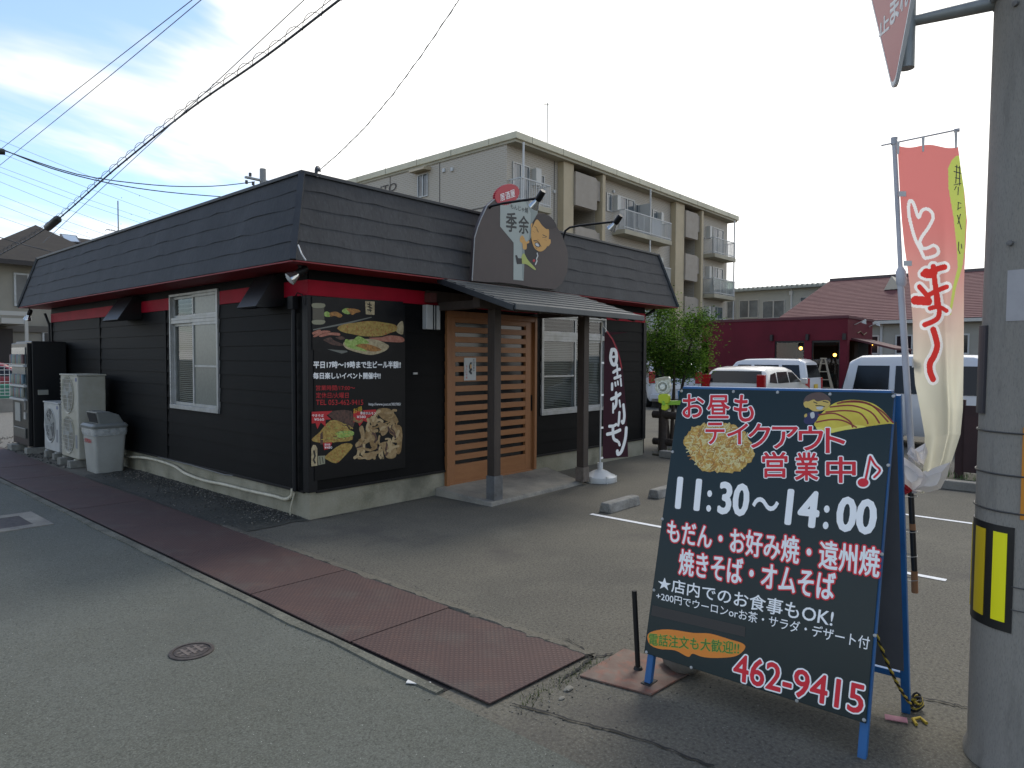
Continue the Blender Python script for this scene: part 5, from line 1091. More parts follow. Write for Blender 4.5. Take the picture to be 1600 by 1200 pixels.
lo_ = np.interp(gy, [a[0] for a in yl], [a[1] for a in yl]); hi_ = np.interp(gy, [a[0] for a in yl], [a[2] for a in yl])
dye[(gx > lo_[:, None]) & (gx < hi_[:, None]) & (gY > 243) & (gY < 492)] = 3
for l in wl_: dye[near(zp(Zf, smoothpoly(l, 4, False)), 5.2)] = 1
for l, w_, Z in red_: dye[near(zp(Z, smoothpoly(l, 4, False)), w_+9)] = 1
for l, w_, Z in red_: dye[near(zp(Z, smoothpoly(l, 4, False)), w_)] = 2
grid_v = []
for jj in range(NV+1):
    y = 228+540*jj/NV; a, b = rowx(y)
    for ii in range(NU+1): grid_v.append(pink(a+(b-a)*ii/NU, y+(2.5*math.sin(ii/NU*9)*max(0, 1-jj/12))))
def cloth_part(sel):
    mb = MB(); mp_ = {}
    def vi(k):
        if k not in mp_: mp_[k] = mb.vert(grid_v[k])
        return mp_[k]
    for jj, ii in zip(*np.nonzero(sel)):
        k = int(jj)*(NU+1)+int(ii); mb.mi = max(0, int(dye[jj, ii])-1); mb.face((vi(k), vi(k+1), vi(k+NU+2), vi(k+NU+1)))
    return mb
cloth_part(dye == 0).build('cloth', cloth_mat('pink_cloth', '#df8783', '#d8d5c2', (BN(1460, 610).z-.3, BN(1460, 330).z-.3), trans=.6), pk, smooth=180)
cloth_part(dye > 0).build('lettering', [cloth_mat('dye_white', '#f4f2f0', trans=.6), cloth_mat('dye_red', '#d8403c', trans=.55), cloth_mat('dye_lime', '#c3d06c', trans=.6)], pk, smooth=180)
q = MB(); Zh = lambda x, y: (1300+x/3, y/3)
for l in ([(578, 782), (600, 790)], [(572, 805), (605, 815)], [(585, 775), (580, 860)], [(598, 780), (598, 870)], [(578, 835), (600, 840)], [(572, 868), (604, 862)], [(582, 875), (575, 890)], [(592, 880), (590, 915)], [(590, 950), (604, 955)], [(592, 950), (590, 985)], [(590, 980), (604, 975)], [(588, 1010), (606, 1075)], [(602, 1005), (590, 1050)], [(594, 1135), (592, 1170), (600, 1190)], [(606, 1145), (608, 1165)]): stroke(q, zp(Zh, l), pxm(1.3), BN, .010, pink)
q.build('ink', mat('dye_ink', '#55574d', .7), pk)
CRW = cloth_mat('cream_cloth', '#dedad8', trans=.35)
q = MB(); Zk = lambda x, y: (1320+x/4.614, 540+y/4.614)
def fold(pts, bulge, tw=0):
    P = [BN(*Zk(*p)) for p in pts]; c = sum(P, Vector())/len(P); c += BN.n*(bulge*1.3+.02); P = [p+BN.n*.045 for p in P]; k = len(P)
    for i in range(k):
        a, b = P[i], P[(i+1) % k]; m1, m2 = (a+c)/2+BN.n*bulge*.5, (b+c)/2+BN.n*bulge*.5; q.poly([a, b, m2, m1]); q.poly([m1, m2, c])
q.mi = 0
fold([(370, 775), (420, 790), (480, 830), (545, 880), (590, 940), (560, 1000), (490, 1030), (430, 980), (395, 890)], .05); fold([(505, 740), (580, 695), (600, 760), (570, 850), (540, 830)], .03); fold([(560, 900), (700, 850), (760, 830), (740, 920), (690, 1020), (600, 1045), (490, 1035), (540, 980)], .04)
fold([(480, 720), (510, 745), (545, 850), (470, 800), (450, 770)], .045)
q.mi = 1; fold([(405, 965), (470, 1010), (490, 1035), (440, 1062), (415, 1030)], .05)
q.build('wrapped_end', [CRW, cloth_mat('red_cloth', '#a8383c', trans=.3)], pk, smooth=35)
for x0, x1, y0, y1 in ((1404, 1413, 300, 308), (1412, 1422, 408, 416), (1425, 1436, 560, 574)): q = MB(); q.prism([BN(x0, y0, .012), BN(x1+3, y0, .012), BN(x1+3, y1, .012), BN(x0, y1, .012)], BN.n*.003); q.build('loop', mat('loop_white', '#c9c6c2', .7), pk)
for x in (1403, 1442, 1493): q = MB(); q.prism([BN(x-2, 222-(x-1403)*.2, .01), BN(x+3, 222-(x-1403)*.2, .01), BN(x+2, 242-(x-1403)*.1, .012), BN(x-1, 242-(x-1403)*.1, .012)], BN.n*.002); q.build('loop', mat('loop_white', '#c9c6c2', .7), pk)

# ------------------------------------------------------------------ apartment block
def tile_mat(name, c1, c2, mort, sx, sy, axis='x'):
    m = mat(name, c1, .75, bump=(60, .05)); t = m.node_tree; n_, l_ = t.nodes, t.links; b = n_['Principled BSDF']; tcn = [q for q in n_ if q.type == 'TEX_COORD'][0]
    sp = n_.new('ShaderNodeSeparateXYZ'); l_.new(tcn.outputs['Object'], sp.inputs[0]); cb = n_.new('ShaderNodeCombineXYZ'); ad = n_.new('ShaderNodeMath'); l_.new(sp.outputs[0], ad.inputs[0]); l_.new(sp.outputs[1], ad.inputs[1]); l_.new(ad.outputs[0], cb.inputs[0]); l_.new(sp.outputs[2], cb.inputs[1])
    br = n_.new('ShaderNodeTexBrick'); br.inputs['Scale'].default_value = 1; br.inputs['Brick Width'].default_value = sx; br.inputs['Row Height'].default_value = sy; br.inputs['Mortar Size'].default_value = .03*sy/.1; br.inputs['Color1'].default_value = (*lin(c1), 1); br.inputs['Color2'].default_value = (*lin(c2), 1); br.inputs['Mortar'].default_value = (*lin(mort), 1)
    l_.new(cb.outputs[0], br.inputs[0]); l_.new(br.outputs[0], b.inputs['Base Color']); return m
TILE = tile_mat('beige_tile', '#a59c8b', '#9e9584', '#b2aa9b', .30, .10)
TILE2 = mat('beige_tile_plain', '#9c9385', .75, var=(2, .35, .7), col2='#91887a')
CREAM = mat('cream_paint', '#b3a485', .7, var=(.8, .35, .7), col2='#a89a7d', layers=[(4, .55, .8, '#9a8d72', .4)])
SLABM = mat('slab_cream', '#aaa38c', .75, var=(1, .35, .7), col2='#958f7b')
ROOFC = mat('roof_edge_cream', '#d0cab0', .75, var=(.6, .35, .7), col2='#bbb59b')
RAIL = mat('rail_white', '#b9bab6', .5); DGL = mat('window_dark', '#3f464b', .12, spec=.7, var=(.8, .35, .7), col2='#6d7678'); CURT = mat('curtain', '#b0aca4', .7)
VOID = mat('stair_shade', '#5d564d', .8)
AX0, AX1, AY, AD = 23.75, 47.7, 21.45, 16.0
FLR = [.55, 3.3, 6.05, 8.8]; SOF = 11.5
ap = thing('apartment_block', 'four storey beige tiled apartment block with cream columns and balconies', 'building', (AX0, AY, 0))
STAIRS = ((28.45, 30.9), (40.4, 42.6))
q = MB(); q.box(AX0, AX1, AY+1.9, AY+AD, 0, SOF)
for a, b in ((AX0, STAIRS[0][0]), (STAIRS[0][1], STAIRS[1][0]), (STAIRS[1][1], AX1)): q.box(a, b, AY, AY+1.9, 0, SOF)
q.build('wall', TILE, ap)
q = MB()
for y in (26.0, 30.0, 34.4): q.box(AX0-.012, AX0, y, y+.05, 0, SOF)
for z in FLR[1:]: q.box(AX0-.011, AX0, AY+.02, AY+AD, z-.03, z+.02)
for x in (27.3,): q.box(x, x+.05, AY-.012, AY, 0, SOF)
q.build('wall_joint', mat('joint_dark', '#4d4944', .8), ap)
q = MB(); q.box(AX0-.06, AX1+.3, AY-.6, AY+AD+.3, SOF, SOF+.12); q.build('eave', SLABM, ap)
q = MB(); q.box(AX0-.14, AX1+.4, AY-.7, AY+AD+.4, SOF+.12, SOF+.44); q.build('roof', ROOFC, ap, bevel=.03)
q = MB()
for i in range(11): x = AX0+1+i*2.4; q.box(x, x+.03, AY-.706, AY-.695, SOF+.12, SOF+.442)
for i in range(6): y = AY+1+i*2.6; q.box(AX0-.146, AX0-.13, y, y+.03, SOF+.12, SOF+.462)
q.build('roof_joint', mat('joint_roof', '#827e6a', .8), ap)
for x0, x1, d in ((27.6, 28.45, .4), (30.91, 31.2, .5), (39.25, 40.4, .4), (42.61, 42.9, .5)): MB().box(x0, x1, AY-d, AY-.001, 0, SOF).build('column', CREAM, ap, bevel=.03)
for s0, s1 in STAIRS:
    for k, z in enumerate(FLR):
        q = MB(); q.box(s0+.02, s1-.6, AY-.5, AY-.36, z+1.0-.35, z+2.35); q.box(s0+.02, s1-.6, AY-.36, AY+.05, z+.62, z+.65); q.box(s1-.6, s1-.02, AY-.36, AY-.26, z+1.25, z+2.3); q.box(s1-.62, s1-.5, AY-.49, AY-.26, z+.7, z+2.3)
        q.build('stair_parapet', TILE2, ap)
    q = MB()
    for z in FLR: q.box(s0+.01, s1-.01, AY+.05, AY+1.88, z+1.28, z+1.42)
    q.build('stair_landing', SLABM, ap)
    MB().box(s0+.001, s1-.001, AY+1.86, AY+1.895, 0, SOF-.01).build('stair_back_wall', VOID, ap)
def awin(x0, x1, z0, z1, y=AY, side=False):
    F = .06
    def bx(mb, a0, a1, q0, q1, d0, d1):
        if side: mb.box(AX0-d1, AX0-d0, a0, a1, q0, q1)
        else: mb.box(a0, a1, y-d1, y-d0, q0, q1)
    f = MB(); m_ = (x0+x1)/2
    bx(f, x0, x1, z0, z0+F, 0, .06); bx(f, x0, x1, z1-F, z1, 0, .06); bx(f, x0, x0+F, z0+F, z1-F, 0, .06); bx(f, x1-F, x1, z0+F, z1-F, 0, .06)
    if x1-x0 > .7: bx(f, m_-.04, m_+.04, z0+F, z1-F, 0, .055)
    o = f.build('window', ALU, ap); g = MB(); bx(g, x0+F, x1-F, z0+F, z1-F, .0, .02); g.build('pane', DGL, o)
    if x1-x0 > 1.2: g = MB(); bx(g, x0+F+.02, m_-.3, z0+F, z1-F, .02, .026); g.build('curtain', CURT, o)
    return o
def balcony(x0, x1, z, split=None, panel=None, tint=False, d=.85):
    s_ = MB(); s_.box(x0, x1, AY-d, AY-.002, z-.26, z); o = s_.build('balcony', SLABM, ap, bevel=.02)
    r_ = MB(); h = 1.1; yo = AY-d+.05
    r_.box(x0+.03, x1-.03, yo-.025, yo+.025, z+h-.05, z+h); r_.box(x0+.03, x1-.03, yo-.015, yo+.015, z+.1, z+.14)
    n_ = int((x1-x0)/.13)
    for i in range(n_+1): x = x0+.05+(x1-x0-.1)*i/n_; w_ = .022 if i % 8 == 0 else .011; r_.box(x-w_, x+w_, yo-.012, yo+.012, z, z+h-.05)
    for xx in (x0+.05, x1-.05):
        r_.box(xx-.025, xx+.025, yo+.025, AY, z+h-.05, z+h); r_.box(xx-.015, xx+.015, yo+.025, AY, z+.1, z+.14)
        for i in range(1, 9): y = yo+(AY-yo)*i/9; r_.box(xx-.01, xx+.01, y-.01, y+.01, z, z+h-.05)
    r_.build('railing', RAIL, o)
    if panel: MB().box(panel[0], panel[1], yo+.013, yo+.03, z+.1, z+h-.05).build('screen_panel', mat('screen_white', '#b8b9b4', .5), o)
    if tint: MB().box(x0+.05, x1-.05, yo+.03, yo+.036, z+.12, z+h-.06).build('screen_panel', glass_mat('tinted_screen', (.55, .68, .62), .8) if 'tinted_screen' not in MATS else MATS['tinted_screen'], o)
    if split: MB().box(split-.03, split+.03, AY-d+.1, AY-.002, z, z+1.9).build('partition', mat('partition_white', '#b2b2ac', .6), o)
    return o
def wall_ac(x, z, o): 
    q = MB(); q.box(x, x+.75, AY-.75, AY-.42, z+.05, z+.62); u = q.build('outdoor_unit', mat('ac_far', '#b5b4ab', .6), o); q = MB(); q.lathe([(.0, .004), (.22, .003), (.23, 0)], (x+.32, AY-.75, z+.34), (0, -1, 0), 20); q.build('fan', mat('ac_far_fan', '#8b8a83', .6), u)
for k, z in enumerate(FLR):
    o = balcony(AX0+.1, 26.05, z); awin(24.15, 25.35, z+.1, z+2.0); awin(26.05, 26.5, z+.9, z+1.8)
    q = MB(); q.box(25.55, 25.95, AY-.3, AY, z+1.15, z+1.95); q.build('water_heater', mat('heater_white', '#b7b6ad', .5), o)
    MB().box(24.0, 24.07, AY-.82, AY-.75, z, z+2.8 if k < 3 else SOF).build('drainpipe', RAIL, o)
    o = balcony(32.6, 37.95, z, split=35.5, panel=(35.6, 36.7)); awin(33.3, 34.9, z+.1, z+2.05); awin(37.0, 37.6, z+.8, z+1.9); awin(35.0, 35.7, z+.5, z+1.9); awin(36.1, 36.8, z+.1, z+2.0)
    q = MB(); q.box(32.7, 33.02, AY-.3, AY, z+1.1, z+1.95); q.build('water_heater', mat('heater_white', '#b7b6ad', .5), o); q = MB(); q.box(37.65, 37.93, AY-.28, AY, z+1.1, z+1.8); q.build('water_heater', mat('heater_white', '#b7b6ad', .5), o)
    MB().box(35.4, 35.47, AY-.82, AY-.75, z, z+2.8 if k < 3 else SOF).build('drainpipe', RAIL, o)
    awin(32.0, 32.5, z+1.0, z+2.0); awin(43.1, 43.5, z+.9, z+1.9)
    o = balcony(43.9, 47.3, z, tint=(k == 2)); awin(45.3, 47.0, z+.1, z+2.05)
    if k in (1, 2): wall_ac(44.2, z, o)
    q = MB(); q.box(44.3, 44.62, AY-.3, AY, z+1.1, z+1.95); q.build('water_heater', mat('heater_white', '#b7b6ad', .5), o)
    MB().box(47.1, 47.17, AY-.82, AY-.75, z, z+2.8 if k < 3 else SOF).build('drainpipe', RAIL, o)
    ws = awin(26.9, 27.7, z+1.15, z+2.35, side=True); q = MB(); q.prism([(AX0, 26.7, z+2.62), (AX0-.45, 26.7, z+2.55), (AX0-.5, 26.7, z+2.42), (AX0, 26.7, z+2.45)], (0, 1.2, 0)); q.build('hood', CREAM, ws)
q = MB(); 
for y, z in ((25.6, 11.05), (25.0, 11.0), (29.4, 10.4)): q.box(AX0-.09, AX0, y, y+.16, z-.1, z+.08)
for x, z in ((27.2, 9.9), (27.3, 7.1), (32.6, 10.9)): q.box(x, x+.14, AY-.09, AY, z, z+.14)
q.build('vent_cap', RAIL, ap)
q = MB(); SPl = Plane((AX0, 0, 0), (-1, 0, 0))
write(q, 'LITO', ((586, 294), (620, 285), (620, 297), (587, 306)), SPl, .03, .03, shear=.15)
q.build('lettering', mat('letter_bronze', '#3a342f', .4, metal=.5), ap)
q = MB(); p = ony(855, 225, 26); q.tube([(p.x, 26, SOF+.4), (p.x, 26, 16.9)], .028, 8); q.tube([(p.x-.35, 26, 16.75), (p.x+.15, 26, 16.85)], .016); 
for k in range(3): q.tube([(p.x-.3+k*.2, 25.75, 16.77+k*.03), (p.x-.3+k*.2, 26.25, 16.77+k*.03)], .01)
tag(q.build('roof_antenna', GALV, at=(p.x, 26, SOF)), 'thin aerial mast on the flat roof of the apartment block', 'antenna')
# ------------------------------------------------------------------ maroon restaurant
MAR = mat('maroon_wall', '#5f1c28', .7, spec=.2, var=(.8, .35, .7), col2='#521822'); MARD = mat('maroon_trim', '#4d1d24', .6)
mx, my, mz = 25.77, 7.11, 3.10
mr_ = thing('maroon_restaurant', 'low maroon box of a restaurant with dark shop windows behind the parked cars', 'building', (mx, my, 0))
q = MB(); q.box(mx, 29.0, my, 12.6, 2.27, mz); q.box(mx, 29.0, 9.66, 12.6, 0, 2.27); q.box(mx, mx+.25, my, my+.25, 0, 2.27); q.box(mx, mx+.2, 8.32, 8.58, 0, 2.27); q.box(mx+.05, mx+.2, my+.25, 9.66, 0, .4); q.box(28.85, 29.0, my, 12.6, 0, 2.27); q.box(mx, 29, 12.3, 12.6, 0, 2.27); q.build('wall', MAR, mr_)
q = MB(); q.box(mx-.04, 29.04, my-.04, 12.64, mz-.06, mz+.03); q.build('parapet', MARD, mr_)
for y0, y1 in ((my+.25, 8.32), (8.58, 9.66)):
    q = MB(); q.box(mx+.06, mx+.12, y0, y0+.04, .4, 2.27); q.box(mx+.06, mx+.12, y1-.04, y1, .4, 2.27); q.box(mx+.06, mx+.12, y0+.04, y1-.04, 2.2, 2.27); q.box(mx+.06, mx+.12, y0+.04, y1-.04, .4, .46); w_ = q.build('shop_window', mat('shop_frame', '#1f1b1b', .5), mr_)
    MB().poly([(mx+.09, y0+.04, .46), (mx+.09, y1-.04, .46), (mx+.09, y1-.04, 2.2), (mx+.09, y0+.04, 2.2)]).build('pane', glass_mat('shop_glass', clear=.75) if 'shop_glass' not in MATS else MATS['shop_glass'], w_)
MB().box(mx+.3, 28.8, my+.3, 12.2, .02, .05).build('floor', mat('shop_floor', '#3a2d26', .7), mr_); MB().box(28.2, 28.3, my+.3, 12.2, .05, 2.27).build('inner_wall', mat('shop_inner', '#2d2620', .8), mr_)
LAMPE = mat('lamp_lit', '#ffd080', emit=('#ffb347', 9))
for (x, y, z) in ((mx+.6, 8.9, 2.0), (mx+.8, 7.75, 1.75)):
    q = MB(); q.tube([(x, y, 2.27), (x, y, z+.08)], .008); o = q.build('pendant_lamp', BLKT, mr_); MB().blob((x, y, z), .06, 2, 0).build('bulb', LAMPE, o, smooth=180)
q = MB(); q.box(27.0, 28.4, my-.02, my+.1, 0, 2.2); q.build('doorway', mat('shop_dark', '#1a1514', .6), mr_)
q = MB(); q.prism([(mx+.45, my, 2.36), (mx+.45, my-1.4, 1.98), (mx+.45, my-1.4, 1.92), (mx+.45, my, 2.28)], (2.6, 0, 0)); aw = q.build('awning', mat('awning_maroon', '#43191f', .7, var=(2, .4, .7), col2='#54262b'), mr_)
q = MB(); q.tube([(mx+3.0, my-1.36, 0), (mx+3.0, my-1.36, 1.95)], .03); q.build('awning_post', MARD, aw)
for x in (26.6, 28.5):
    q = MB(); q.tube([(x, my, 2.84), (x, my-.3, 2.98)], .015); q.lathe([(.03, -.05), (.05, .02), (.09, .1), (.0, .1)], (x, my-.34, 2.97), (0, .4, -1), 14); q.build('sign_light', mat('far_lamp_pale', '#a9aaa4', .3), mr_)
q = MB(); write(q, 'cafe', (ony(1341, 512, my) and (1341, 512), (1352, 514), (1352, 519), (1341, 517)), Plane((0, my, 0), (0, -1, 0)), .02, .02)
q = MB(); q.tube([(26.9, my-.02, 2.55), (27.3, my-.02, 2.62), (27.7, my-.02, 2.5), (28.1, my-.02, 2.6)], .02); q.build('scroll_ornament', mat('ornament_brass', '#6d5a44', .5, metal=.4), mr_)
for y in (9.75, 8.45, 7.2):
    q = MB(); q.box(mx-.12, mx, y-.05, y+.05, 2.28, 2.5); q.build('wall_lantern', mat('lantern_dark', '#1b1514', .5), mr_)
# ladder shelf and turquoise panel in front of it
ld_ = thing('step_ladder', 'pale wooden step ladder standing before the maroon restaurant window', 'ladder', (25.3, 7.75, 0))
q = MB()
for dx in (-.06, .22):
    for s in (-1, 1): q.bar((25.3+dx, 7.75+s*.42, 0), (25.3, 7.75+s*.05, 1.62), .05, .04)
q.build('rail', mat('ladder_wood', '#9a8f7b', .7), ld_)
for k in range(5):
    z = .3+k*.28; h = .42-.37*z/1.62; q = MB(); q.box(25.24-.06*(1-z/1.62), 25.3, 7.75-h, 7.75+h, z, z+.03); q.build('step', mat('ladder_wood', '#9a8f7b', .7), ld_)
q = MB(); q.box(25.22, 25.36, 7.66, 7.84, 1.6, 1.64); q.build('top', mat('ladder_wood', '#9a8f7b', .7), ld_)
tq = thing('menu_board', 'small turquoise menu board standing by the maroon restaurant', 'menu board', (24.6, 8.05, 0))
q = MB(); q.prism([(24.6, 7.8, .1), (24.6, 8.35, .1), (24.72, 8.35, 1.05), (24.72, 7.8, 1.05)], (.02, 0, 0)); q.build('board', mat('turquoise', '#5d9290', .6), tq); q = MB(); q.bar((24.95, 7.85, 0), (24.74, 7.85, 1.0), .03, .03); q.bar((24.95, 8.3, 0), (24.74, 8.3, 1.0), .03, .03); q.build('leg', mat('ladder_wood', '#9a8f7b', .7), tq)
# ------------------------------------------------------------------ house with the pink slate roof
PKR = mat('pink_slate', '#6f4a49', .75, spec=.2, var=(.9, .35, .7), col2='#633f40', stretch=(1, 1, 4), layers=[(6, .5, .75, '#7c5655', .5)]); PALW = mat('pale_wall', '#a19e93', .75, var=(.7, .35, .7), col2='#949186')
ph_ = thing('pink_roofed_house', 'long house with a dusty pink slate roof behind the maroon restaurant', 'building', (34, 7, 0))
q = MB(); q.box(34.4, 44, -6, 12.2, 0, 3.25); q.build('wall', PALW, ph_)
E0 = (33.9, 12.9, 3.35); E1 = (33.9, -6.6, 3.35); P0_ = (39.8, 11.9, 6.0); P1_ = (39.8, -6.6, 6.0); E2 = (45.8, 12.9, 3.35); E3 = (45.8, -6.6, 3.35)
q = MB(); q.hexa([E0, E1, E3, E2, (P0_[0]-.1, P0_[1], 5.9), (P0_[0]-.1, -6.6, 5.9), (P0_[0]+.1, -6.6, 5.9), (P0_[0]+.1, P0_[1], 5.9)]); q.build('roof', PKR, ph_)
q = MB()
for k in range(30):
    a, b = k/30, (k+1)/30; xa_, xb_ = 33.9+(39.7-33.9)*a, 33.9+(39.7-33.9)*b; za, zb_ = 3.35+2.55*a, 3.35+2.55*b; ya, yb = 12.9-a, 12.9-b
    q.poly([(xa_-.02, -6.6, za+.026), (xa_-.02, ya, za+.026), (xb_, yb, zb_+.012), (xb_, -6.6, zb_+.012)]); q.poly([(xa_-.02, -6.6, za+.026), (xa_-.02, ya, za+.026), (xa_-.02, ya, za+.01), (xa_-.02, -6.6, za+.01)])
q.build('shingle', PKR, ph_)
q = MB(); q.box(39.6, 40.0, -6.6, 11.9, 5.88, 6.02); q.build('ridge', mat('ridge_grey', '#57504e', .7), ph_)
dg = [onx(1381, 453, 37.6), onx(1408, 451, 37.6), onx(1393, 431, 37.6)]; q = MB(); q.prism(dg, (2.0, 0, 0)); q.build('dormer', mat('dormer_cream', '#b9b3a1', .7), ph_)
q = MB(); q.box(33.86, 34.0, -6.6, 12.9, 3.2, 3.34); q.build('gutter', mat('gutter_pale', '#b4b3ab', .6), ph_)
for i, y in enumerate((8.65, 7.3, 5.2, 3.4)):
    f = MB(); x_ = 34.4; y0, y1 = y-.45, y+.12
    for z0, z1 in ((1.9, 2.65), (1.1, 1.75)): f.box(x_-.05, x_, y0, y1, z0-.06, z0); f.box(x_-.05, x_, y0, y1, z1, z1+.06); f.box(x_-.05, x_, y0-.06, y0, z0-.06, z1+.06); f.box(x_-.05, x_, y1, y1+.06, z0-.06, z1+.06)
    o = f.build('window', RAIL, ph_); g = MB()
    for z0, z1 in ((1.9, 2.65), (1.1, 1.75)): g.box(x_-.02, x_, y0, y1, z0, z1)
    g.build('pane', mat('far_pane', '#23262a', .12, spec=.6), o)
    if i == 0: MB().blob((x_-.1, y-.2, 2.3), .07, 2, 0).build('lamp', LAMPE, o, smooth=180)
MB().box(34.3, 34.4, 8.0, 8.1, 0, 3.3).build('drainpipe', RAIL, ph_)
q = MB(); q.box(34.1, 34.4, 3.0, 3.4, 1.9, 2.3); q.lathe([(.35, 0), (.33, .04), (.0, .14)], (34.1, 2.9, 2.6), (-1, .3, .2), 18); q.build('dish', mat('dish_grey', '#8b8d8c', .5), ph_)
# ------------------------------------------------------------------ pale workshop
pw = thing('pale_workshop', 'pale two storey workshop with a corrugated roof edge behind the apartment block', 'building', (55, 20, 0))
MB().box(55, 66, 8, 34, 0, 7.3).build('wall', mat('workshop_wall', '#a3a399', .75, var=(.5, .35, .7), col2='#95958b'), pw)
q = MB(); n_ = 70
for i in range(n_): y0, y1 = 7.5+i*27/n_, 7.5+(i+.6)*27/n_; q.prism([(54.5, y0, 7.3), (54.5, y1, 7.3), (54.5, (y0*.25+y1*.75), 7.46), (54.5, (y0*.75+y1*.25), 7.46)], (12, 0, .5))
q.box(54.5, 66.5, 7.5, 34.5, 7.18, 7.3); q.build('roof', mat('workshop_roof', '#8c9087', .7), pw)
for y0, y1, z0, z1 in ((19.85, 21.65, 4.9, 6.35), (21.95, 23.6, 5.0, 6.5), (23.9, 25.4, 5.0, 6.5), (17.7, 18.9, 4.2, 5.75), (16.4, 17.5, 4.2, 5.75), (17.7, 18.7, 6.0, 6.5), (16.4, 17.4, 6.0, 6.5)):
    f = MB(); f.box(54.94, 55, y0, y1, z0, z0+.07); f.box(54.94, 55, y0, y1, z1-.07, z1); f.box(54.94, 55, y0, y0+.07, z0+.07, z1-.07); f.box(54.94, 55, y1-.07, y1, z0+.07, z1-.07); m_ = (y0+y1)/2; f.box(54.94, 55, m_-.05, m_+.05, z0+.07, z1-.07); o = f.build('window', ALU, pw); MB().box(54.98, 55, y0+.07, y1-.07, z0+.07, z1-.07).build('pane', DGL, o)
q = MB(); q.box(54.9, 55, 19.3, 19.4, 0, 7.2); q.box(54.85, 55, 19.25, 19.5, 6.7, 7.0); q.build('drainpipe', RAIL, pw)
# far roof at the right, behind the pole
fr_ = thing('grey_roofed_hall', 'dark grey roof of a low hall far behind the pink banner', 'building', (50, 0, 0)); MB().box(47, 60, -14, 5.6, 0, 6.3).build('wall', PALW, fr_); q = MB(); q.prism([(46.5, -14, 6.3), (46.5, -14, 6.5), (52, -14, 7.4), (60.5, -14, 6.4)], (0, 20.2, 0)); q.build('roof', mat('far_grey_roof', '#4f4d49', .7), fr_)

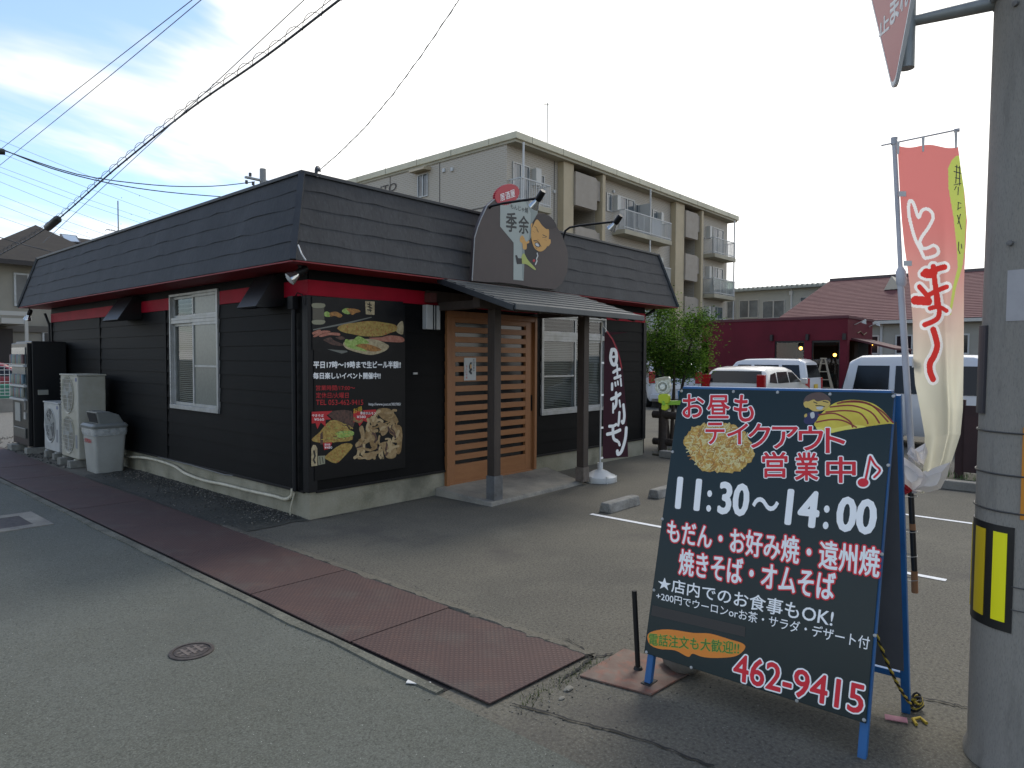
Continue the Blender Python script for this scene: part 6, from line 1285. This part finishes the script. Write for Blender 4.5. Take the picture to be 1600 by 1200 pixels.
# ------------------------------------------------------------------ cars
CARM = {}
def cpaint(n, c): return mat('paint_'+n, c, .3, spec=.5, coat=.5)
CGL = mat('car_glass', '#0f1214', .12, spec=.35); TYR = mat('tyre', '#161616', .8); RIM = mat('rim', '#8e9092', .35, metal=.6); TL = mat('tail_red', '#9c1519', .25, spec=.6); CLR = mat('lamp_clear', '#b9bab6', .15); PLB = mat('bumper_black', '#202122', .6)
def car(name, label, loc, rotz, Lc, Wc, Hc, roof, belt, paint, side_win, rear_win, front_win, tail, plate, group='parked cars', tumble=.13):
    """roof = [(x, z)] top outline front to rear; x runs 0 at the nose to Lc at the tail"""
    t = thing(name, label, 'car', loc, group); hw0 = Wc/2
    def top(x):
        for a, b in zip(roof, roof[1:]):
            if a[0] <= x <= b[0]: return a[1]+(b[1]-a[1])*(x-a[0])/(b[0]-a[0])
        return roof[-1][1]
    def hw(z): return hw0-(max(0, z-belt)/(Hc-belt))*tumble*hw0*1.15
    q = MB(); rings = []; xs = sorted({*[Lc*i/26 for i in range(27)], .02, .06, .15, Lc-.02, Lc-.07, Lc-.18, *[r[0] for r in roof]})
    for x in xs:
        e = min(x, Lc-x); k = 1-.18*max(0, 1-e/.25)**2; zt_ = top(x); zb_ = .22 if e > .1 else .30
        zbl = min(belt, zt_-.06); pr = [(.0, zb_), (hw0*.9*k, zb_), (hw0*.985*k, zb_+.12), (hw0*k, (zb_+zbl)/2), (hw0*.985*k, zbl), (hw(zt_-.10)*k, max(zt_-.10, zbl+.005)), (hw(zt_-.03)*k-.035, max(zt_-.03, zbl+.01)), (hw(zt_)*k-.13, zt_), (0, zt_+.015)]
        rings.append([q.vert((x, y, z)) for y, z in pr]+[q.vert((x, -y, z)) for y, z in pr[-2:0:-1]])
    loft(q, rings)
    for i in range(len(q.v)): q.v[i] = q.v[i]
    body = place(q, loc, rotz, Lc).build('body', paint, t, smooth=38)
    for sgn in (1, -1):
        for wpts in side_win:
            g = MB(); g.prism([(x, sgn*(hw(z)+.003), z) for x, z in wpts], (0, -sgn*.02, 0)); place(g, loc, rotz, Lc).build('side_window', CGL, t)
    def endwin(w_):
        (xb, zb_), (xt, zt_), ins = w_; g = MB(); h0, h1 = hw(zb_)-ins, hw(zt_)-ins-.04; dx = .012 if xb > Lc/2 else -.012
        g.prism([(xb+dx, -h0, zb_), (xb+dx, h0, zb_), (xt+dx, h1, zt_), (xt+dx, -h1, zt_)], (-dx*1.5, 0, -.004)); return place(g, loc, rotz, Lc)
    endwin(rear_win).build('rear_window', CGL, t); endwin(front_win).build('windscreen', CGL, t)
    for sgn in (1, -1):
        x, z0, z1, w_ = tail; g = MB(); g.box(x-.1, x+.012, min(sgn*(hw0*.97), sgn*(hw0*.97-w_)), max(sgn*(hw0*.97), sgn*(hw0*.97-w_)), z0, z1); place(g, loc, rotz, Lc).build('tail_light', TL, t, bevel=.01)
        g = MB(); g.box(-.005, .12, min(sgn*hw0*.9, sgn*(hw0*.9-.28)), max(sgn*hw0*.9, sgn*(hw0*.9-.28)), .58, .72); place(g, loc, rotz, Lc).build('headlight', CLR, t, bevel=.01)
        g = MB(); xm = side_win[0][0][0]-.02; g.box(xm, xm+.1, min(sgn*(hw0+.02), sgn*(hw0+.18)), max(sgn*(hw0+.02), sgn*(hw0+.18)), belt-.02, belt+.13); place(g, loc, rotz, Lc).build('wing_mirror', paint, t, bevel=.02)
        for xw in (Lc*.17, Lc*.82):
            g = MB(); yc = sgn*(hw0-.09); g.lathe([(.18, -.09), (.275, -.09), (.285, -.06), (.285, .06), (.275, .09), (.18, .09)], (xw, yc, .285), (0, sgn, 0), 26); wh = place(g, loc, rotz, Lc).build('wheel', TYR, t, smooth=40); g = MB(); g.lathe([(.0, .07), (.05, .085), (.17, .075), (.18, .09), (.185, .09)], (xw, yc, .285), (0, sgn, 0), 26); place(g, loc, rotz, Lc).build('rim', RIM, wh, smooth=30)
    g = MB(); g.box(Lc-.02, Lc+.03, -hw0*.9, hw0*.9, .3, .46); place(g, loc, rotz, Lc).build('bumper', PLB if plate == 'black' else paint, t, bevel=.02)
    g = MB(); g.box(Lc+.001, Lc+.02, -.165, .165, .62, .785); place(g, loc, rotz, Lc).build('number_plate', mat('plate_yellow', '#c9a93a', .5) if plate != 'white' else WHT, t)
    return t
def place(mb, loc, rotz, Lc):
    c, s = math.cos(rotz), math.sin(rotz)
    mb.v = [Vector((loc[0]+(v.x-Lc/2)*c-v.y*s, loc[1]+(v.x-Lc/2)*s+v.y*c, loc[2]+v.z)) for v in mb.v]; return mb
WP = cpaint('white', '#c3c5c6')
def kei_van(label, loc, rotz, Hc=1.72, name='white_van'):
    Lc, Wc = 3.4, 1.48; b = .95; s = Hc/1.8
    return car(name, label, loc, rotz, Lc, Wc, Hc, [(0, .62), (.12, .92*s), (.55, 1.05*s), (1.0, Hc-.1), (1.3, Hc-.02), (2.0, Hc), (Lc-.35, Hc-.02), (Lc-.16, Hc-.12), (Lc-.02, .95), (Lc, .5)], b, WP, [[(.75, b+.02), (1.55, b+.02), (1.55, Hc-.2), (1.12, Hc-.2)], [(1.65, b+.02), (2.45, b+.02), (2.45, Hc-.2), (1.65, Hc-.2)], [(2.55, b+.02), (3.15, b+.02), (3.08, Hc-.2), (2.55, Hc-.2)]], ((Lc-.035, b+.05), (Lc-.14, Hc-.2), .1), ((.58, 1.08*s), (1.0, Hc-.14), .12), (Lc-.005, .62, .98, .12), 'yellow')
kei_van('white van parked sideways behind the pink banner', (14.35, 2.2, 0), R(89), 1.66)
kei_van('white van by the shop window of the maroon restaurant', (22.9, 8.95, 0), R(-89), 1.6)
def hatch(name, label, loc, rotz, paint, Hc, Lc=4.2, Wc=1.69, plate='white', group='parked cars'):
    b = .92
    return car(name, label, loc, rotz, Lc, Wc, Hc, [(0, .55), (.1, .72), (.9, .92), (1.0, .95), (1.7, Hc-.08), (2.1, Hc-.01), (3.0, Hc), (Lc-.5, Hc-.04), (Lc-.33, Hc-.10), (Lc-.05, .96), (Lc-.03, .92), (Lc, .5)], b, paint, [[(1.25, b+.03), (2.15, b+.03), (2.15, Hc-.15), (1.78, Hc-.16)], [(2.25, b+.03), (3.1, b+.03), (3.05, Hc-.14), (2.25, Hc-.14)], [(3.2, b+.03), (3.72, b+.06), (3.55, Hc-.2), (3.15, Hc-.15)]], ((Lc-.035, b+.06), (Lc-.315, Hc-.115), .08), ((1.03, .98), (1.68, Hc-.11), .12), (Lc-.01, .80, 1.18, .2), plate, group)
hatch('beige_hatchback', 'pale beige hatchback with a dark rear window seen over the signboard', (18.9, 7.45, 0), R(180+2), cpaint('champagne', '#c9c6bd'), 1.38, 4.1)
hatch('white_hatchback', 'white hatchback half hidden by the leafy tree', (21.2, 11.6, 0), R(180+35), WP, 1.5, 4.1)
hatch('red_car', 'red car parked behind the white mesh fence', (5.2, 26.5, 0), R(170), cpaint('red', '#7d1a24'), 1.42, 4.0)

# ------------------------------------------------------------------ neighbour house on the left
hs_ = thing('grey_roofed_house', 'cream house with a dark hipped roof and skylight beyond the vending machine', 'building', (6.2, 33, 0))
HW = mat('house_wall', '#8e897b', .8, var=(1, .35, .7), col2='#807b6e', bump=(40, .2)); HR = mat('house_roof', '#38342f', .8, spec=.2, var=(1.5, .35, .7), col2='#2d2a26', stretch=(1, 1, 5), layers=[(8, .5, .75, '#454139', .5)])
MB().box(6.2, 15, 33, 42, 0, 5.25).build('wall', HW, hs_)
q = MB(); ev = 5.3; a, b, c, d = (5.5, 32.3, ev), (11.6, 32.3, ev), (11.6, 42.7, ev), (5.5, 42.7, ev); r0, r1 = (9.0, 37.0, 7.55), (9.3, 38.2, 7.55)
q.face([q.vert(p) for p in (a, b, r0)]); q.poly([b, c, r1, r0]); q.poly([c, d, r1]); q.poly([d, a, r0, r1]); q.poly([a, d, c, b])
a, b, c, d = (9.5, 33.4, ev+.01), (16, 33.4, ev+.01), (16, 42.6, ev+.01), (9.5, 42.6, ev+.01); r0, r1 = (10.4, 38, 7.35), (14.2, 38, 7.3)
q.poly([a, b, r1, r0]); q.poly([b, c, r1]); q.poly([c, d, r0, r1]); q.poly([d, a, r0])
q.build('roof', HR, hs_); q = MB(); q.box(5.45, 11.65, 32.22, 32.32, ev-.15, ev+.03); q.box(5.42, 5.5, 32.3, 42.7, ev-.15, ev+.03); q.box(11.65, 15.9, 33.3, 33.4, ev-.15, ev+.03); q.build('gutter', mat('gutter_dark_brown', '#2e2a27', .6), hs_)
def roofpt(x, y): return hit(x, y, Vector((9.5, 33.4, ev)), Vector((0, -(7.35-ev), 4.6)).normalized())
q = MB(); pl_ = [roofpt(*p) for p in ((93, 370), (119, 373), (126, 384), (100, 383))]; nn = Vector((0, -.4, .9)).normalized(); q.prism([p+nn*.02 for p in pl_], nn*.14); o = q.build('skylight', mat('skylight_frame', '#24211f', .5), hs_)
cc = sum(pl_, Vector())/4; q = MB(); q.poly([cc+(p-cc)*.82+nn*.165 for p in pl_]); q.build('pane', mat('skylight_glass', '#9aa3a6', .1, spec=.8), o)
def hwin(x0, y0, x1, y1, nm='window', mt=None):
    a, b = ony(x0, y1, 33), ony(x1, y0, 33); f = MB(); f.box(a.x, b.x, 32.93, 33, a.z, b.z); o = f.build(nm, ALU, hs_); MB().box(a.x+.07, b.x-.07, 32.92, 32.93, a.z+.07, b.z-.07).build('shutter', mt or mat('shutter_grey', '#6f6e69', .6, var=(3, .4, .7), col2='#62615c'), o)
hwin(22, 428, 45, 478); hwin(66, 518, 82, 545, mt=mat('slat_dark', '#3b3833', .6))
q = MB(); q.box(6.2, 7.0, 30.0, 33, 2.75, 2.95); q.box(4.5, 7.02, 29.95, 30.05, 3.05, 3.2); q.box(6.9, 7.0, 29.97, 30.05, 0, 3.05); q.box(4.5, 6.2, 30.05, 33, 2.95, 3.02); q.build('porch', mat('porch_white', '#a8a79e', .6), hs_)
MB().box(6.25, 11.5, 32.9, 33, 2.55, 2.8).build('string_course', mat('course_dark', '#5c574e', .7), hs_)
q = MB(); q.box(5.8, 6.75, 31.0, 33.02, .2, 2.6); q.build('porch_recess', mat('recess_dark', '#2b2724', .7), hs_)
# TV aerial behind the roof line
q = MB(); p = ony(185, 365, 38); q.tube([(p.x, 38, 7.0), (p.x, 38, 9.45)], .03, 6); q.tube([(p.x-.55, 38, 7.95), (p.x+.35, 38, 7.85)], .018)
for k in range(6): x = p.x-.5+k*.14; q.tube([(x, 37.75, 7.93), (x, 38.25, 7.93)], .01)
tag(q.build('tv_aerial', GALV, at=(p.x, 38, 7)), 'thin TV aerial above the roof of the cream house', 'antenna')
# mesh fence and low wall
ff_ = thing('mesh_fence', 'white wire mesh fence on a low wall at the left edge', 'fence', (4.4, 23.2, .5))
MB().box(2.6, 5.6, 23.1, 23.3, 0, .38).build('low_wall', CONC, ff_)
q = MB()
for i in range(26): x = 2.65+i*.115; q.tube([(x, 23.2, .45), (x, 23.2, 1.35)], .008, 5)
for z in (.47, .56, .65, .85, 1.05, 1.18, 1.27, 1.35): q.tube([(2.65, 23.2, z), (5.55, 23.2, z)], .009, 5)
q.build('mesh', RAIL, ff_)
for x in (2.65, 4.55, 5.5): MB().box(x-.03, x+.03, 23.22, 23.28, .38, 1.4).build('post', RAIL, ff_)
for zz, lb, c in ((0, 'pale green box standing behind the white mesh fence', '#3f7a66'),): p = ony(12, 625, 24); tag(MB().box(p.x-.6, p.x+.35, 24.0, 24.5, 0, .75).build('storage_box', mat('box_green', c, .6), at=(p.x, 24, 0), bevel=.03), lb, 'box')

# ------------------------------------------------------------------ log fence along the back of the car park
LOG = mat('log_brown', '#3d332b', .8, var=(3, .35, .7), col2='#2a231d', layers=[(20, .5, .75, '#54483c', .5)], bump=(25, .5, .01))
lf_ = thing('log_fence', 'low dark log fence along the back of the car park', 'fence', (10.3, 2, 0))
q = MB(); q.tube([(10.3, 5.9, .62), (10.3, 4, .6), (10.3, 2.2, .61)], .065, 10); q.tube([(10.32, 5.9, .16), (10.32, 2.2, .15)], .06, 10); q.build('rail', LOG, lf_, smooth=50)
for y in (5.72, 4.7, 3.6, 2.6): q = MB(); q.tube([(10.3, y, 0), (10.31, y, .76)], .075, 10); q.build('post', LOG, lf_, smooth=50)
bf = thing('board_fence', 'dark red brown board panel fence behind the pink banner', 'fence', (10.4, .8, 0))
q = MB()
q.box(10.41, 10.43, -.9, 1.43, .2, .3); q.box(10.41, 10.43, -.9, 1.43, .8, .9)
for k in range(15): q.box(10.4, 10.44, -.9+k*.157, -.75+k*.157, .12, .98)
q.build('board', mat('board_maroon', '#38201f', .7, var=(3, .35, .7), col2='#2c1918'), bf)
for y in (.42, 1.5): q = MB(); q.box(10.45, 10.53, y-.05, y+.05, 0, 1.05); q.build('post', mat('board_maroon', '#38201f', .7), bf)
kind(MB().box(9.6, 9.75, -6, 5.4, 0, .11).build('kerb', CONC, bevel=.012), 'structure')
gr = MB()
for i in range(2600):
    x, y = random.uniform(9.78, 10.9), random.uniform(-1, 5.6); h = random.uniform(.03, .14); a = random.uniform(0, 6.3); p = Vector((x, y, 0)); tp = p+Vector((math.cos(a)*h*.5, math.sin(a)*h*.5, h)); s_ = Vector((-math.sin(a), math.cos(a), 0))*.006; gr.poly([p-s_, p+s_, tp])
kind(gr.build('grass', mat('verge_grass', '#46602a', .8)), 'stuff'); kind(MB().box(9.75, 10.95, -6, 5.6, 0, .03).build('verge', mat('verge_soil', '#3d3a2c', .9)), 'structure')

# ------------------------------------------------------------------ leafy tree by the corner
BARK = mat('bark', '#3d3329', .85, bump=(30, .5, .01))
LFM = [cloth_mat('leaf_light', '#6d8a38', trans=.35), cloth_mat('leaf_mid', '#4b6a2a', trans=.3), cloth_mat('leaf_dark', '#304a1e', trans=.25)]
def leaf_mat_t(m):
    pass
tr_ = thing('leafy_tree', 'light green feathery tree growing beside the right end of the eatery', 'tree', (11.1, 6.0, 0))
tk = MB(); tips = []; bx0 = Vector((11.1, 6.0, 0))
for k in range(7):
    a = k*.9+.3; top_ = bx0+Vector((math.cos(a)*random.uniform(.2, .52), math.sin(a)*random.uniform(.2, .52), random.uniform(1.7, 2.6))); mid_ = bx0+Vector((math.cos(a)*.18, math.sin(a)*.18, .9)); tk.tube([bx0+Vector((math.cos(a)*.05, math.sin(a)*.05, 0)), mid_, (mid_+top_)/2+Vector((0, 0, .1)), top_], [.035, .026, .016, .006], 7)
    for j in range(9):
        t = random.uniform(.3, 1); p = mid_+(top_-mid_)*t; b = random.uniform(0, 6.3); l = random.uniform(.2, .42); e = p+Vector((math.cos(b)*l, math.sin(b)*l, random.uniform(-.1, .3))); tk.tube([p, (p+e)/2+Vector((0, 0, .08)), e], [.009, .006, .003], 5); tips.append((p, e))
tk.build('trunk', BARK, tr_, smooth=60)
lv = MB()
for p, e in tips:
    tone = random.random()
    for j in range(310):
        t = random.uniform(.15, 1.15); c = p+(e-p)*t+Vector((random.gauss(0, .12), random.gauss(0, .12), random.gauss(-.03, .10)))
        if c.x < 9.82 and c.y > 5.6: continue
        l = random.uniform(.03, .075); a = random.uniform(0, 6.3); d = Vector((math.cos(a), math.sin(a), random.uniform(-.9, .25))).normalized(); s_ = d.cross(Vector((random.uniform(-1, 1), random.uniform(-1, 1), 1))).normalized()*l*.2
        lv.mi = 0 if (tone > .5) == (random.random() > .25) else random.choice((1, 1, 2)); lv.poly([c, c+d*l*.5+s_, c+d*l, c+d*l*.5-s_])
lv.build('crown', LFM, tr_)

# ------------------------------------------------------------------ poles and wires
up_ = thing('distant_pole', 'top of a grey utility pole showing over the roof of the eatery', 'utility pole', (15.2, 28, 0))
q = MB(); q.lathe([(.19, 0), (.13, 9.75), (.0, 9.77)], (15.2, 28, 0), n=16); q.build('shaft', mat('far_pole', '#8c8c88', .8), up_, smooth=40)
q = MB(); q.box(14.4, 15.6, 27.93, 28.07, 9.2, 9.28); q.build('crossarm', GALV, up_)
for x in (14.45, 14.75, 14.62): q = MB(); q.lathe([(.0, -.1), (.06, -.08), (.06, .06), (.0, .08)], (x, 28, 9.05 if x != 14.62 else 9.4), n=10); q.build('insulator', mat('insulator', '#3a3836', .4), up_, smooth=40)
WIRE = mat('wire_black_glare', '#3b3f43', .6); WIREG = mat('wire_pale_glare', '#8a9197', .6)  # wires coloured paler to carry the glare of the bright sky
def ext(P, a, b):
    d0 = (P[0]-P[1]); d1 = (P[-1]-P[-2]); return [P[0]+d0*a, *P, P[-1]+d1*b]
# thick wrapped trunk cable over the plates
bpts = smoothpoly([(560, -22), (530, 0), (415, 88), (300, 168), (180, 264), (80, 351), (0, 398)], 6, False); BPp = [onx(x, y, 5.6) for x, y in bpts]
cb_ = thing('trunk_cable', 'thick black trunk cable with spiral hanger wire crossing the sky above the eatery', 'cable', BPp[0]); BPp = ext(BPp, 4, 6)
MB().tube(BPp, .017, 8).build('cable', WIRE, cb_, smooth=60)
MB().tube([p+Vector((0, 0, .09)) for p in BPp], .006, 6).build('messenger', WIRE, cb_, smooth=60)
sp_ = []; 
for a, b in zip(BPp[1:-2], BPp[2:-1]):
    n_ = max(4, int((b-a).length/.05))
    for k in range(n_): sp_.append(a+(b-a)*k/n_)
q = MB(); s0 = 0; hel = []
for i, p in enumerate(sp_):
    if i: s0 += (p-sp_[i-1]).length
    an = s0*2*math.pi/.5; hel.append(p+Vector((.055*math.cos(an), 0, .055+.07*math.sin(an))))
q.tube(hel, .005, 5); q.build('hanger_spiral', WIRE, cb_, smooth=60)
a, b = onx(92, 341, 5.6), onx(73, 357, 5.6); q = MB(); q.tube([a, a+(b-a)*.1, a+(b-a)*.9, b], [.05, .1, .1, .05], 12); q.build('closure', mat('closure_black', '#1d2320', .5), cb_, smooth=60)
def wire(name, label, P, r, m=WIRE, grp=None, dots=()):
    q = MB(); q.tube(P, r, 6)
    for p in dots: q.blob(p, r*3.2, 1, 0)
    return tag(q.build(name, m, smooth=60, at=P[0]), label, 'wire', grp)
def px_wire(pts, v, ax='x', e=(1.5, 1.5)): return ext([(onx if ax == 'x' else ony)(x, y, v) for x, y in smoothpoly(pts, 4, False)], *e)
wire('overhead_wire', 'upper of two parallel wires rising from the left edge across the blue sky', px_wire([(318, -14), (300, 0), (155, 113), (0, 234)], 4.5, e=(3, 4)), .007, WIREG)
wire('overhead_wire', 'lower of two parallel wires rising from the left edge across the blue sky', px_wire([(330, -13), (314, 0), (170, 120), (0, 258)], 4.5, e=(3, 4)), .007, WIREG)
wire('overhead_wire', 'single thin wire running just above the thick trunk cable', px_wire([(490, -16), (475, 0), (290, 173), (180, 275)], 4.7, e=(3, 8)), .006, WIREG)
wire('overhead_wire', 'upper slack wire running from the left edge to the distant pole', [*[ony(x, y, 28) for x, y in smoothpoly([(-20, 227), (0, 233), (120, 272), (240, 289), (330, 291), (398, 284)], 4, False)]], .02)
wire('overhead_wire', 'lower slack wire running from the left edge behind the eatery roof', [*[ony(x, y, 28) for x, y in smoothpoly([(-20, 226), (0, 232), (80, 263), (170, 286), (260, 300), (370, 309), (420, 311)], 4, False)]], .02)
wire('overhead_wire', 'short dark wire crossing the dark hipped roof at the left edge', [ony(x, y, 30) for x, y in smoothpoly([(-20, 365), (0, 371), (40, 383), (110, 401), (150, 413)], 3, False)], .018)
q = MB(); p = ony(0, 236, 28); tag(MB().tube([p+Vector((-.25, 0, -.05)), p+Vector((.12, 0, .0))], .1, 10).build('cable_clamp', mat('closure_black', '#1d2320', .5), at=p, smooth=60), 'dark clamp holding the slack wires at the left edge of the photo', 'clamp')
tl = [((0, 219), (287, 331), [(218, 306)]), ((0, 239), (266, 341), [(190, 309), (234, 333)]), ((0, 261), (240, 346), [(205, 335)]), ((0, 269), (219, 348), []), ((0, 284), (194, 359), [(189, 350)]), ((0, 305), (175, 370), [(136, 363), (165, 360)]), ((0, 320), (134, 369), []), ((0, 339), (78, 362), [])]
LBW = ['topmost', 'second highest', 'third highest', 'fourth highest', 'fifth highest', 'third lowest', 'second lowest', 'lowest']
for (a, b, ds), lw in zip(tl, LBW):
    A, B = ony(*a, 85), ony(*b, 85); d = B-A; P = [A-d*.5, A, A+d*.5+Vector((0, 0, -.15)), B, B+d*1.2]; wire('power_line', lw+' of the faint far power lines in the sky at left', P, .018, mat('line_grey_glare', '#8b939a', .6), 'far power lines in the sky at left', [ony(*q, 85) for q in ds])  # line colour paled to carry the sky's overexposure
# service drop to the roof corner
A = Vector((Xc-.05, Yf-.05, zt+.03)); B = Vector((pcx, pcy, 8.2)); A = ony(493, 271, Yf-.15)
dp = [ony(x, y, 5.6) for x, y in ()]
D0 = onx(717, 0, 3.45); P = [A]+[Vector(((A.x*(1-t)+D0.x*t), A.y*(1-t)+D0.y*t, A.z*(1-t)+D0.z*t-.12*math.sin(math.pi*t))) for t in (.2, .4, .6, .8)]+[D0, D0+(D0-A)*.6, D0+(D0-A)*1.4]
sd_ = thing('service_drop', 'twisted service cable rising from the front roof corner of the eatery', 'cable', A)
MB().tube(P, .0035, 6).build('cable', WIREG, sd_, smooth=60)
q = MB(); hx = [];
for a, b in zip(P[:5], P[1:6]):
    for k in range(16): hx.append(a+(b-a)*k/16)
q.tube([p+Vector((.008*math.cos(i*.9), .008*math.sin(i*.9), .004*math.cos(i*.9))) for i, p in enumerate(hx)], .0022, 5); q.build('wrap', WIREG, sd_, smooth=60)
q = MB(); q.tube([A+Vector((0, 0, -.03)), A+Vector((.02, 0, .06)), A+(P[1]-A)*.16], .014, 8); q.tube([A+(P[1]-A)*.1+Vector((.03*math.cos(i*.5), 0, .05*math.sin(i*.5))) for i in range(13)], .004, 5); q.build('anchor', WIRE, sd_, smooth=60)
